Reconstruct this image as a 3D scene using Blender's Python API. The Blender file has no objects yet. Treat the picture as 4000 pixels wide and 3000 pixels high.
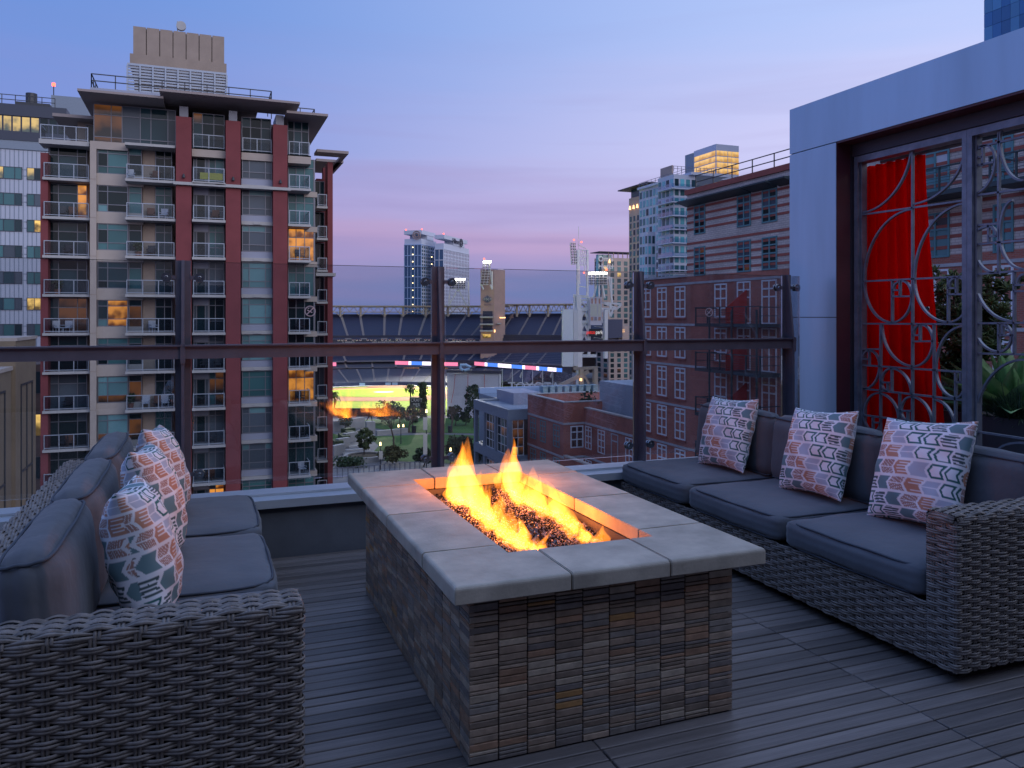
import bpy, bmesh, math, random
import numpy as np
from mathutils import Vector, Matrix
R = math.radians
random.seed(7); rng = np.random.default_rng(7)
C = bpy.context.scene.collection
SC = bpy.context.scene

# ---------------------------------------------------------------- camera, sky, sun, exposure
TH = R(21.25); CT, ST = math.cos(TH), math.sin(TH)
CAMH, FPX, HZ = 1.3, 3111.0, 1240.0          # eye height; focal length and horizon line measured on the photograph
cam = bpy.data.cameras.new('camera'); camo = bpy.data.objects.new('camera', cam); C.objects.link(camo)
camo.location = (0, 0, CAMH); camo.rotation_euler = (R(90), 0, -TH)
cam.lens = 28; cam.sensor_width = 36; cam.shift_y = -(1500 - HZ) / 4000; cam.clip_start = 0.05; cam.clip_end = 6000
SC.camera = camo
SC.view_settings.view_transform = 'Standard'; SC.view_settings.look = 'None'
SC.view_settings.exposure = 0.0; SC.view_settings.gamma = 1.0
SC.render.engine = 'CYCLES'
SC.cycles.use_denoising = True
SC.cycles.max_bounces = 8; SC.cycles.transparent_max_bounces = 24; SC.cycles.glossy_bounces = 4
SC.cycles.diffuse_bounces = 3; SC.cycles.transmission_bounces = 6; SC.cycles.volume_bounces = 0
SC.cycles.caustics_reflective = False; SC.cycles.caustics_refractive = False
SC.cycles.sample_clamp_indirect = 4.0

W = bpy.data.worlds.new('World'); SC.world = W; W.use_nodes = True
wn, wl = W.node_tree.nodes, W.node_tree.links; wn.clear()
def N(t, **k):
    n = wn.new(t)
    for a, b in k.items(): setattr(n, a, b)
    return n
def ramp(nt, stops, interp='EASE'):
    n = nt.nodes.new('ShaderNodeValToRGB'); cr = n.color_ramp; cr.interpolation = interp
    while len(cr.elements) < len(stops): cr.elements.new(0.5)
    for e, (p, c) in zip(cr.elements, stops): e.position = p; e.color = (c[0], c[1], c[2], 1)
    return n
tc = N('ShaderNodeTexCoord'); sep = N('ShaderNodeSeparateXYZ'); wl.new(tc.outputs['Generated'], sep.inputs[0])
mr = N('ShaderNodeMapRange'); wl.new(sep.outputs['Z'], mr.inputs[0])
mr.inputs[1].default_value = -0.02; mr.inputs[2].default_value = 0.6
cn = N('ShaderNodeTexNoise'); cm = N('ShaderNodeMapping'); cm.inputs['Scale'].default_value = (1.6, 1.6, 15)
wl.new(tc.outputs['Generated'], cm.inputs[0]); wl.new(cm.outputs[0], cn.inputs[0]); cn.inputs['Scale'].default_value = 1.8; cn.inputs['Detail'].default_value = 5
cs = N('ShaderNodeMath', operation='MULTIPLY_ADD'); wl.new(cn.outputs['Fac'], cs.inputs[0]); cs.inputs[1].default_value = 0.13; cs.inputs[2].default_value = -0.065
ad = N('ShaderNodeMath', operation='ADD'); wl.new(mr.outputs[0], ad.inputs[0]); wl.new(cs.outputs[0], ad.inputs[1])
def P(z): return (z + 0.02) / 0.62
cool = ramp(W.node_tree, [(0, (.15, .20, .44)), (P(.04), (.18, .24, .50)), (P(.07), (.30, .26, .53)), (P(.10), (.39, .29, .54)), (P(.14), (.31, .29, .60)), (P(.21), (.18, .26, .63)), (P(.36), (.13, .26, .65)), (1, (.22, .37, .80))])
warm = ramp(W.node_tree, [(0, (.17, .23, .47)), (P(.032), (.20, .26, .54)), (P(.06), (.38, .32, .58)), (P(.09), (.50, .36, .60)), (P(.13), (.52, .45, .73)), (P(.2), (.62, .61, .90)), (P(.36), (.46, .57, .92)), (1, (.50, .62, .98))])
glowr = ramp(W.node_tree, [(0, (.46, .44, .60)), (P(.06), (.74, .66, .82)), (P(.16), (.90, .85, 1.02)), (P(.34), (.82, .88, 1.1)), (1, (.58, .70, 1.02))])
wl.new(ad.outputs[0], cool.inputs[0]); wl.new(ad.outputs[0], warm.inputs[0]); wl.new(ad.outputs[0], glowr.inputs[0])
def toward(az, lo, hi):                                   # how far a direction turns towards a compass bearing
    d = N('ShaderNodeVectorMath', operation='DOT_PRODUCT'); wl.new(tc.outputs['Generated'], d.inputs[0]); d.inputs[1].default_value = (math.cos(R(az)), math.sin(R(az)), 0)
    m_ = N('ShaderNodeMapRange', interpolation_type='SMOOTHSTEP'); wl.new(d.outputs['Value'], m_.inputs[0]); m_.inputs[1].default_value = lo; m_.inputs[2].default_value = hi; return m_.outputs[0]
mx0 = N('ShaderNodeMix', data_type='RGBA'); wl.new(toward(-8, -.35, .80), mx0.inputs[0]); wl.new(cool.outputs[0], mx0.inputs[6]); wl.new(warm.outputs[0], mx0.inputs[7])
mx = N('ShaderNodeMix', data_type='RGBA'); wl.new(toward(-62, -.05, .95), mx.inputs[0]); wl.new(mx0.outputs[2], mx.inputs[6]); wl.new(glowr.outputs[0], mx.inputs[7])   # the sun has set behind the camera
sky = N('ShaderNodeTexSky', sky_type='NISHITA', sun_disc=False); sky.sun_elevation = R(0.5); sky.sun_rotation = R(152)
sk = N('ShaderNodeMix', data_type='RGBA', blend_type='ADD'); sk.inputs[0].default_value = 0.02
wl.new(mx.outputs[2], sk.inputs[6]); wl.new(sky.outputs[0], sk.inputs[7])
cl = N('ShaderNodeTexNoise'); cm2 = N('ShaderNodeMapping'); cm2.inputs['Scale'].default_value = (1.3, 1.3, 20); cm2.inputs['Rotation'].default_value = (.05, .03, .4)
wl.new(tc.outputs['Generated'], cm2.inputs[0]); wl.new(cm2.outputs[0], cl.inputs[0]); cl.inputs['Scale'].default_value = 1.5; cl.inputs['Detail'].default_value = 7; cl.inputs['Distortion'].default_value = .4
clr = N('ShaderNodeMapRange'); wl.new(cl.outputs['Fac'], clr.inputs[0]); clr.inputs[1].default_value = .47; clr.inputs[2].default_value = .80; clr.inputs[3].default_value = 0; clr.inputs[4].default_value = .85
low = N('ShaderNodeMapRange'); wl.new(sep.outputs['Z'], low.inputs[0]); low.inputs[1].default_value = .02; low.inputs[2].default_value = .30; low.inputs[3].default_value = 1; low.inputs[4].default_value = .12
cf = N('ShaderNodeMath', operation='MULTIPLY'); wl.new(clr.outputs[0], cf.inputs[0]); wl.new(low.outputs[0], cf.inputs[1])
ck = N('ShaderNodeMix', data_type='RGBA'); wl.new(cf.outputs[0], ck.inputs[0]); wl.new(sk.outputs[2], ck.inputs[6]); ck.inputs[7].default_value = (.30, .25, .49, 1)     # thin cloud streaks
bg = N('ShaderNodeBackground'); bg.inputs[1].default_value = 1.08; wl.new(ck.outputs[2], bg.inputs[0])
wo = N('ShaderNodeOutputWorld'); wl.new(bg.outputs[0], wo.inputs[0])

sun = bpy.data.lights.new('sun', 'SUN'); sun.energy = 0.85; sun.angle = R(40); sun.color = (.95, .90, .96)
suno = bpy.data.objects.new('sun', sun); C.objects.link(suno)
suno.rotation_euler = Vector((-.42, .80, -.38)).to_track_quat('-Z', 'Y').to_euler()

# ---------------------------------------------------------------- helpers
def ray(px, py):
    a, b = (px - 2000) / FPX, (HZ - py) / FPX
    return Vector((a * CT + ST, -a * ST + CT, b))
def at_y(px, py, Y):
    d = ray(px, py); t = Y / d.y; return Vector((d.x * t, Y, CAMH + d.z * t))
def at_x(px, py, X):
    d = ray(px, py); t = X / d.x; return Vector((X, d.y * t, CAMH + d.z * t))
def at_z(px, py, Z):
    d = ray(px, py); t = (Z - CAMH) / d.z; return Vector((d.x * t, d.y * t, Z))
def at_d(px, py, D):
    d = ray(px, py); return Vector((d.x * D, d.y * D, CAMH + d.z * D))
def cw(X, D, z): return Vector((X * CT + D * ST, -X * ST + D * CT, z))     # a frame turned with the ballpark

class MB:
    def __init__(s): s.v = []; s.f = []; s.m = []; s.mi = 0
    def add(s, vs, fs):
        o = len(s.v); s.v += [tuple(v) for v in vs]; s.f += [tuple(i + o for i in f) for f in fs]; s.m += [s.mi] * len(fs)
    def box(s, x0, y0, z0, x1, y1, z1, T=None):
        if x0 > x1: x0, x1 = x1, x0
        if y0 > y1: y0, y1 = y1, y0
        if z0 > z1: z0, z1 = z1, z0
        vs = [Vector(p) for p in ((x0,y0,z0),(x1,y0,z0),(x1,y1,z0),(x0,y1,z0),(x0,y0,z1),(x1,y0,z1),(x1,y1,z1),(x0,y1,z1))]
        if T: vs = [T @ v if isinstance(T, Matrix) else T(v) for v in vs]
        s.add(vs, [(0,3,2,1),(4,5,6,7),(0,1,5,4),(1,2,6,5),(2,3,7,6),(3,0,4,7)]); return s
    def beam(s, a, b, w, h=None, up=(0,0,1)):
        h = h or w; a, b = Vector(a), Vector(b); d = (b - a)
        if d.length < 1e-6: return s
        d.normalize(); u = Vector(up)
        if abs(d.dot(u)) > .99: u = Vector((1,0,0))
        x = d.cross(u).normalized(); z = x.cross(d)
        vs = [p + x * sx * w / 2 + z * sz * h / 2 for p in (a, b) for sx, sz in ((-1,-1),(1,-1),(1,1),(-1,1))]
        s.add(vs, [(3,2,1,0),(4,5,6,7),(0,1,5,4),(1,2,6,5),(2,3,7,6),(3,0,4,7)]); return s
    def tube(s, pts, r, n=6, cap=True):
        pts = [Vector(p) for p in pts]; rs = r if isinstance(r, (list, tuple)) else [r] * len(pts)
        o = len(s.v); prev = None
        for i, p in enumerate(pts):
            d = (pts[min(i+1, len(pts)-1)] - pts[max(i-1, 0)]).normalized()
            u = Vector((0,0,1)) if abs(d.z) < .95 else Vector((1,0,0))
            if prev is not None: u = prev
            x = d.cross(u).normalized(); y = x.cross(d).normalized(); prev = y
            for k in range(n):
                a = 2 * math.pi * k / n; s.v.append(tuple(p + x * math.cos(a) * rs[i] + y * math.sin(a) * rs[i]))
        fs = []
        for i in range(len(pts) - 1):
            for k in range(n):
                a, b = o + i*n + k, o + i*n + (k+1) % n; fs.append((a, b, b + n, a + n))
        if cap: fs += [tuple(o + k for k in range(n))[::-1], tuple(o + (len(pts)-1)*n + k for k in range(n))]
        s.f += fs; s.m += [s.mi] * len(fs); return s
    def prism(s, poly, z0, z1, T=None):
        n = len(poly); vs = [Vector((p[0], p[1], z0)) for p in poly] + [Vector((p[0], p[1], z1)) for p in poly]
        if T: vs = [T @ v if isinstance(T, Matrix) else T(v) for v in vs]
        s.add(vs, [tuple(range(n))[::-1], tuple(range(n, 2*n))] + [(i, (i+1) % n, n + (i+1) % n, n + i) for i in range(n)]); return s
    def cyl(s, c, r, h, n=12, axis='z', r2=None):
        r2 = r if r2 is None else r2; c = Vector(c)
        ax = {'z': (0,1,2), 'x': (1,2,0), 'y': (2,0,1)}[axis]
        vs = []
        for k, rr in ((0, r), (h, r2)):
            for i in range(n):
                a = 2 * math.pi * i / n; p = [0,0,0]; p[ax[0]] = rr * math.cos(a); p[ax[1]] = rr * math.sin(a); p[ax[2]] = k
                vs.append(c + Vector(p))
        s.add(vs, [tuple(range(n))[::-1], tuple(range(n, 2*n))] + [(i, (i+1) % n, n + (i+1) % n, n + i) for i in range(n)]); return s
    def quad(s, a, b, c, d): s.add([a, b, c, d], [(0,1,2,3)]); return s
    def mesh(s, name, mats):
        me = bpy.data.meshes.new(name); me.from_pydata(s.v, [], s.f)
        for m in (mats if isinstance(mats, (list, tuple)) else [mats]): me.materials.append(MAT[m] if isinstance(m, str) else m)
        if any(s.m): me.polygons.foreach_set('material_index', s.m)
        me.update(); return me
    def build(s, name, mats, parent=None, smooth=False, **k):
        me = s.mesh(name, mats)
        if smooth: me.polygons.foreach_set('use_smooth', [True] * len(me.polygons))
        return obj(name, me, parent, **k)

def obj(name, me, parent=None, loc=None, rz=0, kind=None, label=None, cat=None, group=None):
    o = bpy.data.objects.new(name, me); C.objects.link(o)
    if loc is not None: o.location = loc
    if rz: o.rotation_euler = (0, 0, rz)
    if parent is not None:
        o.parent = parent; top = parent; M = Matrix.Identity(4)
        chain = []
        while top is not None: chain.append(top); top = top.parent
        M = Matrix.Identity(4)
        for p in reversed(chain): M = M @ p.matrix_parent_inverse @ p.matrix_basis
        o.matrix_parent_inverse = M.inverted()          # meshes are written in world coordinates
    if kind: o['kind'] = kind
    if label: o['label'] = label
    if cat: o['category'] = cat
    if group: o['group'] = group
    return o
def thing(name, label, cat, loc=(0,0,0), group=None):
    return obj(name, None, None, loc=loc, label=label, cat=cat, group=group)
def mesh_np(name, v, q, mats, smooth=True):
    me = bpy.data.meshes.new(name); v = np.asarray(v, np.float32); q = np.asarray(q, np.int32)
    me.vertices.add(len(v)); me.vertices.foreach_set('co', v.ravel())
    me.loops.add(q.size); me.loops.foreach_set('vertex_index', q.ravel())
    me.polygons.add(len(q)); me.polygons.foreach_set('loop_start', np.arange(0, q.size, q.shape[1], dtype=np.int32))
    me.polygons.foreach_set('loop_total', np.full(len(q), q.shape[1], np.int32))
    if smooth: me.polygons.foreach_set('use_smooth', np.ones(len(q), bool))
    for m in (mats if isinstance(mats, (list, tuple)) else [mats]): me.materials.append(MAT[m])
    me.update(calc_edges=True); return me

# ---------------------------------------------------------------- materials
MAT = {}
def mat(name, col, rough=.6, metal=0, var=0, vscale=4.0, bump=0, bscale=60, pvar=0, emit=None, es=1, spec=.5, col2=None, stretch=None, coords='Object', detail=4, alpha=None, trans=0, sheen=0):
    m = bpy.data.materials.new(name); m.use_nodes = True; nt = m.node_tree; b = nt.nodes['Principled BSDF']; L = nt.links
    b.inputs['Base Color'].default_value = (*col, 1); b.inputs['Roughness'].default_value = rough; b.inputs['Metallic'].default_value = metal
    b.inputs['Specular IOR Level'].default_value = spec
    if trans: b.inputs['Transmission Weight'].default_value = trans
    if sheen: b.inputs['Sheen Weight'].default_value = sheen
    if alpha is not None: b.inputs['Alpha'].default_value = alpha
    co = None
    if var or bump or col2:
        t = nt.nodes.new('ShaderNodeTexCoord'); co = t.outputs[coords]
        if coords == 'Object' and False: pass
        if stretch:
            mp = nt.nodes.new('ShaderNodeMapping'); mp.inputs['Scale'].default_value = stretch; L.new(co, mp.inputs[0]); co = mp.outputs[0]
        if pvar:
            oi = nt.nodes.new('ShaderNodeObjectInfo'); va = nt.nodes.new('ShaderNodeVectorMath'); va.operation = 'ADD'
            ml = nt.nodes.new('ShaderNodeMath'); ml.operation = 'MULTIPLY'; ml.inputs[1].default_value = 37.0
            L.new(oi.outputs['Random'], ml.inputs[0]); L.new(co, va.inputs[0]); L.new(ml.outputs[0], va.inputs[1]); co = va.outputs[0]
    cur = None
    if var or col2:
        n = nt.nodes.new('ShaderNodeTexNoise'); n.inputs['Scale'].default_value = vscale; n.inputs['Detail'].default_value = detail; n.inputs['Roughness'].default_value = .6
        L.new(co, n.inputs[0])
        c2 = col2 or tuple(min(1, c * (1 + var)) for c in col); c1 = col if col2 else tuple(c * (1 - var) for c in col)
        r = ramp(nt, [(.32, c1), (.68, c2)], 'LINEAR'); L.new(n.outputs['Fac'], r.inputs[0]); cur = r.outputs[0]
    if pvar:
        oi = nt.nodes.new('ShaderNodeObjectInfo'); mrn = nt.nodes.new('ShaderNodeMapRange'); L.new(oi.outputs['Random'], mrn.inputs[0])
        mrn.inputs[3].default_value = 1 - pvar; mrn.inputs[4].default_value = 1 + pvar
        mm = nt.nodes.new('ShaderNodeVectorMath'); mm.operation = 'SCALE'
        if cur is not None: L.new(cur, mm.inputs[0])
        else: mm.inputs[0].default_value = col
        L.new(mrn.outputs[0], mm.inputs['Scale']); cur = mm.outputs[0]
    if cur is not None: L.new(cur, b.inputs['Base Color'])
    if bump:
        n = nt.nodes.new('ShaderNodeTexNoise'); n.inputs['Scale'].default_value = bscale; n.inputs['Detail'].default_value = 3; L.new(co, n.inputs[0])
        bp = nt.nodes.new('ShaderNodeBump'); bp.inputs['Strength'].default_value = bump; bp.inputs['Distance'].default_value = .01
        L.new(n.outputs['Fac'], bp.inputs['Height']); L.new(bp.outputs[0], b.inputs['Normal'])
    if emit: b.inputs['Emission Color'].default_value = (*emit, 1); b.inputs['Emission Strength'].default_value = es
    MAT[name] = m; return m
def glow(name, col, s):
    m = bpy.data.materials.new(name); m.use_nodes = True; nt = m.node_tree; nt.nodes.clear()
    e = nt.nodes.new('ShaderNodeEmission'); e.inputs[0].default_value = (*col, 1); e.inputs[1].default_value = s
    o = nt.nodes.new('ShaderNodeOutputMaterial'); nt.links.new(e.outputs[0], o.inputs[0]); MAT[name] = m
def lit(name, c1, c2, s, scale=1.2):          # a lit room behind glass
    m = bpy.data.materials.new(name); m.use_nodes = True; nt = m.node_tree; L = nt.links; b = nt.nodes['Principled BSDF']
    t = nt.nodes.new('ShaderNodeTexCoord'); oi = nt.nodes.new('ShaderNodeObjectInfo')
    va = nt.nodes.new('ShaderNodeVectorMath'); va.operation = 'ADD'; L.new(t.outputs['Object'], va.inputs[0]); L.new(oi.outputs['Location'], va.inputs[1])
    n = nt.nodes.new('ShaderNodeTexNoise'); n.inputs['Scale'].default_value = scale; n.inputs['Detail'].default_value = 2; L.new(va.outputs[0], n.inputs[0])
    sz = nt.nodes.new('ShaderNodeSeparateXYZ'); L.new(t.outputs['Generated'], sz.inputs[0])
    ha = nt.nodes.new('ShaderNodeMath'); ha.operation = 'MULTIPLY_ADD'; L.new(sz.outputs[2], ha.inputs[0]); ha.inputs[1].default_value = .42; ha.inputs[2].default_value = -.16
    hb_ = nt.nodes.new('ShaderNodeMath'); hb_.operation = 'ADD'; L.new(n.outputs['Fac'], hb_.inputs[0]); L.new(ha.outputs[0], hb_.inputs[1])
    r = ramp(nt, [(.30, c1), (.80, c2)], 'EASE'); L.new(hb_.outputs[0], r.inputs[0])
    b.inputs['Base Color'].default_value = (.02, .02, .02, 1); b.inputs['Roughness'].default_value = .1
    L.new(r.outputs[0], b.inputs['Emission Color']); b.inputs['Emission Strength'].default_value = s; MAT[name] = m
def pane_glass(name, tint, refl=1.0):            # clear sheet: transparent plus its mirror reflection
    m = bpy.data.materials.new(name); m.use_nodes = True; nt = m.node_tree; nt.nodes.clear(); L = nt.links
    f = nt.nodes.new('ShaderNodeFresnel'); f.inputs[0].default_value = 1.5
    ml = nt.nodes.new('ShaderNodeMath'); ml.operation = 'MULTIPLY'; ml.inputs[1].default_value = refl; L.new(f.outputs[0], ml.inputs[0])
    tr = nt.nodes.new('ShaderNodeBsdfTransparent'); tr.inputs[0].default_value = (*tint, 1)
    g = nt.nodes.new('ShaderNodeBsdfGlossy'); g.inputs['Roughness'].default_value = .0
    mx = nt.nodes.new('ShaderNodeMixShader'); L.new(ml.outputs[0], mx.inputs[0]); L.new(tr.outputs[0], mx.inputs[1]); L.new(g.outputs[0], mx.inputs[2])
    o = nt.nodes.new('ShaderNodeOutputMaterial'); L.new(mx.outputs[0], o.inputs[0]); MAT[name] = m
def brick(name, c1, c2, mortar, bw, bh, stripes=None):
    m = bpy.data.materials.new(name); m.use_nodes = True; nt = m.node_tree; L = nt.links; b = nt.nodes['Principled BSDF']
    t = nt.nodes.new('ShaderNodeTexCoord'); s = nt.nodes.new('ShaderNodeSeparateXYZ'); L.new(t.outputs['Object'], s.inputs[0])
    a = nt.nodes.new('ShaderNodeMath'); a.operation = 'ADD'; L.new(s.outputs[0], a.inputs[0]); L.new(s.outputs[1], a.inputs[1])
    cb = nt.nodes.new('ShaderNodeCombineXYZ'); L.new(a.outputs[0], cb.inputs[0]); L.new(s.outputs[2], cb.inputs[1])
    k = nt.nodes.new('ShaderNodeTexBrick'); L.new(cb.outputs[0], k.inputs[0]); k.inputs['Scale'].default_value = 1
    k.inputs['Color1'].default_value = (*c1, 1); k.inputs['Color2'].default_value = (*c2, 1); k.inputs['Mortar'].default_value = (*mortar, 1)
    k.inputs['Brick Width'].default_value = bw; k.inputs['Row Height'].default_value = bh; k.inputs['Mortar Size'].default_value = bh * .10
    n = nt.nodes.new('ShaderNodeTexNoise'); n.inputs['Scale'].default_value = .35; n.inputs['Detail'].default_value = 5; L.new(t.outputs['Object'], n.inputs[0])
    r = ramp(nt, [(.3, (.72, .72, .72)), (.7, (1.15, 1.15, 1.15))], 'LINEAR'); L.new(n.outputs['Fac'], r.inputs[0])
    mx = nt.nodes.new('ShaderNodeMix'); mx.data_type = 'RGBA'; mx.blend_type = 'MULTIPLY'; mx.inputs[0].default_value = 1
    L.new(k.outputs[0], mx.inputs[6]); L.new(r.outputs[0], mx.inputs[7]); L.new(mx.outputs[2], b.inputs['Base Color'])
    b.inputs['Roughness'].default_value = .85; MAT[name] = m

mat('board', (.175, .153, .142), .40, var=.20, vscale=5, stretch=(.5, 9, 9), bump=.2, bscale=22, pvar=.36, spec=.5)
mat('deck_bed', (.004, .004, .004), 1, spec=0)
mat('coping_metal', (.52, .58, .64), .38, metal=.4, var=.06, vscale=3)
mat('parapet', (.10, .115, .14), .75, var=.12, vscale=5, bump=.1)
mat('rail_metal', (.125, .125, .165), .45, metal=.35, var=.12, vscale=10)
mat('steel', (.55, .56, .58), .2, metal=1)
mat('rubber', (.012, .012, .014), .5)
pane_glass('rail_glass', (.92, .935, .95), 1.7); pane_glass('balcony_glass', (.80, .86, .91), .45)
mat('frost', (.62, .60, .68), .7, alpha=.55)
mat('concrete', (.46, .405, .325), .60, var=.26, vscale=6, bump=.12, bscale=120, pvar=.05, detail=7)
mat('pan', (.11, .10, .095), .7, var=.2)
mat('grout', (.055, .046, .040), .95)
for i, c in enumerate([(.33, .24, .175), (.24, .18, .135), (.41, .305, .225), (.28, .24, .205), (.36, .215, .135), (.21, .175, .155), (.45, .36, .27), (.42, .225, .085)]):
    mat('slate%d' % i, c, .58, var=.24, vscale=22, bump=.3, bscale=50, pvar=.14, detail=6)
mat('glass_dark', (.015, .013, .014), .06, spec=.9, pvar=0)
mat('glass_pale', (.46, .39, .39), .12, spec=.9)
mat('wicker', (.195, .168, .150), .40, var=.40, vscale=30, bump=.15, bscale=200, spec=.5)
mat('wicker_core', (.012, .011, .012), .9)
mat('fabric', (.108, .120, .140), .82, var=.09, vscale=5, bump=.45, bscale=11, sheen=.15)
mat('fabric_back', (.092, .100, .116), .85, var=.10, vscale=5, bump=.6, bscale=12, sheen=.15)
mat('piping', (.060, .070, .090), .8)
mat('white_metal', (.43, .59, .74), .40, metal=.5, var=.10, vscale=2.2, stretch=(1, 1, .16), bump=.05, bscale=40)
mat('maroon', (.085, .024, .034), .5, var=.15)
mat('dark_frame', (.06, .055, .07), .5, metal=.3)
mat('iron', (.20, .225, .28), .42, metal=.4, var=.2, vscale=14)
cm_ = bpy.data.materials.new('curtain'); cm_.use_nodes = True; nt = cm_.node_tree; nt.nodes.clear()      # sheer red cloth: daylight comes through it
d_ = nt.nodes.new('ShaderNodeBsdfDiffuse'); d_.inputs[0].default_value = (.80, .010, .010, 1); t_ = nt.nodes.new('ShaderNodeBsdfTranslucent'); t_.inputs[0].default_value = (.95, .015, .012, 1)
x_ = nt.nodes.new('ShaderNodeMixShader'); x_.inputs[0].default_value = .55; nt.links.new(d_.outputs[0], x_.inputs[1]); nt.links.new(t_.outputs[0], x_.inputs[2])
o_ = nt.nodes.new('ShaderNodeOutputMaterial'); nt.links.new(x_.outputs[0], o_.inputs[0]); MAT['curtain'] = cm_
mat('planter', (.07, .08, .095), .7, var=.1)
mat('soil', (.03, .022, .016), .95)
mat('jade_leaf', (.09, .135, .05), .45, pvar=0, var=.35, vscale=5)
mat('agave_leaf', (.19, .38, .16), .42, var=.3, vscale=4)
mat('bark', (.07, .05, .04), .9, var=.3)
mat('grass_plant', (.05, .10, .06), .6)
# printed cotton: colour comes from the print stored on the mesh
m = bpy.data.materials.new('print'); m.use_nodes = True; b = m.node_tree.nodes['Principled BSDF']
a_ = m.node_tree.nodes.new('ShaderNodeAttribute'); a_.attribute_name = 'print'; m.node_tree.links.new(a_.outputs['Color'], b.inputs['Base Color'])
b.inputs['Roughness'].default_value = .8; MAT['print'] = m

# ================================================================ TERRACE: deck
PW = .0585; Y1 = 4.478
deck = obj('deck', None, kind='structure')
MB().box(-6, -4, -.20, 6.2, Y1, -.028).build('deck_base', 'deck_bed', deck)
cols = [-1.06, .03, 1.12, 2.206, 3.29, 4.42]
brd = {}
def board_mesh(L, gap):
    k = (round(L, 2), gap)
    if k not in brd:
        bm = bmesh.new(); bmesh.ops.create_cube(bm, size=1)
        for v in bm.verts: v.co = Vector((v.co.x * (L - .006), v.co.y * (PW - gap), v.co.z * .024))
        bmesh.ops.bevel(bm, geom=[e for e in bm.edges if all(v.co.z > 0 for v in e.verts)], offset=.0022, segments=1, affect='EDGES')
        me = bpy.data.meshes.new('board'); bm.to_mesh(me); bm.free(); me.materials.append(MAT['board']); brd[k] = me
    return brd[k]
rows = int((Y1 - 1.32) / PW)
mbx = MB()
for i in range(130):
    y = Y1 - (i + .5) * PW
    for j in range(5):
        x0, x1 = cols[j], cols[j+1]; gap = (.0055, .0068, .0090, .0072)[(i * 7 + j * 3) % 4]
        if i < rows:
            obj('board', board_mesh(x1 - x0, gap), deck, loc=((x0+x1)/2, y + random.uniform(-.0008, .0008), -.012 + random.uniform(-.0012, .0008)))
        else: mbx.box(x0 + .003, y - PW/2 + .0036, -.024, x1 - .003, y + PW/2 - .0036, 0)
    mbx.box(-5.9, y - PW/2 + .0025, -.024, cols[0] - .003, y + PW/2 - .0025, 0)
    mbx.box(cols[-1] + .003, y - PW/2 + .0025, -.024, 6.1, y + PW/2 - .0025, 0)
o = mbx.build('far_boards', 'board', deck); o['kind'] = 'stuff'

# ---------------------------------------------------------------- parapet with two-step metal coping
pt = thing('parapet', 'low dark grey parapet wall with pale metal coping behind the fire table', 'wall', (1.4, 4.6, 0))
MB().box(-6, Y1, -.6, 4.25, 4.70, .285).build('wall', 'parapet', pt)
cp = MB()
cp.prism([(-6, 4.435), (4.25, 4.435), (4.25, 4.56), (-6, 4.56)], .278, .322)
cp.box(-6, 4.561, .287, 4.25, 4.715, .330)
cp.build('coping', 'coping_metal', pt)
MB().box(-6, 4.555, .323, 4.25, 4.5605, .3335).build('coping_step', 'coping_metal', pt)

# ---------------------------------------------------------------- glass railing
rail = thing('glass_railing', 'glass balustrade with dark steel posts and flat mid rail above the parapet', 'railing', (1.4, 4.75, 0))
PX = [-1.565, -.099, 1.362, 2.785, 4.035]
YF, YN, ZT = 4.775, 4.685, 1.615
for i, x in enumerate(PX):
    b = MB()
    b.box(x - .040, YF - .012, -.5, x + .040, YF + .004, ZT)                                   # flange
    b.prism([(YF - .012, -.5), (YN, -.5), (YN, 1.12), (YF - .035, ZT), (YF - .012, ZT)], -.008, .008, T=lambda v, x=x: Vector((x + v.z, v.x, v.y)))
    b.prism([(YN - .010, 1.05), (YN - .010, 1.155), (YN + .03, 1.155), (YN + .03, 1.05)], -.0125, .0125, T=lambda v, x=x: Vector((x + v.z, v.x, v.y)))
    po = b.build('post', 'rail_metal', rail)
    for zc in (1.52, .43):
        for s in (-1, 1):
            c = MB(); c.box(x + s * .036, YF - .020, zc - .011, x + s * .085, YF - .013, zc + .011); c.build('clamp_arm', 'rail_metal', po)
            c = MB(); c.cyl((x + s * .085, YF - .026, zc), .026, .006, 20, 'y'); c.cyl((x + s * .085, YF - .006, zc), .026, .008, 20, 'y'); c.cyl((x + s * .085, YF - .032, zc), .026, .003, 20, 'y'); c.cyl((x + s * .085, YF - .036, zc), .008, .004, 12, 'y', .010); c.build('clamp_disc', 'steel', po)
    for s in (-1, 1):
        c = MB(); c.cyl((x + s * .03, YN + .012, 1.128), .007, .012, 8, 'z'); c.build('bolt', 'steel', po)
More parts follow.
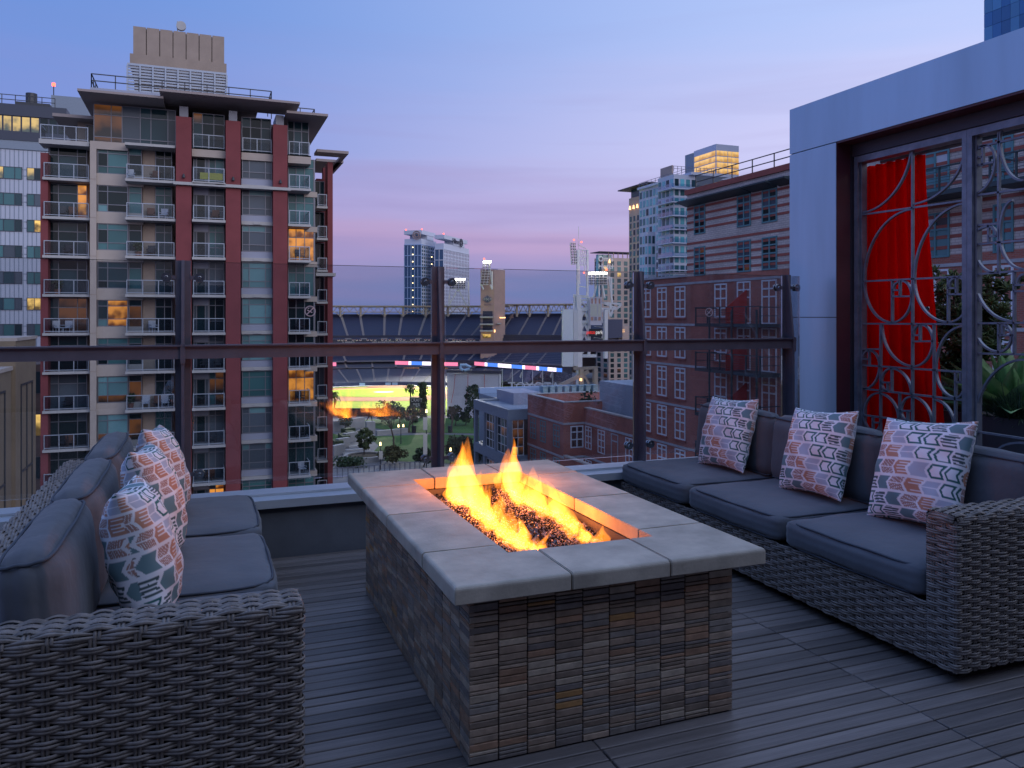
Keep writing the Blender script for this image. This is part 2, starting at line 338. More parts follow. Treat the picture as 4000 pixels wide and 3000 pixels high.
for i in range(len(PX)):
    a = PX[i] + .009 if i < 4 else None
    if i < 4:
        bb = PX[i+1] - .009
        r = MB(); r.box(a, YN + .004, 1.074, bb, YN + .012, 1.142); r.box(a, YN - .018, 1.142, bb, YN + .052, 1.150); r.build('mid_rail', 'rail_metal', rail)
        g = MB(); g.box(PX[i] + .046, YF - .019, .36, PX[i+1] - .046, YF - .009, 1.607); gl = g.build('glass_panel', 'rail_glass', rail)
        e = MB(); e.box(PX[i] + .047, YF - .0185, 1.6075, PX[i+1] - .047, YF - .0095, 1.6095); e.build('glass_edge', 'rubber', rail)
        if i in (1, 2):                                # frosted no-smoking mark
            cx = PX[i+1] - (.735 if i == 1 else .62); cx = at_y(1210, 1200, YF).x if i == 1 else at_y(2763, 1208, YF).x
            cz, y = 1.337, YF - .0205
            k = MB(); n = 28
            for q in range(n):
                a0, a1 = 2*math.pi*q/n, 2*math.pi*(q+1)/n
                k.quad(*[(cx + rr * math.cos(t), y, cz + rr * math.sin(t)) for rr, t in ((.026, a0), (.032, a0), (.032, a1), (.026, a1))])
            k.beam((cx - .020, y - .0002, cz - .020), (cx + .020, y - .0002, cz + .020), .0004, .006, up=(-1, 0, 1))
            k.beam((cx - .017, y - .0004, cz + .006), (cx + .012, y - .0004, cz - .009), .0004, .006, up=(1, 0, 1))
            k.beam((cx - .012, y - .0004, cz + .012), (cx - .006, y - .0004, cz + .018), .0004, .003, up=(-1, 0, 1))
            k.build('no_smoking_mark', 'frost', gl)
g = MB(); g.box(PX[4] + .046, YF - .019, .36, 4.15, YF - .009, 1.607); g.build('glass_panel', 'rail_glass', rail)

# ================================================================ FIRE TABLE
TX0, TX1, TY0, TY1 = .648, 1.697, 2.10, 3.836; ZB, ZTT = .5045, .555
HX0, HX1, HY0, HY1 = .905, 1.430, 2.36, 3.575
BX0, BX1, BY0, BY1 = .718, 1.632, 2.188, 3.748
ft = thing('fire_table', 'rectangular fire table clad in stacked slate strips with concrete top', 'fire table', ((TX0+TX1)/2, (TY0+TY1)/2, 0))
co = MB(); t_ = .008
co.box(BX0 + t_, BY0 + t_, 0, HX0, BY1 - t_, ZB - .002); co.box(HX1, BY0 + t_, 0, BX1 - t_, BY1 - t_, ZB - .002)
co.box(HX0 + .0005, BY0 + t_, 0, HX1 - .0005, HY0, ZB - .002); co.box(HX0 + .0005, HY1, 0, HX1 - .0005, BY1 - t_, ZB - .002)
co.build('core', 'grout', ft)
pn = MB(); w = .0035; zp = .36
pn.box(HX0, HY0, zp - .01, HX1, HY1, zp)
pn.box(HX0 + .001, HY0 + .001, zp, HX0 + w, HY1 - .001, ZB - .003); pn.box(HX1 - w, HY0 + .001, zp, HX1 - .001, HY1 - .001, ZB - .003)
pn.box(HX0 + w, HY0 + .001, zp, HX1 - w, HY0 + w, ZB - .003); pn.box(HX0 + w, HY1 - w, zp, HX1 - w, HY1 - .001, ZB - .003)
pn.build('fire_pan', 'pan', ft)
# coping slabs
GJ = .0022
X = [TX0, HX0, 1.005, 1.34, HX1, TX1]; YJ = [TY0, HY0, 2.45, 2.967, 3.475, HY1, TY1]
def slab(poly):
    bm = bmesh.new(); vs = [bm.verts.new((p[0], p[1], ZB)) for p in poly]; f = bm.faces.new(vs)
    r = bmesh.ops.extrude_face_region(bm, geom=[f]); 
    for v in [g for g in r['geom'] if isinstance(g, bmesh.types.BMVert)]: v.co.z = ZTT + random.uniform(-.0008, .0008)
    bmesh.ops.recalc_face_normals(bm, faces=bm.faces)
    def outer(e):
        a, c = e.verts[0].co, e.verts[1].co
        if min(a.z, c.z) < ZB + .02: return False
        return any(abs(a[i] - lim) < 1e-4 and abs(c[i] - lim) < 1e-4 for i, lim in ((0, TX0), (0, TX1), (1, TY0), (1, TY1)))
    bmesh.ops.bevel(bm, geom=[e for e in bm.edges if outer(e)], offset=.012, segments=4, affect='EDGES', profile=.5)
    sm = [e for e in bm.edges if e.is_manifold and e.calc_face_angle(0) > 1.2]
    bmesh.ops.bevel(bm, geom=sm, offset=.0025, segments=2, affect='EDGES')
    me = bpy.data.meshes.new('top_slab'); bm.to_mesh(me); bm.free(); me.materials.append(MAT['concrete'])
    return obj('top_slab', me, ft)
g = GJ
slab([(X[0], YJ[0]), (X[2]-g, YJ[0]), (X[2]-g, YJ[1]), (X[1], YJ[1]), (X[1], YJ[2]-g), (X[0], YJ[2]-g)])
slab([(X[3]+g, YJ[0]), (X[5], YJ[0]), (X[5], YJ[2]-g), (X[4], YJ[2]-g), (X[4], YJ[1]), (X[3]+g, YJ[1])])
slab([(X[0], YJ[4]+g), (X[1], YJ[4]+g), (X[1], YJ[5]), (X[2]-g, YJ[5]), (X[2]-g, YJ[6]), (X[0], YJ[6])])
slab([(X[4], YJ[4]+g), (X[5], YJ[4]+g), (X[5], YJ[6]), (X[3]+g, YJ[6]), (X[3]+g, YJ[5]), (X[4], YJ[5])])
for a, c in ((0, 1), (4, 5)):
    for q in (2, 3): slab([(X[a], YJ[q]+g), (X[c], YJ[q]+g), (X[c], YJ[q+1]-g), (X[a], YJ[q+1]-g)])
slab([(X[2]+g, YJ[0]), (X[3]-g, YJ[0]), (X[3]-g, YJ[1]), (X[2]+g, YJ[1])]); slab([(X[2]+g, YJ[5]), (X[3]-g, YJ[5]), (X[3]-g, YJ[6]), (X[2]+g, YJ[6])])
# stacked slate strips: straight columns of thin and thick strips
smesh = {}
def strip_mesh(Wd, H, mi):
    k = (Wd, H, mi)
    if k not in smesh:
        bm = bmesh.new(); bmesh.ops.create_cube(bm, size=1)
        for v in bm.verts: v.co = Vector((v.co.x * (Wd - .0042), v.co.y * .016, v.co.z * (H - .0032)))
        bmesh.ops.bevel(bm, geom=[e for e in bm.edges if all(v.co.y < 0 for v in e.verts)], offset=.0014, segments=1, affect='EDGES')
        me = bpy.data.meshes.new('slate_strip'); bm.to_mesh(me); bm.free(); me.materials.append(MAT['slate%d' % mi]); smesh[k] = me
    return smesh[k]
def strips(n, width, place, keep, rz):
    cw_ = width / n; out = []
    for c in range(n):
        z = .004
        while z < ZB - .006:
            H = random.choice((.0118, .0118, .0205, .0205, .0235)); H = min(H, ZB - .002 - z)
            if H < .008: break
            mi = random.choices(range(8), (6, 6, 4, 5, 3.5, 4, 2.5, .7))[0]
            d = random.uniform(-.0007, .0007); p = place((c + .5) * cw_, d, z + H/2)
            if keep > 0: obj('slate_strip', strip_mesh(round(cw_, 4), round(H, 4), mi), ft, loc=p, rz=rz); keep -= 1
            else: out.append((p, cw_, H, mi))
            z += H
    if out:
        mats = ['slate%d' % i for i in range(8)]; b = MB()
        for p, wd, H, mi in out:
            b.mi = mi; hw, hh = (wd - .0042) / 2, (H - .0032) / 2
            if abs(rz) > .1: b.box(p[0] - .008, p[1] - hw, p[2] - hh, p[0] + .008, p[1] + hw, p[2] + hh)
            else: b.box(p[0] - hw, p[1] - .008, p[2] - hh, p[0] + hw, p[1] + .008, p[2] + hh)
        q = b.build('slate_cladding', mats, ft); q['kind'] = 'stuff'
    return keep
kp = strips(10, BX1 - BX0, lambda u, d, z: (BX0 + u, BY0 + .008 + d, z), 285, 0)
kp = strips(17, BY1 - BY0, lambda u, d, z: (BX0 + .008 + d, BY0 + u, z), max(0, kp), -math.pi/2)
strips(17, BY1 - BY0, lambda u, d, z: (BX1 - .008 + d, BY0 + u, z), 0, math.pi/2)
strips(10, BX1 - BX0, lambda u, d, z: (BX0 + u, BY1 - .008 + d, z), 0, 0)
# fire glass
def shards(n, fn, smin, smax, name, mt):
    V, F = [], []
    for i in range(n):
        p = fn(); s = random.uniform(smin, smax); o_ = len(V)
        k = random.choice((4, 5)); q = [Vector((random.gauss(0, 1), random.gauss(0, 1), random.gauss(0, 1))).normalized() * s * random.uniform(.6, 1) for _ in range(5)]
        V += [tuple(Vector(p) + v) for v in q]; F += [(o_, o_+1, o_+2), (o_, o_+2, o_+3), (o_, o_+3, o_+1), (o_+1, o_+4, o_+2), (o_+2, o_+4, o_+3), (o_+3, o_+4, o_+1)]
    me = mesh_np(name, V, F, mt, smooth=False); return obj(name, me, ft, kind='stuff')
RL, RR = 1.045, 1.315
def bedz(x, y):
    z = .462
    for c in (RL, RR): z += .028 * math.exp(-((x - c) / .075) ** 2)
    return z + .012 * math.sin(9 * y + 5 * x)
def pt_any():
    x, y = random.uniform(HX0 + .012, HX1 - .012), random.uniform(HY0 + .012, HY1 - .012); return (x, y, bedz(x, y) + random.uniform(-.014, .006))
def pt_ridge():
    c = random.choice((RL, RR)); x = random.gauss(c, .046); y = random.uniform(HY0 + .08, HY1 - .08); x = min(max(x, HX0 + .012), HX1 - .012); return (x, y, bedz(x, y) + random.uniform(-.006, .008))
bed = MB(); nx, ny = 22, 44; o0 = len(bed.v)
for j in range(ny + 1):
    for i in range(nx + 1):
        x = HX0 + .004 + (HX1 - HX0 - .008) * i / nx; y = HY0 + .004 + (HY1 - HY0 - .008) * j / ny; bed.v.append((x, y, bedz(x, y) - .014))
for j in range(ny):
    for i in range(nx):
        a = j * (nx + 1) + i; bed.f.append((a, a + 1, a + nx + 2, a + nx + 1)); bed.m.append(0)
bed.build('glass_bed', 'glass_dark', ft)
shards(4200, pt_any, .005, .012, 'dark_fire_glass', 'glass_dark'); shards(5600, pt_ridge, .004, .009, 'pale_fire_glass', 'glass_pale')
shards(500, pt_any, .004, .010, 'pale_fire_glass', 'glass_pale')

# flames: burning gas, a glowing volume
fm = bpy.data.materials.new('flame_gas'); fm.use_nodes = True; nt = fm.node_tree; nt.nodes.clear()
em = nt.nodes.new('ShaderNodeEmission'); em.inputs[0].default_value = (1.0, .27, .022, 1); em.inputs[1].default_value = 28
oo = nt.nodes.new('ShaderNodeOutputMaterial'); nt.links.new(em.outputs[0], oo.inputs['Volume']); MAT['flame_gas'] = fm
fire = thing('gas_fire', 'two rows of yellow and orange gas flames burning over the fire glass', 'fire', (1.18, 3.0, .45))
def tongue(x, y, z, h, r, lean=(0, 0), seed=0):
    rs = random.Random(seed); ph = [rs.uniform(0, 6.3) for _ in range(6)]; V, F = [], []; ns, nr = 15, 12
    for i in range(ns + 1):
        t = i / ns; rad = r * (math.sin(math.pi * min(1, t * .5 + .16)) ** 1.0) * (1 - t ** 1.35) ** .85 * (1 + .20 * math.sin(7 * t + ph[0])) + .0004
        if t < .12: rad *= .55 + t / .12 * .45
        cx = x + lean[0] * t * t + .17 * h * t * (math.sin(4.2 * t + ph[1]) * .45 + math.sin(9 * t + ph[2]) * .16)
        cy = y + lean[1] * t * t + .20 * h * t * (math.sin(4.6 * t + ph[3]) * .55 + math.sin(10 * t + ph[4]) * .18)
        tw = ph[5] + 1.8 * t
        for k in range(nr):
            a = 2 * math.pi * k / nr; ell = 1 + .55 * math.cos(2 * (a - tw)) + .12 * math.sin(3 * a + 8 * t + ph[2])
            V.append((cx + rad * ell * math.cos(a) * .75, cy + rad * ell * math.sin(a), z + h * t))
    for i in range(ns):
        for k in range(nr): F.append((i*nr + k, i*nr + (k+1) % nr, (i+1)*nr + (k+1) % nr, (i+1)*nr + k))
    b = MB(); b.v = V; b.f = F + [tuple(range(nr))[::-1], tuple(ns*nr + k for k in range(nr))]; b.m = [0] * len(b.f)
    return b.build('flame', 'flame_gas', fire, smooth=True)
sd = 100
for row, (cx, ya, yb, tall) in enumerate(((RL, 2.56, 3.42, ((3.30, .33), (3.38, .24), (3.20, .27), (3.10, .20), (3.00, .16), (2.88, .20), (2.76, .16), (2.66, .14), (2.56, .13), (2.48, .09))),
                                          (RR, 2.66, 3.48, ((3.42, .27), (3.36, .20), (3.26, .17), (3.16, .17), (3.06, .15), (2.95, .16), (2.84, .14), (2.73, .13), (2.62, .10))))):
    for (y, h) in tall:
        for q in range(5):
            sd += 1; hh = h * (.95, .75, .58, .48, .40)[q] * random.uniform(.9, 1.1); x = cx + random.gauss(0, .013); yy = y + random.gauss(0, .034)
            tongue(x, yy, bedz(x, yy) - .004, hh, (.044, .048, .050, .048, .044)[q] * (.78 + hh * 1.7), (random.gauss(-.01, .02), random.gauss(.0, .03)), sd)
for i, (x, y, e) in enumerate(((RL, 3.28, 9), (RL, 3.0, 6), (RL, 2.72, 4), (RR, 3.36, 9), (RR, 3.08, 6), (RR, 2.8, 4))):
    l = bpy.data.lights.new('flame_light', 'POINT'); l.energy = e * .55; l.color = (1, .25, .03); l.shadow_soft_size = .035
    lo = obj('flame_light', l, fire, loc=(x, y, .535 if i % 3 else .64)); lo.visible_glossy = False     # the burning gas itself is what glass and steel mirror
# ================================================================ SOFAS
def weave(name, L, V0, V1, M, parent, p=.047, rp=.0165, A=.0058, seed=0):
    """Woven strands: rows run along s over a length L and pass over and under paired stakes; M(s, t, n) places them."""
    r = np.random.default_rng(seed); nst = max(2, int(round(L / p))); p = L / nst; nr = max(1, int(round((V1 - V0) / rp))); rp = (V1 - V0) / nr
    VV, QQ = [], []; base = 0
    per = 6; ns = nst * per + 1; s = np.linspace(0, L, ns)
    cs = np.array([[-.5, 0], [-.22, .5], [.22, .5], [.5, 0]])
    for j in range(nr):
        tc_ = V0 + (j + .5) * rp
        off = A * np.sin(np.pi * s / p + 1e-6) * (1 if j % 2 else -1)
        for q in (-1, 1):
            wd = rp * .50 * r.uniform(.92, 1.12); tt = tc_ + q * rp * .245 + r.normal(0, rp * .03) + .0012 * np.sin(s * r.uniform(8, 20) + r.uniform(0, 6))
            o2 = off + r.normal(0, .0004)
            S = np.repeat(s[:, None], 4, 1); Tn = tt[:, None] + cs[None, :, 0] * wd; Nn = o2[:, None] + cs[None, :, 1] * .0068
            VV.append(M(S, Tn, Nn).reshape(-1, 3))
            i = np.arange(ns - 1)[:, None] * 4 + np.arange(3)[None, :]; i = i.ravel() + base
            QQ.append(np.stack([i, i + 4, i + 5, i + 1], 1)); base += ns * 4
    nt_ = nr * 2 + 1; t = np.linspace(V0, V1, nt_)
    for k in range(nst):
        for q in (-1, 1):
            sc = (k + .5) * p + q * .0046; wd = .0078
            S = sc + np.repeat(cs[None, :, 0] * wd, nt_, 0); Tn = np.repeat(t[:, None], 4, 1); Nn = -.001 + np.repeat(cs[None, :, 1] * .005, nt_, 0)
            VV.append(M(S, Tn, Nn).reshape(-1, 3))
            i = np.arange(nt_ - 1)[:, None] * 4 + np.arange(3)[None, :]; i = i.ravel() + base
            QQ.append(np.stack([i, i + 1, i + 5, i + 4], 1)); base += nt_ * 4
    me = mesh_np(name, np.concatenate(VV), np.concatenate(QQ), 'wicker'); o = obj(name, me, parent); o['kind'] = 'stuff'; return o
def path_map(pts, rad=.018):
    """plan path with rounded corners; outward normal lies to the right of travel"""
    P = []; 
    for i, p in enumerate(pts):
        p = np.array(p, float)
        if 0 < i < len(pts) - 1:
            a = np.array(pts[i-1], float) - p; c = np.array(pts[i+1], float) - p; a /= np.linalg.norm(a); c /= np.linalg.norm(c)
            for t in np.linspace(0, 1, 6): P.append((1-t)**2 * (p + a*rad) + 2*t*(1-t)*p + t*t*(p + c*rad))
        else: P.append(p)
    P = np.array(P); d = np.linalg.norm(np.diff(P, axis=0), axis=1); cum = np.concatenate([[0], np.cumsum(d)])
    tg = np.gradient(P, cum, axis=0); tg /= np.linalg.norm(tg, axis=1)[:, None]
    def M(S, T, Nn):
        x = np.interp(S, cum, P[:, 0]); y = np.interp(S, cum, P[:, 1]); tx = np.interp(S, cum, tg[:, 0]); ty = np.interp(S, cum, tg[:, 1])
        return np.stack([x + ty * Nn, y - tx * Nn, T + 0 * S], -1)
    return cum[-1], M
def cap_map(o, du, dv, wid, z, r=.02):
    """top of an arm or back: rows along du, the width dv rolls over both edges"""
    o = np.array(o, float); du = np.array(du, float); dv = np.array(dv, float); q = r * math.pi / 2; Lf = wid - 2 * r
    def M(S, T, Nn):
        a = np.clip(T / q, 0, 1) * math.pi / 2; c = np.clip((T - q - Lf) / q, 0, 1) * math.pi / 2; f = np.clip(T - q, 0, Lf)
        across = r - r * np.cos(a) + f + r * np.sin(c); up = -r + r * np.sin(a) - (r - r * np.cos(c))
        nv = -np.cos(a) + np.sin(c); nu = np.sin(a) * np.cos(c)
        x = o[0] + du[0] * S + dv[0] * (across + nv * Nn); y = o[1] + du[1] * S + dv[1] * (across + nv * Nn)
        return np.stack([x, y, z + up + nu * Nn], -1)
    return 2 * q + Lf, M
def cushion(name, cx, cy, z0, hx, hy, hz, parent, mt='fabric', r=.035, crown=.02, tilt=0, seed=0, wr=.003, n=16, pipe=True, yaw=0):
    rs = np.random.default_rng(seed); bm = bmesh.new(); bmesh.ops.create_cube(bm, size=2); bmesh.ops.subdivide_edges(bm, edges=bm.edges, cuts=n, use_grid_fill=True)
    ph = rs.uniform(0, 6.3, 8); T = Matrix.Translation((cx, cy, z0)) @ Matrix.Rotation(yaw, 4, 'Z') @ Matrix.Rotation(tilt, 4, 'Y') @ Matrix.Translation((0, 0, hz))
    for v in bm.verts:
        p = v.co.copy(); u, w_, k = p.x, p.y, p.z
        q = Vector((u * hx, w_ * hy, k * hz)); inn = Vector((max(-hx + r, min(hx - r, q.x)), max(-hy + r, min(hy - r, q.y)), max(-hz + r, min(hz - r, q.z))))
        d = q - inn
        if d.length > 1e-7: q = inn + d.normalized() * r
        b2 = (1 - u*u) * (1 - w_*w_); q.z += math.copysign(crown * b2 ** .6, k) if abs(k) > .3 else 0
        b3 = (1 - w_*w_) * (1 - k*k); b4 = (1 - u*u) * (1 - k*k)
        q.x += math.copysign(.016 * b3, u) if abs(u) > .6 else 0; q.y += math.copysign(.010 * b4, w_) if abs(w_) > .6 else 0
        wob = wr * (math.sin(9*u + 5*w_ + ph[0]) + .7 * math.sin(17*w_ - 6*u + ph[1]) + .6 * math.sin(23*u + 11*k + ph[2])) 
        edge = max(abs(u), abs(w_)); wob += wr * 1.3 * max(0, edge - .72) / .28 * (math.sin(61 * (u if abs(w_) > abs(u) else w_) + ph[4]) * (.5 + .5 * math.sin(9 * (u + w_) + ph[5])))
        q += Vector((u, w_, k)).normalized() * wob
        v.co = T @ q
    me = bpy.data.meshes.new(name); bm.to_mesh(me); bm.free(); me.materials.append(MAT[mt]); me.polygons.foreach_set('use_smooth', [True] * len(me.polygons))
    o = obj(name, me, parent)
    if pipe:
        for k in (1, -1):
            pts = []
            for e in range(64):
                a = 2 * math.pi * e / 64; c_, s_ = math.cos(a), math.sin(a); f = (abs(c_)**9 + abs(s_)**9) ** (-1/9)
                u, w_ = c_ * f, s_ * f
                e_ = .293 * r; q = Vector((u * (hx - e_ + .0022) + math.copysign(.0058 * (1 - w_*w_), u), w_ * (hy - e_ + .0022) + math.copysign(.0038 * (1 - u*u), w_), k * (hz - e_ + .0015)))
                pts.append(T @ (q + Vector((0, 0, .0015 * math.sin(8*a + ph[3])))))
            pts.append(pts[0]); MB().tube(pts, .0048, 6, cap=False).build('piping', 'piping', o, smooth=True)
    return o

SEAT, ARM, BASE = .40, .60, .262
def sofa(label, x_front, x_back, y0, y1, cush, name='wicker_sofa', seed=0):
    s = 1 if x_back > x_front else -1                      # +1 the back stands on the +x side
    so = thing(name, label, 'sofa', ((x_front + x_back)/2, (y0 + y1)/2, 0))
    T = .125; xb = x_back - s * T; e = .006
    def bx(*a): return MB().box(*a)
    bx(x_front + s*e, y0 + e, .05, xb - s*.001, y1 - e, BASE - .01).build('base_core', 'wicker_core', so)
    bx(xb, y0 + e, .05, x_back - s*e, y1 - e, ARM - .012).build('back_core', 'wicker_core', so)
    bx(x_front + s*e, y0 + e, BASE - .009, xb - s*.001, y0 + T - e, ARM - .012).build('arm_core', 'wicker_core', so)
    for yy in (y0 + .08, (y0+y1)/2, y1 - .08):
        for xx in (x_front + s*.08, x_back - s*.08): MB().cyl((xx, yy, 0), .018, .052, 10).build('foot', 'rubber', so)
    f, b_ = x_front, x_back
    # outward normal to the right of travel
    near = [(b_, y0), (f, y0)] if s > 0 else [(f, y0), (b_, y0)]
    # arm: outside face, rounded end, inside face (one strip of weave wrapped round the corner)
    if s > 0:  arm = [(f, y0 + T), (f, y0), (b_, y0)]
    else:      arm = [(b_, y0), (f, y0), (f, y0 + T)]
    L, M = path_map(arm); weave('arm_weave', L, .045, ARM - .018, M, so, seed=seed)
    fr = [(f, y1), (f, y0 + T + .002)] if s > 0 else [(f, y0 + T + .002), (f, y1)]
    L, M = path_map(fr); weave('front_weave', L, .045, BASE, M, so, seed=seed + 1)
    ins = [(f + s*.004, y0 + T), (xb, y0 + T)]; ins = ins[::-1] if s > 0 else ins[::-1]
    ins = [(xb, y0 + T), (f + s*.004, y0 + T)] if s < 0 else [(f + s*.004, y0 + T), (xb, y0 + T)]
    # (the inside of the arm faces the cushions)
    ins = [(xb, y0 + T), (f, y0 + T)] if s > 0 else [(f, y0 + T), (xb, y0 + T)]
    ins = ins if True else ins
    L, M = path_map(ins[::-1] if s > 0 else ins[::-1]); 
    bk = [(b_, y0), (b_, y1)] if s > 0 else [(b_, y1), (b_, y0)]
    L2, M2 = path_map(bk); weave('back_weave', L2, .045, ARM - .018, M2, so, seed=seed + 2)
    far = [(b_, y1), (xb, y1)] if s > 0 else [(xb, y1), (b_, y1)]
    L3, M3 = path_map(far); weave('end_weave', L3, .045, ARM - .018, M3, so, seed=seed + 3)
    far2 = [(xb, y1), (f, y1)] if s > 0 else [(f, y1), (xb, y1)]
    L4, M4 = path_map(far2); weave('end_weave', L4, .045, BASE, M4, so, seed=seed + 4)
    Lr, Mc = cap_map((min(f, b_), y0), (1, 0), (0, 1), T, ARM); weave('arm_top_weave', abs(b_ - f), 0, Lr, Mc, so, seed=seed + 5)
    Lr, Mc = cap_map((min(b_, xb), y0 + T, 0), (0, 1), (1, 0), T, ARM + .003)
    weave('back_top_weave', y1 - y0 - T, 0, Lr, Mc, so, seed=seed + 6)
    eb = MB()
    for dx, dz in ((-.004, .020), (-.001, .011), (.006, .004)): eb.tube([(f + s*dx, y0 + .012, ARM - dz - .004), (f + s*dx, y0 + T/2, ARM - dz), (f + s*dx, y0 + T - .012, ARM - dz - .004)], .0058, 6)
    eb.build('arm_end_binding', 'wicker', so, smooth=True)
    # inside faces of arm and back above the seat
    def inner(p0, p1, v0, v1, sd): 
        L, M = path_map([p0, p1]); weave('inner_weave', L, v0, v1, M, so, seed=sd)
    if s > 0: inner((xb, y0 + T), (f, y0 + T), BASE, ARM - .018, seed + 7)
    else: inner((f, y0 + T), (xb, y0 + T), BASE, ARM - .018, seed + 7)
    for i, (a, c) in enumerate(cush):
        hz = (SEAT - BASE) / 2 - .008
        hx = abs(xb - f) / 2 - .012
        cushion('seat_cushion', f + s * (hx - .014), (a + c)/2, BASE + .002, hx, (c - a)/2 - .004, hz, so, r=.034, crown=.013, seed=seed + i, wr=.0016)
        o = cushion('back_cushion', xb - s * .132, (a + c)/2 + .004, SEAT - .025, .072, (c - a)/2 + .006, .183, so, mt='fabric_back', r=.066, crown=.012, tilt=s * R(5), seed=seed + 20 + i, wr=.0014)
    return so
sofa('grey wicker sofa with its arm nearest the camera and its back to the apartment tower', .228, -.62, 1.998, 4.38, [(2.13, 2.82), (2.85, 3.58), (3.62, 4.36)], seed=11)
sofa('grey wicker sofa in front of the scrolled iron screen', 2.47, 3.32, 2.04, 4.44, [(2.175, 2.925), (2.95, 3.695), (3.72, 4.435)], seed=41)

# ---------------------------------------------------------------- printed throw pillows
WHITE = np.array((.76, .77, .82)); TEAL = np.array((.14, .24, .27)); GREEN = np.array((.018, .12, .115)); RUST = np.array((.37, .22, .19)); ORNG = np.array((.49, .25, .17)); PALE = np.array((.42, .47, .57)); DARK = np.array((.06, .095, .105))
def print_colour(u, v):
    """arrow shapes in rows, six kinds in turn, stepping one place with each row (u, v in -1..1)"""
    rowf = (v + 1) * 3.6; row = np.floor(rowf); fv = (rowf - row) - .5
    sx = (u + 1) * 3.0 + row * .84 - np.abs(fv) * .60 + .1
    idx = np.floor(sx); fu = sx - idx; k = ((idx + 70) % 7).astype(int); k[k == 6] = 0; av = np.abs(fv)
    col = np.repeat(WHITE[None, :], u.size, 0)
    ins = (fu > .08) & (fu < .92) & (av < .41)
    h = np.sin(u * 431.3 + v * 91.7) * 43758.5; h = h - np.floor(h)
    ln = np.sin(fv * 30 + .5 * np.sin(fu * 6 + row))
    def put(c, m_): col[m_] = c
    put(GREEN, ins & (k == 0) & ((fu < .22) | (fu > .78) | (av > .30)))
    put(DARK, ins & (k == 1) & (ln > -.35))
    put(TEAL, ins & (k == 2))
    put(RUST, ins & (k == 3) & (av > .022) & (np.sin(fu * 55 + 18 * av) > -.86))
    put(ORNG, ins & (k == 4) & ((np.sin(fv * 34 + 1) > -.62) | (fu < .30)))
    put(PALE, ins & (k == 5) & (av > .02))
    return col
def pillow(cx, cy, z, S, thick, yaw, lean, label, roll=0, ph=0):
    """square pillow; its face looks along local -x, then leaned back and turned by yaw"""
    n = 171; g0 = np.linspace(-1, 1, n); g = np.sin(g0 * math.pi / 2); U, Vv = np.meshgrid(g, g); pu = (.5 * g + .5 * g0) * 1.12; PU, PV = np.meshgrid(pu, pu); rs = np.random.default_rng(int(ph * 100) + 3); w = rs.uniform(0, 6.3, 6)
    e = ((1 - U**2) * (1 - Vv**2)); t = thick * np.clip(e, 0, 1) ** .42
    k = 1 - .085 * (1 - Vv**2) * U**4; k2 = 1 - .085 * (1 - U**2) * Vv**4
    wr = .004 * (np.sin(7*U + 5*Vv + w[0]) + .7*np.sin(11*Vv - 8*U + w[1]) + .5*np.sin(19*U*Vv + w[2])) * np.clip(e, 0, 1) ** .3
    y = U * S * k; zz = Vv * S * k2
    fr = np.stack([-t + wr, y, zz], -1).reshape(-1, 3); bk = np.stack([t + wr, y, zz], -1).reshape(-1, 3)
    M = Matrix.Translation((cx, cy, z + S * .93)) @ Matrix.Rotation(yaw, 4, 'Z') @ Matrix.Rotation(lean, 4, 'Y') @ Matrix.Rotation(roll, 4, 'X')
    A = np.array(M); 
    def tr(p): return p @ A[:3, :3].T + A[:3, 3]
    i = (np.arange(n - 1)[:, None] * n + np.arange(n - 1)[None, :]).ravel()
    q1 = np.stack([i, i + n, i + n + 1, i + 1], 1); q2 = np.stack([i, i + 1, i + n + 1, i + n], 1) + n * n
    me = mesh_np('throw_pillow', np.concatenate([tr(fr), tr(bk)]), np.concatenate([q1, q2]), 'print')
    c = np.concatenate([print_colour(-(PU + ph).ravel(), PV.ravel()), print_colour((PU + ph + .4).ravel(), PV.ravel())])
    at = me.color_attributes.new('print', 'FLOAT_COLOR', 'POINT'); at.data.foreach_set('color', np.concatenate([c, np.ones((len(c), 1))], 1).astype(np.float32).ravel())
    bm = bmesh.new(); bm.from_mesh(me); bmesh.ops.remove_doubles(bm, verts=bm.verts, dist=1e-5); bm.to_mesh(me); bm.free()
    return obj('throw_pillow', me, None, label=label, cat='pillow', group='printed throw pillows on the sofas')
pillow(2.935, 3.985, SEAT + .005, .218, .080, R(0), R(17), 'arrow-print pillow at the end of the right sofa by the railing', R(-3), .1)
pillow(2.925, 3.225, SEAT + .005, .225, .082, R(-2), R(18), 'middle arrow-print pillow on the sofa before the iron screen', R(-4), .0)
pillow(2.925, 2.600, SEAT + .005, .238, .086, R(-2), R(20), 'arrow-print pillow beside the wicker arm of the right sofa', R(-5), .25)
pillow(-.160, 3.92, SEAT + .005, .212, .090, R(180 - 5), R(15), 'arrow-print pillow farthest from the camera on the left sofa', R(5), .15)
pillow(-.165, 3.25, SEAT + .005, .218, .095, R(180 - 4), R(14), 'middle arrow-print pillow on the left sofa', R(4), .33)
pillow(-.165, 2.62, SEAT + .005, .210, .095, R(180 - 2), R(13), 'arrow-print pillow nearest the camera on the left sofa', R(4), .05)
mat('soffit_h', (.12, .11, .115), .8, var=.1, vscale=.5)
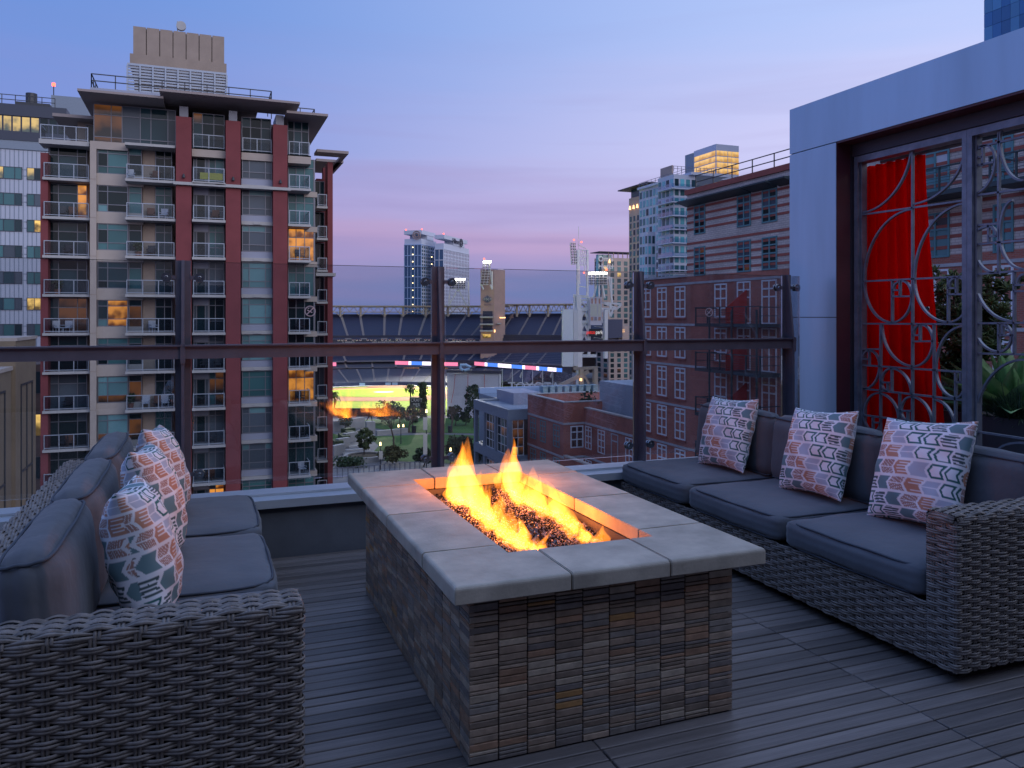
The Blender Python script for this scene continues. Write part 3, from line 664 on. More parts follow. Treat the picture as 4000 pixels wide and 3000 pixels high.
# ================================================================ RIGHT SIDE: white frame, iron screen, curtain, planter
XW, XS = 4.30, 4.50
fr = thing('portal_frame', 'tall pale blue metal clad portal frame around the iron screens', 'frame', (4.5, 3.5, 0))
yA, yB = 5.04, 4.55; zt, zb = 2.93, 2.578
MB().box(XW, yB, 0, XW + .205, yA, 1.298).build('column_panel', 'white_metal', fr); MB().box(XW, yB, 1.304, XW + .205, yA, zb - .004).build('column_panel', 'white_metal', fr)
MB().box(XW + .01, yB + .01, .01, XW + .195, yA - .01, zb).build('column_core', 'dark_frame', fr)
MB().box(XW, -3.0, zb + .003, XW + .42, yA, zt).build('fascia_panel', 'white_metal', fr)
j = MB(); j.box(XW + .004, yB - .004, 0, XW + .13, yB - .0005, zb - .003); j.build('jamb_panel', 'maroon', fr)
MB().box(XW + .134, yB - .006, 0, XW + .204, yB - .0005, zb - .003).build('jamb_channel', 'dark_frame', fr)
MB().box(XW + .004, -3.0, zb - .012, XW + .42, yB - .008, zb + .001).build('soffit', 'maroon', fr)
MB().box(XS - .06, -3.0, zb - .10, XS + .06, yB - .01, zb - .014).build('head_channel', 'dark_frame', fr)

def z3(x, y): return at_x(3200 + x * .603, 800 + y * .603, XS)      # points measured on the screen's plane
def bar(name, pts, par, w=.012, d=.020):
    b = MB(); n = len(pts); pr = None
    for i, p in enumerate(pts):
        a = pts[max(0, i-1)]; c = pts[min(n-1, i+1)]; t = (c - a); t.x = 0; t.normalize(); nn = Vector((0, -t.z, t.y))
        b.v += [tuple(p + nn * s1 * w/2 + Vector((s2 * d/2, 0, 0))) for s1, s2 in ((-1,-1),(1,-1),(1,1),(-1,1))]
    for i in range(n - 1):
        for k in range(4): b.f.append((i*4 + k, i*4 + (k+1) % 4, i*4 + 4 + (k+1) % 4, i*4 + 4 + k)); b.m.append(0)
    b.f += [(3,2,1,0), tuple((n-1)*4 + k for k in range(4))]; b.m += [0, 0]
    return b.build(name, 'iron', par)
def line(par, *pts): return bar('bar', [z3(*p) for p in pts], par)
def arc(par, h, v):
    """quarter ellipse: tangent is level at h and upright at v"""
    a, c = z3(*h), z3(*v); o_ = Vector((XS, a.y, c.z)); pts = []
    for i in range(15):
        t = math.pi / 2 * i / 14; pts.append(Vector((XS, o_.y + (c.y - o_.y) * math.sin(t), o_.z + (a.z - o_.z) * math.cos(t))))
    return bar('scroll', pts, par)
def screen(label, y_left, y_right):
    s = thing('iron_screen', label, 'screen', (XS, (y_left + y_right)/2, 0), 'iron scroll screens in the portal frame')
    for y, nm in ((y_left, 1), (y_right, -1)):
        MB().box(XS - .045, y - .017, .02, XS + .045, y + .017, zb - .102).build('stile', 'iron', s)
        MB().box(XS - .02, y - nm * .020, .06, XS + .02, y - nm * .030, zb - .14).build('inner_stile', 'iron', s)
    MB().box(XS - .045, y_right + .018, zb - .150, XS + .045, y_left - .018, zb - .103).build('top_rail', 'iron', s)
    MB().box(XS - .045, y_right + .018, .02, XS + .045, y_left - .018, .075).build('bottom_rail', 'iron', s)
    return s
yl, ym = z3(268, 500).y, z3(973, 500).y; yr = ym - (yl - ym)
S1 = screen('iron scroll screen with spiral bars in front of the red curtain', yl, ym)
L = lambda *p: line(S1, *p)
L((278, 65), (955, -30)); L((607, -440), (605, 1700)); L((278, 497), (955, 463)); L((275, 770), (955, 773))
L((475, 490), (475, 768)); L((475, 594), (602, 592)); L((525, 490), (525, 592)); L((475, 554), (525, 552)); L((838, 468), (838, 770)); L((838, 580), (955, 578)); L((890, 468), (890, 578)); L((838, 541), (890, 539))
L((400, 771), (398, 1480)); L((745, 773), (745, 1450)); L((275, 935), (398, 935)); L((278, 1038), (955, 1085)); L((607, 885), (745, 883)); L((607, 845), (655, 845)); L((655, 775), (655, 883))
L((325, 936), (325, 1038)); L((280, 1000), (325, 1000)); L((280, 1190), (955, 1268)); L((472, 1056), (472, 1212)); L((400, 1150), (472, 1152)); L((445, 1152), (445, 1210)); L((885, 1082), (885, 1450)); L((885, 1150), (955, 1152)); L((918, 1085), (918, 1152))
L((280, 1360), (955, 1452)); L((522, 1222), (522, 1396)); L((350, 1370), (350, 1480)); L((350, 1410), (398, 1412)); L((522, 1335), (605, 1335)); L((575, 1335), (575, 1400)); L((275, 1470), (955, 1600))
for h, v in (((290, 50), (604, -420)), ((618, -5), (950, -391)), ((600, 28), (294, 495)), ((472, 762), (294, 495)), ((472, 762), (601, 594)), ((540, 494), (601, 594)), ((525, 497), (482, 552)),
             ((945, -10), (618, 482)), ((834, 760), (618, 482)), ((834, 760), (950, 660)), ((890, 470), (842, 541)), ((905, 470), (950, 540)),
             ((605, 1046), (408, 778)), ((605, 1046), (737, 883)), ((665, 778), (737, 883)), ((655, 778), (612, 845)), ((325, 943), (285, 1000)), ((325, 943), (392, 1040)), ((288, 1190), (392, 1040)),
             ((475, 1060), (405, 1150)), ((475, 1060), (598, 1225)), ((445, 1208), (405, 1150)), ((945, 785), (757, 1062)), ((882, 1250), (757, 1062)), ((882, 1250), (945, 1152)), ((390, 1220), (292, 1362)), ((390, 1220), (516, 1390)), ((350, 1466), (292, 1362)), ((350, 1466), (396, 1412)),
             ((605, 1243), (532, 1335)), ((605, 1243), (732, 1422)), ((575, 1398), (532, 1335)), ((750, 1262), (876, 1442)), ((605, 1416), (460, 1530)), ((605, 1416), (820, 1600))): arc(S1, h, v)
S2 = screen('second iron scroll screen cut by the right edge in front of the agave', ym - .036, yr)
L = lambda *p: line(S2, *p)
L((1166, -560), (1164, 440)); L((1000, -368), (1327, -441), (1500, -478)); L((1000, -58), (1327, -103), (1500, -128)); L((1062, -385), (1062, -250)); L((1000, -250), (1140, -278)); L((1000, -300), (1062, -312))
L((1000, 135), (1160, 122)); L((1000, 258), (1327, 230), (1500, 216)); L((1100, 130), (1100, 245)); L((1100, 205), (1150, 203)); L((1000, 452), (1327, 425), (1500, 412)); L((1000, 768), (1327, 765), (1500, 764)); L((1265, 432), (1265, 966)); L((1265, 520), (1500, 512)); L((1265, 560), (1500, 557))
L((1165, 768), (1165, 962)); L((1165, 845), (1265, 845)); L((1190, 768), (1190, 845)); L((1000, 962), (1327, 970), (1500, 974)); L((1000, 1466), (1327, 1515), (1500, 1540)); L((1440, -600), (1440, 1700))
for h, v in (((1330, -640), (1172, -430)), ((1330, -160), (1172, -430)), ((1075, -382), (1010, -320)), ((1075, -382), (1142, -290)), ((1005, -70), (1142, -290)), ((1255, -30), (1172, 190)), ((1327, 415), (1172, 190)),
             ((1095, 140), (1010, 205)), ((1095, 140), (1150, 203)), ((1140, 437), (1008, 260)), ((1262, 754), (1008, 455)), ((1330, 450), (1285, 512)), ((1330, 750), (1440, 600)), ((1160, 952), (1008, 775)), ((1160, 952), (1247, 850)), ((1195, 778), (1247, 850)),
             ((1340, 1003), (1006, 1458)), ((1340, 1545), (1140, 1640)), ((1345, 980), (1438, 1240))): arc(S2, h, v)

# red curtain, gathered folds
V, F = [], []; nz, ny_ = 40, 150
for i in range(nz + 1):
    t = i / nz; z = 2.44 - t * 2.36; yn = 4.13 - .15 * t ** 1.4; yf = 4.78
    for k in range(ny_ + 1):
        u = k / ny_; fold = math.sin(u * 46 + .5 * math.sin(u * 9) + .25 * math.sin(3 * t)) * (.018 + .024 * t) + .012 * math.sin(u * 93 + 2 * t)
        V.append((4.70 + fold + .03 * t, yf + (yn - yf) * u + .006 * math.sin(7 * t + 20 * u), z))
for i in range(nz):
    for k in range(ny_): a = i * (ny_ + 1) + k; F.append((a, a + 1, a + ny_ + 2, a + ny_ + 1))
me = mesh_np('curtain', V, F, 'curtain')
cu = obj('curtain', me, None, label='bright red outdoor curtain hanging in folds behind the iron screen', cat='curtain')
md = cu.modifiers.new('thick', 'SOLIDIFY'); md.thickness = .004
k = MB(); k.cyl((4.645, 4.07, 1.36), .018, .004, 14, 'x'); k.build('grommet', 'steel', cu)
MB().cyl((4.70, -1.0, 2.455), .014, 5.52, 10, 'y').build('curtain_rod', 'iron', None, label='dark metal curtain rod under the portal soffit', cat='rod')

# planter with jade bush, agave, grass tuft
pl = thing('planter_box', 'long dark grey planter box behind the iron screens', 'planter', (5.45, 3.0, 0))
p = MB(); x0, x1, y0, y1 = 5.05, 5.75, .2, 4.75
p.box(x0, y0, 0, x0 + .04, y1, .62); p.box(x1 - .04, y0, 0, x1, y1, .62); p.box(x0 + .041, y0, 0, x1 - .041, y0 + .04, .62); p.box(x0 + .041, y1 - .04, 0, x1 - .041, y1, .62); p.build('box', 'planter', pl)
MB().box(x0 + .042, y0 + .042, .05, x1 - .042, y1 - .042, .57).build('soil', 'soil', pl)
def blades(name, items, mt, parent=None, **k):
    """fleshy leaves: base, direction, length, width, droop, thickness"""
    V, F = [], []; ns = 9
    for (b, d, Ln, wd, dr, th) in items:
        b = Vector(b); d = Vector(d).normalized(); side = d.cross(Vector((0, 0, 1)))
        if side.length < 1e-3: side = Vector((1, 0, 0))
        side.normalize(); up = side.cross(d); o_ = len(V)
        for i in range(ns + 1):
            t = i / ns; c = b + d * Ln * t + Vector((0, 0, -dr * t * t)); w_ = wd * (math.sin(math.pi * (t ** .75) * .92 + .12)) + .001
            for s_, n_ in ((-1, .25), (0, -.2), (1, .25), (0, -.2 - th / max(w_, .002))): V.append(tuple(c + side * s_ * w_ + up * n_ * w_))
        for i in range(ns):
            a = o_ + i * 4
            for q in range(4): F.append((a + q, a + (q + 1) % 4, a + 4 + (q + 1) % 4, a + 4 + q))
    me = mesh_np(name, V, F, mt); return obj(name, me, parent, **k)
def rosette(c, n, Lr, wr, dr, seed, tilt0=.15, tilt1=1.35):
    r_ = random.Random(seed); out = []
    for i in range(n):
        f = i / n; a = i * 2.399 + r_.uniform(-.2, .2); el = tilt1 - (tilt1 - tilt0) * f ** .8
        Ln = r_.uniform(*Lr) * (.6 + .5 * f); out.append((c, (math.cos(a) * math.cos(el), math.sin(a) * math.cos(el), math.sin(el)), Ln, r_.uniform(*wr), dr * Ln * f, .006))
    return out
ag = thing('agave', 'large green agave with broad pointed leaves at the right edge', 'agave', (5.35, 3.02, .57))
c0 = at_x(3950, 1560, 5.35)
for i, it in enumerate(rosette((5.35, c0.y, .62), 36, (.60, .82), (.065, .090), .14, 3)): blades('leaf', [it], 'agave_leaf', ag)
MB().cyl((5.35, c0.y, .55), .05, .12, 10).build('stem', 'bark', ag)
jd = thing('jade_bush', 'dark jade bush with small fleshy leaf clusters behind the red curtain', 'bush', (5.45, 4.05, .57))
r_ = random.Random(5); lv = []; tw = MB(); tips = []
for i in range(20):
    px_, py_ = r_.uniform(3610, 3930), r_.uniform(1085, 1470)
    e = at_x(px_, py_, 5.45 + r_.uniform(-.30, .22)); b0 = Vector((5.45 + r_.uniform(-.06, .06), at_x(3720, 1500, 5.45).y + r_.uniform(-.2, .2), .56)); m_ = b0.lerp(e, .55) + Vector((r_.gauss(0, .05), r_.gauss(0, .05), -.05))
    tw.tube([b0, m_, e], [.022, .014, .007], 6); tips += [(e, .14), (m_.lerp(e, .55), .11)]
for e, sp in tips:
    for q in range(9):
        c = e + Vector((r_.gauss(0, sp * .6), r_.gauss(0, sp * .6), r_.gauss(0, sp * .45)))
        for w_ in range(15):
            a = r_.uniform(0, 6.28); el = r_.uniform(-.3, 1.3); lv.append((c, (math.cos(a) * math.cos(el), math.sin(a) * math.cos(el), math.sin(el)), r_.uniform(.045, .075), r_.uniform(.011, .017), 0, .004))
tw.build('branches', 'bark', jd, smooth=True); q = blades('foliage', lv, 'jade_leaf', jd); q['kind'] = 'stuff'
tf = thing('grass_tuft', 'fine leaved blue green tuft at the front of the planter box', 'plant', (5.2, 2.9, .57))
c1 = at_x(3960, 1600, 5.15); it = [((5.15 + r_.gauss(0, .03), c1.y + r_.gauss(0, .05), .57), (r_.gauss(-.25, .5), r_.gauss(0, .5), 1), r_.uniform(.18, .34), .004, r_.uniform(.0, .16), .001) for _ in range(170)]
q = blades('foliage', it, 'grass_plant', tf); q['kind'] = 'stuff'
# the hotel the terrace belongs to: its wall stands behind the camera
hb = thing('hotel_wall', 'dark hotel wall with red columns standing behind the terrace', 'wall', (0, -4.2, 0))
MB().box(-14, -4.6, -24, 26, -4.2, 6.5).build('wall', 'soffit_h', hb)
for x in (-6.5, -2.6, 1.3, 5.2, 9.1, 13, 16.9): MB().box(x, -4.19, 0, x + 1.2, -3.95, 5.4).build('column', 'maroon', hb)
# ================================================================ CITY: materials
G = -23.0
mat('red_stucco', (.20, .048, .055), .85, var=.10, vscale=.6, bump=.15, bscale=8)
mat('cream', (.44, .385, .345), .85, var=.06, vscale=.8)
mat('tan_wall', (.33, .265, .22), .85, var=.08, vscale=.8)
mat('slab_white', (.42, .42, .42), .8, var=.08, vscale=1)
mat('soffit_c', (.33, .28, .27), .9)
mat('alu', (.18, .19, .23), .4, metal=.3)
mat('alu_white', (.34, .39, .47), .45, metal=.2)
mat('spandrel', (.30, .33, .43), .5)
mat('dark_rail', (.05, .055, .065), .5, metal=.3)
mat('pane_dark', (.007, .022, .028), .06, spec=.28, pvar=.5)
mat('pane_navy', (.020, .052, .068), .07, spec=.3, pvar=.4)
mat('pane_teal', (.055, .15, .165), .12, spec=.3, pvar=.35)
mat('pane_blind', (.13, .27, .30), .25, spec=.3, pvar=.25)
mat('pane_grey', (.075, .10, .13), .2, spec=.3, pvar=.25)
mat('pane_aqua', (.13, .42, .48), .12, spec=.7, pvar=.35)
lit('lit_lantern', (.55, .28, .07), (1.0, .62, .22), 1.0, .5); lit('lit_orange', (.12, .030, .005), (1.0, .38, .06), .75, 1.3); lit('lit_yellow', (.10, .06, .01), (1.0, .62, .16), 1.1, 1.1); lit('lit_dim', (.010, .010, .012), (.40, .14, .035), .26, .8); lit('lit_office', (.07, .10, .10), (.9, .62, .22), .8, .8)
brick('red_brick', (.44, .13, .09), (.35, .105, .078), (.36, .23, .19), .24, .085)
brick('pale_brick', (.68, .59, .53), (.58, .50, .46), (.40, .32, .30), .42, .14)
mat('band_stone', (.42, .42, .44), .8, var=.15, vscale=1.5)
mat('band_red', (.33, .095, .075), .85, var=.12, vscale=2)
mat('teal_frame', (.10, .24, .27), .5)
mat('white_frame', (.70, .72, .76), .5)
mat('awning', (.035, .055, .065), .5)
mat('red_panel', (.42, .05, .04), .6)
mat('brown_brick', (.13, .085, .068), .85, var=.15, vscale=2)
mat('office_panel', (.46, .50, .60), .5, pvar=.05)
mat('charcoal_clad', (.045, .055, .085), .5)
mat('grey_clad', (.22, .27, .34), .6, var=.05)
mat('beige_stone', (.46, .36, .32), .85, var=.08, vscale=.3)
mat('white_clad', (.52, .56, .66), .5)
mat('hotel_glass', (.025, .085, .17), .12, spec=.7)
mat('hotel_line', (.28, .40, .60), .5)
mat('roof_grey', (.33, .37, .43), .85, var=.12, vscale=.5)
mat('hvac', (.22, .32, .36), .6, var=.2, vscale=3)
mat('pane_blue', (.03, .14, .36), .12, spec=.8, pvar=.2); mat('pane_blue2', (.08, .25, .48), .12, spec=.8, pvar=.2)
glow('bulb', (1, .70, .32), 6); glow('bulb_red', (1, .10, .06), 5); glow('sconce', (1, .55, .22), 3.5); glow('flood', (1, .93, .86), 22)
mat('terracotta', (.26, .10, .06), .8); mat('shrub', (.045, .085, .035), .7, var=.4, vscale=6); mat('cushion_white', (.55, .55, .60), .8); mat('wood_brown', (.16, .07, .045), .7)
mat('yellow_cloth', (.60, .52, .10), .8)

# ---------------------------------------------------------------- builders (local frame: x along the wall, -y outward)
cache = {}
def window(par, x, y, z, w, h, rz=0, cols=(), rows=(), panes='pane_dark', frame='alu', fw=.06, name='window', deep=.10, split=True):
    cs = [0] + list(cols) + [1]; rs_ = [0] + list(rows) + [1]; key = ('w', round(w, 2), round(h, 2), tuple(cs), tuple(rs_), frame, fw)
    if key not in cache:
        b = MB(); f = fw
        for i, c in enumerate(cs):
            xx = c * w; x0 = max(0, min(w - f, xx - f/2)); b.box(x0, -.03, 0, x0 + f, deep, h)
        for i, r in enumerate(rs_):
            zz = r * h; z0 = max(0, min(h - f, zz - f/2)); b.box(.002, -.022, z0, w - .002, deep - .005, z0 + f)
        cache[key] = b.mesh(name, frame)
    o = obj(name, cache[key], par, loc=(x, y, z), rz=rz); ca, sa = math.cos(rz), math.sin(rz); n = 0
    for i in range(len(cs) - 1):
        for j in range(len(rs_) - 1):
            m_ = panes(i, j) if callable(panes) else panes
            pw, ph = (cs[i+1] - cs[i]) * w, (rs_[j+1] - rs_[j]) * h; k = ('p', round(pw, 2), round(ph, 2), m_)
            if k not in cache: cache[k] = MB().box(.001, 0, .001, pw - .001, .03, ph - .001).mesh('pane', m_)
            lx, ly = cs[i] * w, .03
            obj('pane', cache[k], o, loc=(x + lx * ca - ly * sa, y + lx * sa + ly * ca, z + rs_[j] * h), rz=rz)
    return o
def balcony(par, x, y, z, w, d, rz=0, n=2, left=False, right=False, slab='slab_white', rail='alu_white', glass='balcony_glass', th=.2, hr=1.08):
    key = ('b', round(w, 2), round(d, 2), slab, th)
    if key not in cache:
        b = MB(); b.box(0, 0, -th, w, d, 0); cache[key] = b.mesh('balcony', slab)
    o = obj('balcony', cache[key], par, loc=(x, y, z), rz=rz)
    key = ('r', round(w, 2), round(d, 2), n, left, right, rail, hr)
    if key not in cache:
        b = MB(); e = .08; s = .06
        for i in range(n + 1): px_ = e + (w - 2*e - s) * i / n; b.box(px_, e, 0, px_ + s, e + s, hr)
        b.box(e, e - .01, hr, w - e, e + s + .01, hr + .06); b.box(e + .002, e + .004, .10, w - e - .002, e + s - .004, .15)
        for q, xx in ((left, e), (right, w - e - s)):
            if q: b.box(xx, e + s + .011, hr, xx + s, d - .02, hr + .055); b.box(xx + .004, e + s + .011, .10, xx + s - .004, d - .02, .15)
        cache[key] = b.mesh('railing', rail)
        b = MB(); b.box(e + .02, e + .025, .16, w - e - .02, e + .037, hr - .01)
        for q, xx in ((left, e + .02), (right, w - e - .04)):
            if q: b.box(xx, e + .07, .16, xx + .012, d - .03, hr - .01)
        cache[key + ('g',)] = b.mesh('glass', glass)
    obj('railing', cache[key], o, loc=(x, y, z), rz=rz); obj('glass', cache[key + ('g',)], o, loc=(x, y, z), rz=rz)
    return o
def box(par, name, m_, *a, **k): return MB().box(*a).build(name, m_, par, **k)
def xs(px, Y): return at_y(px, HZ, Y).x

# ---------------------------------------------------------------- red and cream apartment tower
tw = thing('apartment_tower', 'red and cream apartment tower with glass balconies left of the ballpark', 'building', (0, 75, G))
rv = random.Random(21)
YW = 71.4; ZK = lambda k: 3 * k + .1
xL, xR = xs(158, 70.3), xs(1236, 69.5)
box(tw, 'core_wall', 'tan_wall', xL + .3, YW + .35, G, xs(1228, 71) - .4, 92, 15.0)
box(tw, 'penthouse_core', 'soffit_c', xs(420, 71), YW + .4, 15.001, xs(1215, 71) - .4, 90, 18.0)
box(tw, 'red_wall', 'red_stucco', xL, 70.3, G, xs(187, 70.3), YW + .34, ZK(4) + 1.9)
xc0, xc1, xc2 = xs(352, 69.7), xs(377, 69.7), xs(500, 69.7)
box(tw, 'cream_pier', 'cream', xc0, 69.6, G, xc1, YW + .34, 14.449)
for i, (a, c) in enumerate(((687, 748), (882, 940), (1067, 1123))):
    xa, xb_ = xs(a, 68.2), xs(c, 68.2); zt_ = 17.2
    z = G
    for zz in (ZK(4) - .35, zt_):
        box(tw, 'red_pier', 'red_stucco', xa, 68.2, z, xb_, YW + .34, zz); z = zz + (.0 if zz == zt_ else .28)
    box(tw, 'pier_cap', 'alu', xa + .25, 68.6, zt_ + .001, xb_ - .25, YW, 18.1)
    k = MB(); k.cyl((xa + (xb_-xa)/2, 68.05, ZK(4) + .25), .13, .3, 8, 'z', .06); k.build('wall_lamp', 'dark_rail', tw)
box(tw, 'belt_slab', 'slab_white', xs(677, 67.9), 67.9, ZK(4) - .33, xs(1137, 67.9), 68.9, ZK(4) - .10)
def pick(r, w): return r.choices(list(w), list(w.values()))[0]
DK = {'pane_dark': 6, 'pane_navy': 2, 'pane_grey': 1}
lit_l = {(0, 3): 'lit_orange', (0, 0): 'lit_dim', (1, 0): 'lit_orange', (1, -2): 'lit_dim', (3, -2): 'lit_dim', (2, -5): 'lit_orange', (5, 2): 'lit_orange', (5, -2): 'lit_orange', (1, -3): 'lit_dim', (2, -4): 'pane_dark'}
for k in range(-5, 5):
    z = ZK(k)
    # bay 0: loggia with full-width balcony
    a, c = xs(165, 70.0), xs(352, 70.0)
    bo = balcony(tw, a, 70.0, z, c - a - .02, 1.7, n=3, left=True)
    P = {}; L0 = lit_l.get((0, k))
    def p0(i, j, k=k, L0=L0, q=pick(rv, DK)):
        if L0 == 'lit_orange' and i == 2: return 'lit_orange'
        if L0 == 'lit_dim' and i > 0 and j < 2: return 'lit_dim'
        return q if rv.random() < .7 else pick(rv, DK)
    window(tw, xs(187, YW) + .1, YW, z + .02, xs(352, YW) - xs(187, YW) - .3, 2.72, cols=(.24, .74), rows=(.72,), panes=p0)
    # bay 1: cream wall with wide window
    box(tw, 'spandrel', 'cream', xc1 - .001, 69.75, z - .42, xs(560, 69.75), YW + .2, z + .48)
    box(tw, 'joint', 'tan_wall', xc0 + .02, 69.58, z - .03, xc0 + .0 + (xc1 - xc0) - .02, 69.61, z + .0)
    L1 = lit_l.get((1, k)); base = pick(rv, {'pane_dark': 4, 'pane_teal': 4, 'pane_blind': 2, 'pane_navy': 2})
    def p1(i, j, L1=L1, base=base):
        if L1 == 'lit_orange' and i == 1: return 'lit_orange'
        if L1 == 'lit_dim' and j == 0: return 'lit_dim'
        if L1 == 'lit_dim': return 'pane_blind'
        return base if rv.random() < .75 else pick(rv, {'pane_dark': 2, 'pane_teal': 2, 'pane_blind': 1})
    window(tw, xc1 + .05, 69.86, z + .485, xc2 - xc1 - .05, 2.09, cols=(.33,), rows=(.28, .77), panes=p1)
    # bay 2: balcony bay with door, tan wall, window
    a, c = xs(489, 68.4), xs(687, 68.4)
    balcony(tw, a, 68.4, z, c - a - .03, 1.6, n=3, left=True)
    box(tw, 'tan_panel', 'tan_wall', xs(557, 70.2), 70.2, z + .001, xs(605, 70.2), YW + .2, z + 2.79)
    window(tw, xc2 + .02, 70.0, z + .02, xs(557, 70.2) - xc2 - .05, 2.75, rows=(.76,), panes=lambda i, j, k=k: 'lit_dim' if lit_l.get((1, k)) and j == 0 else pick(rv, {'pane_dark': 3, 'pane_teal': 1}))
    window(tw, xs(605, 70.2) + .02, 70.25, z + .02, xs(687, 70.2) - xs(605, 70.2) - .3, 2.75, cols=(.55,), rows=(.74,), panes=lambda i, j, q=pick(rv, {'pane_navy': 3, 'pane_teal': 1, 'pane_dark': 3}): q)
    # bay 3: narrow balcony with door and window
    a, c = xs(750, 67.9), xs(881, 67.9)
    balcony(tw, a, 67.9, z, c - a, 1.7, n=2, left=True, right=True)
    x0, x1 = xs(750, 69.6) + .1, xs(881, 69.6) - .1; L3 = lit_l.get((3, k)) or lit_l.get((2, k))
    box(tw, 'door_panel', 'spandrel', x0, 69.62, z + 2.21, x0 + (x1-x0)*.49, 69.75, z + 2.79)
    window(tw, x0, 69.6, z + .02, (x1 - x0) * .49, 2.18, cols=(.22, .78), panes=lambda i, j: 'pane_dark' if i == 1 else 'pane_grey', name='door')
    q3 = pick(rv, {'pane_dark': 4, 'pane_grey': 2, 'pane_teal': 2})
    window(tw, x0 + (x1-x0)*.50, 69.6, z + .02, (x1-x0)*.50, 2.77, cols=(.42,), rows=(.32, .78), panes=lambda i, j, L3=L3, q3=q3: L3 if L3 and L3 != 'pane_dark' and (i == 1 or j == 1) else q3)
    # bay 4: large window over a spandrel
    x0, x1 = xs(943, 69.0) + .05, xs(1065, 69.0) - .05
    box(tw, 'spandrel', 'spandrel', x0 - .05, 69.05, z + .12, x1 + .05, YW, z + .62); box(tw, 'ledge', 'slab_white', x0 - .05, 68.85, z - .18, x1 + .05, YW, z + .11)
    box(tw, 'vent', 'slab_white', (x0+x1)/2 - .3, 68.78, z - .14, (x0+x1)/2 + .3, 68.849, z + .07)
    q4 = pick(rv, {'pane_grey': 3, 'pane_blind': 3, 'pane_dark': 2, 'pane_teal': 2})
    if k >= 3: q4 = 'pane_grey'
    window(tw, x0, 69.1, z + .64, x1 - x0, 2.15, cols=(.24, .78), rows=(.26, .76), panes=lambda i, j, q4=q4: ('pane_blind' if q4 in ('pane_grey', 'pane_dark') and j == 2 and rv.random() < .6 else q4))
    # bay 5: glazed corner balcony
    a, c = xs(1125, 68.4), xs(1214, 68.4); L5 = lit_l.get((5, k))
    balcony(tw, a + .02, 68.4, z, c - a, 2.0, n=2, right=True)
    q5 = pick(rv, {'pane_dark': 3, 'pane_teal': 3, 'pane_navy': 2})
    x0, x1 = xs(1125, 70.2), xs(1229, 70.2)
    window(tw, x0, 70.2, z + .02, x1 - x0, 2.78, cols=(.3, .62), rows=(.72,), panes=lambda i, j, L5=L5, q5=q5: L5 or q5)
    window(tw, x1 + .001, 70.2, z + .02, 2.6, 2.78, rz=math.pi/2, cols=(.5,), rows=(.72,), panes=lambda i, j, L5=L5, q5=q5: L5 or q5)
    box(tw, 'corner_band', 'cream', x1 - .9, 70.12, z - .45, xR + .15, 73.6, z - .001)
    # rear wing
    a, c = xs(1238, 76.5), xs(1281, 76.5)
    balcony(tw, a, 76.5, z - .3, c - a, 2.2, n=1, right=False)
    window(tw, a + .1, 78.8, z - .28, c - a - .1, 2.7, cols=(.5,), panes=lambda i, j: pick(rv, DK))
box(tw, 'rear_wall', 'red_stucco', xs(1236, 79), 79.0, G, xs(1290, 79), 92, 14.8)
for a, c, y in ((1280, 1300, 76.5), (1262, 1272, 79.5)): box(tw, 'rear_pier', 'red_stucco', xs(a, y), y, G, xs(c, y), y + (1.6 if y < 78 else .8), 16.0)
rb = MB(); rb.box(xs(1238, 75), 75, 16.6, xs(1362, 75), 77, 16.85); rb.box(xs(1330, 77.2), 77.01, 16.6, xs(1362, 75), 86, 16.85); rb.box(xs(1238, 79), 79.5, 16.6, xs(1345, 79), 86, 16.85); rb.build('rear_canopy', 'soffit_c', tw)
box(tw, 'rear_belt', 'slab_white', xs(1236, 76), 76.2, 5.2, xs(1312, 76.2), 78, 5.5)
# penthouse
z = 15.0
x0, x1 = xs(365, 69.9), xs(687, 69.9)
box(tw, 'penthouse_band', 'cream', xc0, 69.6, z - .55, xs(500, 69.6), YW, z + .05)
box(tw, 'penthouse_slab', 'slab_white', xs(487, 68.4), 68.4, z - .3, xs(687, 68.4) - .05, YW, z - .1)
window(tw, x0, 69.95, z + .06, x1 - x0, 3.0, cols=(.21, .34, .56, .69, .9), rows=(.14, .72), panes=lambda i, j: ('lit_dim' if i < 2 else ('pane_navy' if i in (3, 4) else 'pane_grey')))
for a, c in ((750, 881), (943, 1065), (1125, 1214)):
    xa, xb_ = xs(a, 69), xs(c, 69); box(tw, 'penthouse_band', 'cream', xa, 68.9, z - .75, xb_, YW, z - .05)
    window(tw, xa + .05, 69.9, z + .0, xb_ - xa - .1, 3.0, cols=(.3, .66), rows=(.72,), panes=lambda i, j: pick(rv, {'pane_dark': 3, 'pane_navy': 3, 'lit_dim': .2}))
    balcony(tw, xa, 68.9, z - .05, xb_ - xa, .9, n=2, th=.1)
ev = MB()
ev.box(xs(309, 68.2), 67.2, 18.24, xs(640, 68.2), 84, 18.42); ev.box(xs(640, 67) - .3, 66.5, 18.62, xs(1172, 66.5), 70.6, 18.80); ev.box(xs(640, 67) - .3, 70.601, 18.6, xs(1172, 66) - 3, 84, 18.84); ev.box(xs(1165, 68) - 1, 67.2, 18.0, xs(1275, 68.2), 84, 18.2); ev.build('roof_eaves', 'soffit_c', tw)
box(tw, 'roof_kerb', 'spandrel', xs(355, 69), 68.6, 18.421, xs(640, 69), 83, 18.95)
rl = MB()
def guard(p, q, n, hh=1.15, w_=.07):
    p, q = Vector(p), Vector(q)
    for i in range(n + 1): a = p.lerp(q, i / n); rl.beam(a, a + Vector((0, 0, hh)), w_)
    for f in (.55, 1.0): rl.beam(p + Vector((0, 0, hh * f)), q + Vector((0, 0, hh * f)), w_)
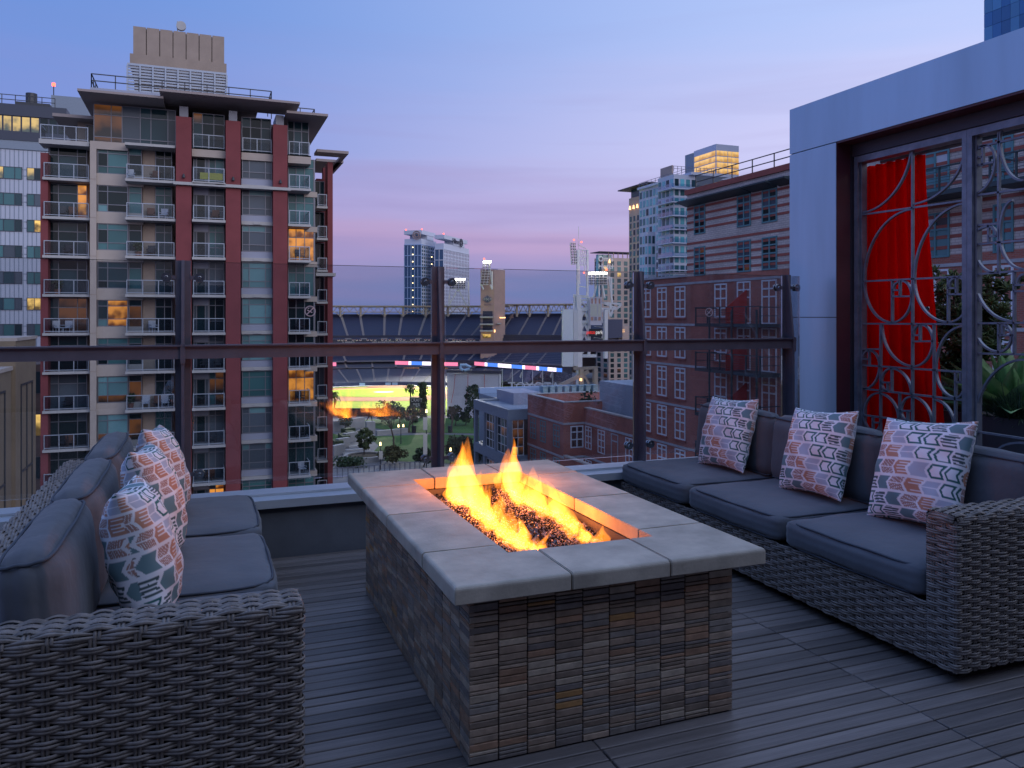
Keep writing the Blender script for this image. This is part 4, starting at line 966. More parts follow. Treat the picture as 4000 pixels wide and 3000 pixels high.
guard((xs(357, 69), 69, 18.95), (xs(1060, 69), 69, 18.95), 8); guard((xs(357, 69), 69, 18.95), (xs(357, 69), 73, 18.95), 3); guard((xs(1060, 69), 69, 18.95), (xs(1060, 69), 73, 18.95), 3)
guard((xs(1060, 71), 71, 18.3), (xs(1228, 71), 71, 18.3), 3); guard((xs(1228, 71), 71, 18.3), (xs(1228, 71), 75, 18.3), 3)
rl.build('roof_guardrail', 'dark_rail', tw)
# upper left terrace
a, c = xs(158, 70), xs(352, 70); bo = balcony(tw, a - .1, 69.9, 15.0, c - a + .05, 2.2, n=4, left=True, rail='alu_white', th=.35)
box(tw, 'terrace_house', 'tan_wall', a + 2.0, 74, 15.001, c, 82, 17.4); box(tw, 'terrace_roof', 'soffit_c', a + .4, 72.6, 17.401, c - .02, 83, 17.65)
window(tw, a + 2.6, 73.9, 15.1, 2.4, 2.1, cols=(.5,), panes='pane_dark')
# mechanical penthouse
ml = MB(); X0, X1, Y0, Y1_ = xs(497, 75), xs(886, 75), 75, 84
box(tw, 'plant_room', 'tan_wall', X0 + .5, Y0 + .6, 18.5, X1 - .5, Y1_, 22.9)
for i in range(9): xx = X0 + (X1 - X0) * i / 8; ml.box(xx - .06, Y0, 18.43, xx + .06, Y0 + .12, 22.8)
for i in range(17): zz = 18.6 + i * .25; ml.box(X0, Y0 + .13, zz, X1, Y0 + .2, zz + .15)
ml.box(X0, Y0, 22.801, X1, Y0 + .2, 22.98); ml.build('louvre_screen', 'alu_white', tw)
box(tw, 'plant_block', 'tan_wall', xs(507, 76), 76, 23.0, xs(885, 76), 84, 24.1)
X0, X1 = xs(520, 76), xs(876, 76); box(tw, 'plant_top', 'tan_wall', X0 + .01, 76.45, 24.101, X1 - .01, 83, 26.5)
for i in range(7): xx = X0 + (X1 - X0 - 1.0) * i / 6; box(tw, 'plant_rib', 'tan_wall', xx, 76.1, 24.101, xx + 1.0, 76.45, 26.52)
dsh = MB(); dp = at_y(708, 140, 76.5); dsh.cyl((dp.x - .3, 76.4, 26.5), .05, 1.0, 8); dsh.cyl((dp.x, 76.2, 27.1), .40, .35, 18, 'y'); dsh.build('antenna_dish', 'slab_white', tw)
# furniture out on the balconies
def chair_mesh(mn):
    b = MB(); b.box(-.28, -.28, .36, .28, .28, .44); b.box(-.28, .22, .44, .28, .29, .95)
    for sx in (-.25, .21):
        for sy in (-.27, .23): b.box(sx, sy, 0, sx + .04, sy + .04, .36)
    b.box(-.31, -.28, .56, -.25, .26, .62); b.box(.25, -.28, .56, .31, .26, .62); return b.mesh('balcony_chair', mn)
chm = [chair_mesh('wood_brown'), chair_mesh('cushion_white'), chair_mesh('dark_rail')]
def potm():
    b = MB(); b.cyl((0, 0, 0), .18, .42, 10, 'z', .25); return b.mesh('pot', 'terracotta')
pot_me = potm()
pv = MB(); r2 = random.Random(3)
for i in range(70): 
    a = r2.uniform(0, 6.28); rr = r2.uniform(.05, .38); c_ = Vector((rr*math.cos(a), rr*math.sin(a), .45 + r2.uniform(0, .7))); d_ = Vector((r2.gauss(0, 1), r2.gauss(0, 1), r2.gauss(0, 1))).normalized() * .16; e_ = d_.cross(Vector((.3, .5, .8))) * .7
    pv.add([c_ - d_, c_ + e_, c_ + d_, c_ - e_], [(0, 1, 2, 3)])
pv_me = pv.mesh('foliage', 'shrub')
names = {-4: 'fourth', -3: 'third', -2: 'second', -1: 'first'}
def fl(k): return ('%s balcony row above the mid rail' % {0: 'first', 1: 'second', 2: 'third', 3: 'fourth', 4: 'fifth'}[k]) if k >= 0 else ('%s balcony row below the mid rail' % names[k])
BX = {'left': (205, 71.0), 'cream side': (530, 69.6), 'right': (1150, 69.4), 'centre': (800, 69.0)}
for (col, k, kind, dx) in (('left', 3, 'chair2', 40), ('left', 3, 'chair0', 80), ('left', 2, 'chair2', 60), ('left', 1, 'pot', 20), ('left', 0, 'chair1', 20), ('left', 0, 'chair1', 60), ('left', -2, 'chair2', 60), ('left', -3, 'chair0', 70), ('left', -3, 'chair2', 40),
                       ('cream side', 4, 'chair1', -20), ('cream side', 4, 'chair0', 75), ('cream side', 3, 'chair0', 60), ('cream side', 3, 'chair1', 110), ('cream side', 2, 'pot', 10), ('cream side', 2, 'chair2', 60), ('cream side', 0, 'chair1', 70), ('cream side', -2, 'chair1', 40), ('cream side', -2, 'pot', -20), ('cream side', -2, 'chair0', 85), ('cream side', -2, 'chair1', 115),
                       ('centre', 3, 'chair0', 40), ('centre', -1, 'chair2', 0), ('centre', -1, 'chair2', 50), ('centre', -3, 'chair2', 30), ('centre', -4, 'chair0', 20), ('right', 2, 'chair2', 20), ('right', 0, 'chair2', 20), ('right', -2, 'chair2', 20), ('right', -3, 'chair2', 25), ('right', -4, 'chair1', 30)):
    px_, y = BX[col]; x = xs(px_ + dx, y); z = ZK(k) + .003
    tone = {'0': 'brown', '1': 'white', '2': 'black'}
    if kind == 'pot':
        t = thing('potted_plant', 'leafy potted plant on the tower, %s bay, %s' % (col, fl(k)), 'plant', (x, y, z), 'potted plants on the tower balconies'); obj('pot', pot_me, t, loc=(x, y, z)); obj('foliage', pv_me, t, loc=(x, y, z))
    else:
        side = {-20: 'leftmost', 20: 'outer', 40: 'inner', 60: 'middle', 70: 'inner', 75: 'right', 80: 'right', 85: 'middle', 110: 'right', 115: 'rightmost', 0: 'left', 50: 'right', 30: 'lone', 25: 'lone'}[dx]
        obj('balcony_chair', chm[int(kind[-1])], None, loc=(x, y, z), rz=rv.uniform(-.6, .6) , label='%s %s chair on the tower, %s bay, %s' % (side, tone[kind[-1]], col, fl(k)), cat='chair', group='chairs on the tower balconies')
yb = xs(781, 68.1); box(None, 'yellow_banner', 'yellow_cloth', yb, 68.06, ZK(4) + .22, yb + 1.7, 68.075, ZK(4) + .75, label='plain yellow cloth hung inside a high balcony rail of the tower', cat='cloth')

# ---------------------------------------------------------------- office block and low neighbours at the left
of = thing('office_block', 'white panelled office block with dark top floor at the left edge', 'building', (-60, 138, G)); OY = 138
ox0, ox1 = xs(-330, OY), xs(260, OY)
box(of, 'wall', 'office_panel', ox0, OY + .2, G, ox1, OY + 40, 27.8); box(of, 'dark_storey', 'charcoal_clad', ox0, OY - .1, 27.81, ox1, OY + 40, 29.1); box(of, 'dark_parapet', 'charcoal_clad', ox0, OY - .1, 31.5, ox1, OY + 40, 33.2); box(of, 'storey_core', 'charcoal_clad', ox0, OY + .5, 29.11, ox1, OY + 40, 31.49)
box(of, 'lower_band', 'grey_clad', ox0, OY + .0, 26.5, ox1, OY + .19, 27.8)
box(of, 'roof_box', 'grey_clad', xs(200, 150), 150, 33.21, xs(360, 150), 165, 38.0); 
mw = (ox1 - ox0) / 16
for i in range(16): window(of, ox0 + i * mw, OY + .1, 29.11, mw - .02, 2.37, panes=('lit_office' if i < 13 else 'pane_dark'), frame='charcoal_clad', fw=.1)
jt = MB()
for k in range(-12, 7): 
    zz = 2.55 + 3.92 * k + .35
    for dz in (0, .95): jt.box(ox0, OY + .16, zz + dz, ox1, OY + .199, zz + dz + .12)
for i in range(34): xx = ox0 + (ox1 - ox0) * i / 33; jt.box(xx, OY + .165, G, xx + .1, OY + .198, 26.5)
jt.build('panel_joints', 'grey_clad', of)
wx = [(xs(-62, OY), xs(86, OY)), (xs(104, OY), xs(250, OY)), (xs(-230, OY), xs(-82, OY))]
ow = random.Random(4)
for k in range(-6, 6):
    zz = 22.0 - 3.92 * 5 + 3.92 * k
    for a, c in wx:
        pm = lambda i, j, k=k: pick(ow, {'pane_teal': 3, 'pane_navy': 2, 'pane_grey': 2, 'lit_office': (1.6 if k in (0, 2, 5) else .25), 'lit_yellow': (1.2 if k in (0,) else .05)})
        window(of, a, OY + .12, zz, c - a, 1.85, cols=(.2, .5, .8), panes=pm, frame='charcoal_clad', fw=.08)
rl = MB(); guard((ox0, OY + 1, 33.2), (xs(215, OY + 1), OY + 1, 33.2), 10, 1.6, .1); rl.build('roof_guardrail', 'dark_rail', of)
bl = at_y(116 * 1.808, 186 * 1.808, 152); k = MB(); k.cyl((bl.x, 152, 38.0), .08, max(.5, bl.z - 38.0), 6); k.build('mast', 'dark_rail', of)
k = MB(); k.cyl((bl.x, 152, bl.z), .28, .5, 8); k.build('beacon', 'bulb_red', of)
hv = MB(); hv.box(xs(60, 142), 142, 33.21, xs(195, 142), 146, 34.6); hv.cyl((xs(118, 142), 143, 34.6), .8, 1.6, 12); hv.build('roof_unit', 'dark_rail', of)

bb = thing('brown_block', 'narrow brown brick block squeezed between the tower and the tan wall', 'building', (-16, 90, G))
x0, x1 = xs(60, 90), xs(159, 90) ; box(bb, 'wall', 'brown_brick', x0, 90, G, x1 + 2, 105, at_y(140, 1424, 90).z)
for k in range(4): window(bb, xs(120, 90), 89.95, -6.2 - 4.2 * k, 1.1, 2.2, panes=('lit_yellow' if k == 1 else 'pane_dark'), frame='dark_rail')
tn = thing('tan_block', 'tan stucco block with dark recessed windows behind the left sofa', 'building', (-14, 45, G))
def xwall(px, py, X): return at_x(px, py, X)
XT = -7.6; mat('tan_shade', (.21, .165, .115), .9, var=.12, vscale=.6)  # darker tan: the shade this block stands in is put into its colour
y0_, y1_, y2_ = xwall(0, 1400, XT).y, xwall(45, 1400, XT).y, xwall(126, 1400, XT).y; zA, zB = xwall(20, 1452, XT).z, xwall(90, 1327, XT).z
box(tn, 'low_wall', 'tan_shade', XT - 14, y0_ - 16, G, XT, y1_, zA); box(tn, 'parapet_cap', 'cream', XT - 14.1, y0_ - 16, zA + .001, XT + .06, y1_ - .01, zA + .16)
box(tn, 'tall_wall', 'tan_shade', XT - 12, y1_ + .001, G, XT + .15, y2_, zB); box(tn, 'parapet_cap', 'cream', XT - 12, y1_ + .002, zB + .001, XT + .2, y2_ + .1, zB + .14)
for pa, pb_, pt in ((-60, 17, 1525), (80, 124, 1485)):
    X_ = XT + (.0 if pb_ < 45 else .15); a_, c_ = xwall(pa, 1400, X_).y, xwall(pb_, 1400, X_).y; zt2 = xwall(pb_, pt, X_).z
    window(tn, X_ + .02, a_, G + 2, c_ - a_, zt2 - G - 2, rz=math.pi/2, rows=(.2, .4, .6, .8), cols=(.5,), panes='pane_dark', frame='dark_rail', fw=.08)

# ---------------------------------------------------------------- striped brick block on the right, running past the portal frame
XB = 35.0
def bw(px): return at_x(px, HZ, XB).y
br = thing('brick_block', 'red brick block with striped pale upper storeys right of the ballpark', 'building', (42, 40, G))
yl0, yl1, yn = bw(2497), bw(2683), 16.0
box(br, 'lower_wall', 'red_brick', XB, yn, G, XB + 22, yl0, 4.45); box(br, 'upper_wall', 'pale_brick', XB + .02, yn, 4.451, XB + 20, yl1, 10.75)
box(br, 'coping', 'band_stone', XB - .12, yl1 + .001, 4.452, XB + 22, yl0 + .1, 4.62); box(br, 'cornice', 'band_red', XB - .12, yn, 10.76, XB + 20, yl1 + .15, 11.15)
z = 4.75
while z < 10.6:
    if not (7.35 < z < 7.5): box(br, 'brick_band', 'band_red', XB - .012, yn, z, XB + .0, yl1 - .002, z + .17)
    z += .535
for k in range(7): box(br, 'stone_band', 'band_stone', XB - .05, yn, 3.85 - 3.2 * k, XB - .001, yl0, 4.02 - 3.2 * k)
bw_r = random.Random(9)
def xwin(px0, px1, z, h, par=br, X=XB, **kw):
    a, c = at_x(px0, HZ, X).y, at_x(px1, HZ, X).y
    return window(par, X - .02, a, z, a - c, h, rz=-math.pi/2, **kw)
PB = {'pane_dark': 5, 'pane_navy': 2, 'lit_dim': .5, 'pane_grey': 1.2}
low = [(2505, 2543), (2568, 2605), (2637, 2678), (2792, 2840)]
door_c = [(2880, 2933), (2976, 3035)]
for k in range(5):
    zb_ = 3.85 - 3.2 * k
    for (a, c) in low:
        o_ = xwin(a, c, zb_ - 2.55, 2.45, cols=(.5,), rows=(.28, .56, .84), frame='white_frame', fw=.11, panes=lambda i, j: 'pane_grey' if j == 3 else pick(bw_r, PB))
        p_, q_ = bw(a), bw(c); MB().box(XB - .12, q_ - .1, zb_ - 2.68, XB - .001, p_ + .1, zb_ - 2.56).build('sill', 'band_red', br)
    for i_, (a, c) in enumerate(door_c):
        xwin(a, c, zb_ - 3.0, 2.95, cols=(.5,), rows=(.62, .8), frame='white_frame', fw=.1, panes=lambda i, j: 'pane_blind' if (j == 2 or (k == 1 and i_ == 1)) else pick(bw_r, PB), name='door')
for k in range(2):
    zb_ = 9.8 - 3.15 * k
    for (a, c) in ((2712, 2755), (2880, 2933), (2977, 3036)): xwin(a, c, zb_ - 2.2, 2.2, cols=(.5,), rows=(.25, .5, .75), frame='teal_frame', fw=.10, panes=lambda i, j: pick(bw_r, {'pane_dark': 4, 'pane_grey': 3, 'lit_dim': .5, 'pane_navy': 1}))
for (a, c) in ((2683, 2935), (2940, 3036), (3045, 3110)):
    p_, q_ = bw(a), bw(c); MB().prism([(XB - .95, 10.10), (XB - .02, 9.82), (XB - .02, 10.26), (XB - .95, 10.20)], q_, p_, T=lambda v: Vector((v.x, v.z, v.y))).build('awning', 'awning', br)
# steel balconies
def steel_balcony(y0, y1, z, X=XB, par=br, panel=True):
    b = MB(); b.box(X - 1.9, y0, z - .22, X - .02, y1, z); o_ = b.build('balcony', 'awning', par); r_ = MB(); n = max(2, int((y1 - y0) / 1.3))
    for i in range(n + 1): yy = y0 + (y1 - y0 - .08) * i / n; r_.box(X - 1.88, yy, z, X - 1.8, yy + .08, z + 1.1)
    r_.box(X - 1.9, y0, z + 1.1, X - 1.78, y1, z + 1.16)
    for q in range(6): r_.box(X - 1.86, y0, z + .15 + q * .15, X - 1.84, y1, z + .17 + q * .15)
    for yy in (y0 + .02, y1 - .08): r_.box(X - 1.8, yy, z + 1.05, X - .05, yy + .06, z + 1.11); r_.box(X - 1.8, yy, z + .5, X - .05, yy + .04, z + .54)
    r_.build('railing', 'awning', o_)
    if panel: 
        ym_ = y0 + (y1 - y0) * .52; MB().prism([(X - 1.75, z), (X - .02, z), (X - .02, z + 2.35), (X - 1.75, z + 1.1)], ym_ - .04, ym_ + .04, T=lambda v: Vector((v.x, v.z, v.y))).build('red_partition', 'red_panel', o_)
for k in range(4): steel_balcony(bw(3062), bw(2800), .88 - 3.2 * k)
for px_ in (2775, 2862, 2960): yy = at_x(px_, HZ, XB - 1.9).y; MB().box(XB - 2.0, yy, G, XB - 1.9, yy + .1, 1.8).build('balcony_post', 'awning', br)
# stretch seen through the iron screens
for i, (a, c) in enumerate(((3600, 3710), (3762, 3830), (3880, 3960), (4010, 4090), (4150, 4250))):
    for k in range(2):
        zb_ = 9.8 - 3.15 * k; xwin(a, c, zb_ - 2.3, 2.3, cols=(.5,), rows=(.62,), frame='teal_frame', fw=.1, panes=lambda i, j: pick(bw_r, {'pane_blind': 5, 'cushion_white': 2, 'pane_dark': 1}))
    for k in range(4): xwin(a, c, 3.85 - 3.2*k - 2.55, 2.45, cols=(.5,), rows=(.28, .56, .84), frame='white_frame', fw=.11, panes=lambda i, j: 'pane_grey' if j == 3 else pick(bw_r, PB))
steel_balcony(bw(3900), bw(3560), 7.42, panel=False); steel_balcony(bw(4200), bw(3975), 7.42, panel=False)
box(br, 'roof_house', 'grey_clad', XB + 3.2, 20, 11.16, XB + 16, bw(3690), 15.6)
rl = MB(); guard((XB + .6, yn, 11.16), (XB + .6, bw(2692), 11.16), 16, 1.1, .06); rl.build('roof_guardrail', 'dark_rail', br)

# ---------------------------------------------------------------- low brick building with stepped front
lb = thing('low_brick_building', 'low red brick building with stepped front and roof terrace below', 'building', (45, 72, G))
yf, yj, ye = 85.0, 75.2, yl0 + .02; zr = at_x(2061, 1559, 35).z; XJ = 37.4
box(lb, 'wall', 'red_brick', 35.0, yj, G, 55, yf, zr - .6); box(lb, 'wall', 'red_brick', XJ, ye, G, 55, yj - .001, zr - .62)
for (a0, b0, a1, b1) in ((35.0, yj, 35.35, yf), (35.351, yj, 54.6, yj + .35), (35.351, yf - .35, 54.6, yf), (54.65, yj, 55, yf)): 
    MB().box(a0, b0, zr - .601, a1, b1, zr + .55).build('roof_parapet', 'red_brick', lb); MB().box(a0 - .06, b0 - .06 * (b1 - b0 < 1), zr + .551, a1 + .06, b1 + .06 * (b1 - b0 < 1), zr + .66).build('parapet_cap', 'slab_white', lb)
box(lb, 'roof_parapet', 'red_brick', XJ, ye, zr - .619, XJ + .35, yj - .002, zr - .1); box(lb, 'parapet_cap', 'cream', XJ - .06, ye, zr - .099, XJ + .41, yj - .062, zr + .03)
box(lb, 'roof_deck', 'roof_grey', 35.36, yj + .36, zr - .599, 54.6, yf - .36, zr - .5); box(lb, 'roof_deck', 'brown_brick', XJ + .36, ye + .1, zr - .6, 54.6, yj - .01, zr - .5)
for zz in (zr - 1.75, zr - 5.25, zr - 8.75):
    box(lb, 'stone_band', 'band_stone', 34.94, yj - .05, zz, 34.999, yf, zz + .22); box(lb, 'stone_band', 'band_stone', 34.95, yj - .06, zz, XJ - .06, yj - .001, zz + .22); box(lb, 'stone_band', 'band_stone', XJ - .06, ye, zz, XJ - .001, yj - .062, zz + .22)
PBl = {'pane_dark': 4, 'lit_dim': 1.0, 'pane_grey': 2, 'pane_navy': 2}
for k in range(3):
    zz = zr - 1.85 - 3.5 * k - 2.45
    for (a, c) in ((2072, 2094), (2111, 2132), (2162, 2186)): xwin(a, c, zz, 2.35, par=lb, X=35.0, cols=(.5,), rows=(.25, .5, .75), frame='teal_frame', fw=.1, panes=lambda i, j: pick(bw_r, PBl if k == 0 else {'lit_dim': 2, 'pane_dark': 3}))
    window(lb, xs(2228, yj), yj - .03, zz + .1, xs(2278, yj) - xs(2228, yj), 2.3, cols=(.5,), rows=(.38, .72), frame='white_frame', fw=.12, panes=lambda i, j: 'pane_grey' if j == 2 else pick(bw_r, PBl))
    for (a, c) in ((2287, 2311), (2336, 2363), (2444, 2474)): xwin(a, c, zz + .05, 2.35, par=lb, X=XJ, cols=(.5,), rows=(.28, .56, .82), frame='white_frame', fw=.1, panes=lambda i, j: 'pane_grey' if j == 3 else pick(bw_r, PBl))
    xwin(2388, 2415, zz - .5, 2.9, par=lb, X=XJ, rows=(.75,), frame='band_stone', fw=.12, panes='pane_dark', name='door')
tw2 = MB(); tw2.box(35.0, ye + 1, zr - 8.0, 35.3, yj - .01, zr - 5.0); tw2.build('terrace_wall', 'red_brick', lb); MB().box(34.93, ye + 1, zr - 4.999, 35.4, yj - .02, zr - 4.85).build('terrace_cap', 'cream', lb); box(lb, 'terrace_floor', 'roof_grey', 35.31, ye + 1, zr - 6.2, XJ - .07, yj - .02, zr - 6.0)
pb = at_x(2342, 1590, 40); 
box(lb, 'stair_house', 'roof_grey', 39.5, 66.5, zr - .499, 47, at_x(2342, 1500, 39.5).y, at_x(2342, 1487, 39.5).z); 
bs = MB()
for i in range(120): 
    c_ = Vector((38.6 + r2.gauss(0, .5), 76.6 + r2.gauss(0, .5), zr + .1 + abs(r2.gauss(0, .6)))); d_ = Vector((r2.gauss(0, 1), r2.gauss(0, 1), r2.gauss(0, 1))).normalized() * .2; e_ = d_.cross(Vector((.3, .5, .8))); bs.add([c_ - d_, c_ + e_, c_ + d_, c_ - e_], [(0,1,2,3)])
o_ = bs.build('roof_shrub', 'shrub', None, label='single green shrub growing on the low brick roof', cat='shrub')

# grey framed corner building with tall gridded windows
gb = thing('grey_corner_building', 'grey framed corner building with tall gridded windows beside the park', 'building', (38, 92, G))
XG, yg0, yg1 = 32.7, 85.35, at_x(1850, HZ, 32.7).y; zg = -9.3
box(gb, 'roof', 'roof_grey', XG + .02, yg0 + .02, zg - .5, 50, yg1 - .02, zg - .25); box(gb, 'core', 'brown_brick', XG + 1.0, yg0 + 1.0, G, 50, yg1 - 3.4, zg - .51)
for z0, z1 in ((zg - 1.2, zg), (zg - 6.6, zg - 5.4), (zg - 12.2, zg - 11)):
    box(gb, 'edge_beam', 'grey_clad', XG, yg0, z0, XG + .6, yg1, z1); box(gb, 'edge_beam', 'grey_clad', XG + .601, yg0, z0, 36, yg0 + .6, z1); box(gb, 'edge_beam', 'grey_clad', XG + .601, yg1 - .6, z0, 38, yg1, z1)
ys_ = [yg0, yg0 + 4.3, yg0 + 8.3, yg1 - .55]
for yy in ys_: box(gb, 'column', 'grey_clad', XG + .03, yy + .01, G, XG + .5, yy + .54, zg - 1.201)
for i in range(2):
    for z0 in (zg - 5.39, zg - 11): window(gb, XG + .3, ys_[i+1], z0, ys_[i+1] - ys_[i] - .55, 4.15, rz=-math.pi/2, cols=(.33, .66), rows=(.25, .5, .75), frame='white_frame', fw=.08, panes=lambda i, j: pick(bw_r, {'lit_dim': 1, 'pane_dark': 3, 'pane_teal': 1}))
for z0 in (zg - 5.39, zg - 11): window(gb, XG + .6, yg0 + .3, z0, xs(2050, yg0) - XG - .6, 4.15, cols=(.5,), rows=(.25, .5, .75), frame='white_frame', fw=.08, panes=lambda i, j: pick(bw_r, {'lit_yellow': .5, 'lit_dim': 3, 'pane_dark': 1}))
p_ = at_z(2062, 1545, -8.0); box(gb, 'roof_plant', 'spandrel', at_y(2006, 1500, 92).x, 92, zg - .249, at_y(2113, 1500, 92).x, 98, at_y(2060, 1534, 92).z)

# long blue roofed hall with a row of cooling units
hl = thing('long_hall', 'long pale blue roofed hall with a row of cooling units on top', 'building', (55, 125, G))
y_ = 112; x0, x1 = xs(1972, y_), xs(2350, y_); zt3 = at_y(2100, 1548, y_).z
box(hl, 'wall', 'grey_clad', x0, y_, G, x1, y_ + 12, zt3 - .4); box(hl, 'parapet', 'hotel_line', x0 - .1, y_ - .1, zt3 - .399, x1, y_ + .5, zt3 + .1); box(hl, 'parapet', 'hotel_line', x0 - .1, y_ + 11.4, zt3 - .399, x1, y_ + 12, zt3 + .5)
for i in range(8):
    xx = xs(2122 + i * 28, y_ + 8); b = MB(); b.box(xx, y_ + 8, zt3 - .39, xx + .82, y_ + 9.6, zt3 + .55); b.box(xx - .05, y_ + 7.9, zt3 + .551, xx + .9, y_ + 9.7, zt3 + .68); b.build('cooling_unit', 'hvac', hl)

# ---------------------------------------------------------------- hotels and towers beyond (all on the street grid)
def text(s, size, loc, rz, m_, par, name='lettering', ext=.05, align='CENTER', sx=1.0):
    c_ = bpy.data.curves.new(name, 'FONT'); c_.body = s; c_.size = size; c_.extrude = ext; c_.align_x = align; c_.align_y = 'CENTER'; c_.materials.append(MAT[m_])
    tmp = bpy.data.objects.new('t', c_); C.objects.link(tmp); dg = bpy.context.evaluated_depsgraph_get(); me = bpy.data.meshes.new_from_object(tmp.evaluated_get(dg)); bpy.data.objects.remove(tmp)
    me.transform(Matrix.Rotation(rz, 4, 'Z') @ Matrix.Rotation(math.pi/2, 4, 'X') @ Matrix.Diagonal((sx, 1, 1, 1)))
    if not me.materials: me.materials.append(MAT[m_])
    return obj(name, me, par, loc=loc)
bxc = lambda par, nm, m_, X0_, D0, z0, X1_, D1, z1: MB().box(X0_, D0, z0, X1_, D1, z1, T=lambda v: cw(v.x, v.y, v.z)).build(nm, m_, par)
def block(t, m_, pl, pc, pr, D, py_top, panes, fw_, nx, ny, rows_, seed=1, gap=1.5, zbot=None, name='wall', back=None):
    """street-grid block seen at its corner: side face from pl to pc, front from pc to pr, nearest corner D metres out"""
    c_ = at_d(pc, py_top, D); zt_ = c_.z; y1 = back or at_x(pl, HZ, c_.x).y; x1 = at_y(pr, HZ, c_.y).x
    MB().box(c_.x, c_.y, G, x1, y1, zt_).build(name, m_, t); rr = random.Random(seed); zb_ = G if zbot is None else zbot; H_ = zt_ - gap - zb_; dz = H_ / rows_
    for (n, Lw, face) in ((nx, y1 - c_.y, 0), (ny, x1 - c_.x, 1)):
        for i in range(n):
            st = Lw / n; w_ = st * fw_
            for j in range(rows_):
                q = pick(rr, panes); h_ = dz * .72; key = ('f', round(w_, 2), round(h_, 2), q, face)
                if key not in cache: cache[key] = (MB().box(-.08, 0, 0, .15, w_, h_) if face == 0 else MB().box(0, -.08, 0, w_, .15, h_)).mesh('window', q)
                u = st * i + (st - w_) / 2; zz = zb_ + dz * j + dz * .14
                obj('window', cache[key], t, loc=(c_.x, c_.y + u, zz) if face == 0 else (c_.x + u, c_.y, zz))
    return c_.x, c_.y, x1, y1, zt_
AQ = {'pane_aqua': 5, 'pane_teal': 3, 'pane_navy': 1.2, 'lit_dim': .08}
om = thing('beige_hotel', 'beige stone hotel with teal windows behind the scoreboard frame', 'building', at_d(2360, HZ, 262) * 1)
x0, y0, x1, y1, zt_ = block(om, 'beige_stone', 2322, 2352, 2560, 325, 1006, {'pane_teal': 6, 'pane_navy': 3, 'pane_dark': 1, 'lit_yellow': .3}, .52, 2, 8, 20, seed=5, gap=1.0)
box(om, 'glass_corner', 'pane_aqua', x0 - .3, y0 + 3, 3, x0 + 6, y1 - 2, zt_ + 1.5); box(om, 'roof_slab', 'dark_frame', x0 - 1.5, y0 - .8, zt_ + 2.2, x1, y1 + 1, zt_ + 2.5)
for i in range(9): box(om, 'roof_post', 'beige_stone', x0 + 3 + i * 2.2, y0 + .2, zt_, x0 + 3.3 + i * 2.2, y0 + .5, zt_ + 2.2)
for px_ in (2381, 2484): p_ = at_y(px_, 1026, y0 - .25); MB().cyl(p_, .4, 1.4, 8, 'z', .15).build('wall_sconce', 'sconce', om)
text('Omni\nHotel', 3.0, at_y(2366, 1027, y0 - .15), 0, 'white_frame', om, ext=.08)
lw = thing('beige_annexe', 'low beige annexe with terrace lights at the foot of the hotel', 'building', at_d(2440, HZ, 225) * 1)
x0, y0, x1, y1, zt_ = block(lw, 'beige_stone', 2328, 2378, 2560, 290, 1352, {'pane_dark': 3, 'pane_teal': 3, 'lit_dim': .5}, .5, 2, 7, 7, seed=8, gap=.4)
p_ = at_d(2436, 1272, 298); box(lw, 'upper_wall', 'beige_stone', p_.x, y0 + 6, zt_ - .2, p_.x + 14, y0 + 14, p_.z)
box(lw, 'terrace_house', 'brown_brick', at_y(2376, 1300, y0 + 9).x, y0 + 9, zt_, p_.x - .01, y0 + 14, at_y(2400, 1300, y0 + 9).z)
for q in range(2):
    for i in range(14): p2 = at_y(2376 + i * 4.8, 1303 + q * 7 - (i/13) ** 2 * 14 + 2 * math.sin(i), y0 + 5.5); MB().cyl(p2, .13, .2, 6).build('string_bulb', 'sconce', lw)
cd = thing('glass_condo_tower', 'white and aqua glass condominium tower with lit rooftop lantern', 'building', at_d(2600, HZ, 190) * 1)
x0, y0, x1, y1, zt_ = block(cd, 'white_clad', 2497, 2576, 2640, 190, 716, AQ, .62, 6, 2, 25, seed=2, gap=.7)
block(cd, 'white_clad', 2499, 2530, 2560, 184, 905, AQ, .6, 3, 2, 18, seed=12, gap=.6, name='low_wing')
xa, ya, xb2, yb2, zt2 = block(cd, 'white_clad', 2570, 2632, 2720, 176, 680, AQ, .66, 4, 4, 26, seed=3, gap=.7, name='front_wing')
for j in range(13):
    zz = zt2 - 3.4 - 3.0 * j; box(cd, 'balcony', 'white_clad', xa - 1.2, ya - 1.2, zz, xa + 4.5, ya + 5, zz + .2); g_ = MB(); g_.box(xa - 1.2, ya - 1.2, zz + .201, xa - 1.12, ya + 5, zz + 1.15); g_.box(xa - 1.119, ya - 1.2, zz + .201, xa + 4.5, ya - 1.12, zz + 1.15); g_.build('balcony_rail', 'balcony_glass', cd)
box(cd, 'roof_slab', 'white_clad', x0 - .6, ya - 1, zt2 + .01, xb2 + 8, y1, zt2 + .6)
rl = MB(); guard((xa, ya, zt2 + .6), (xb2 + 6, ya, zt2 + .6), 12, 1.2, .08); guard((x0, ya, zt2 + .6), (x0, y1, zt2 + .6), 12, 1.2, .08); rl.build('roof_guardrail', 'alu', cd)
p_ = at_d(2797, 562, 186); yq = p_.y; x1_ = at_y(2886, HZ, yq).x; yb_ = at_x(2676, HZ, p_.x).y
box(cd, 'lift_house', 'grey_clad', p_.x, yq + 9, zt2 + .61, x1_, yb_, p_.z - .3); box(cd, 'lantern', 'white_clad', p_.x, yq, zt2 + .61, x1_, yq + 8.99, p_.z)
zb5 = at_d(2797, 678, 186).z; zt5 = p_.z - 1.4
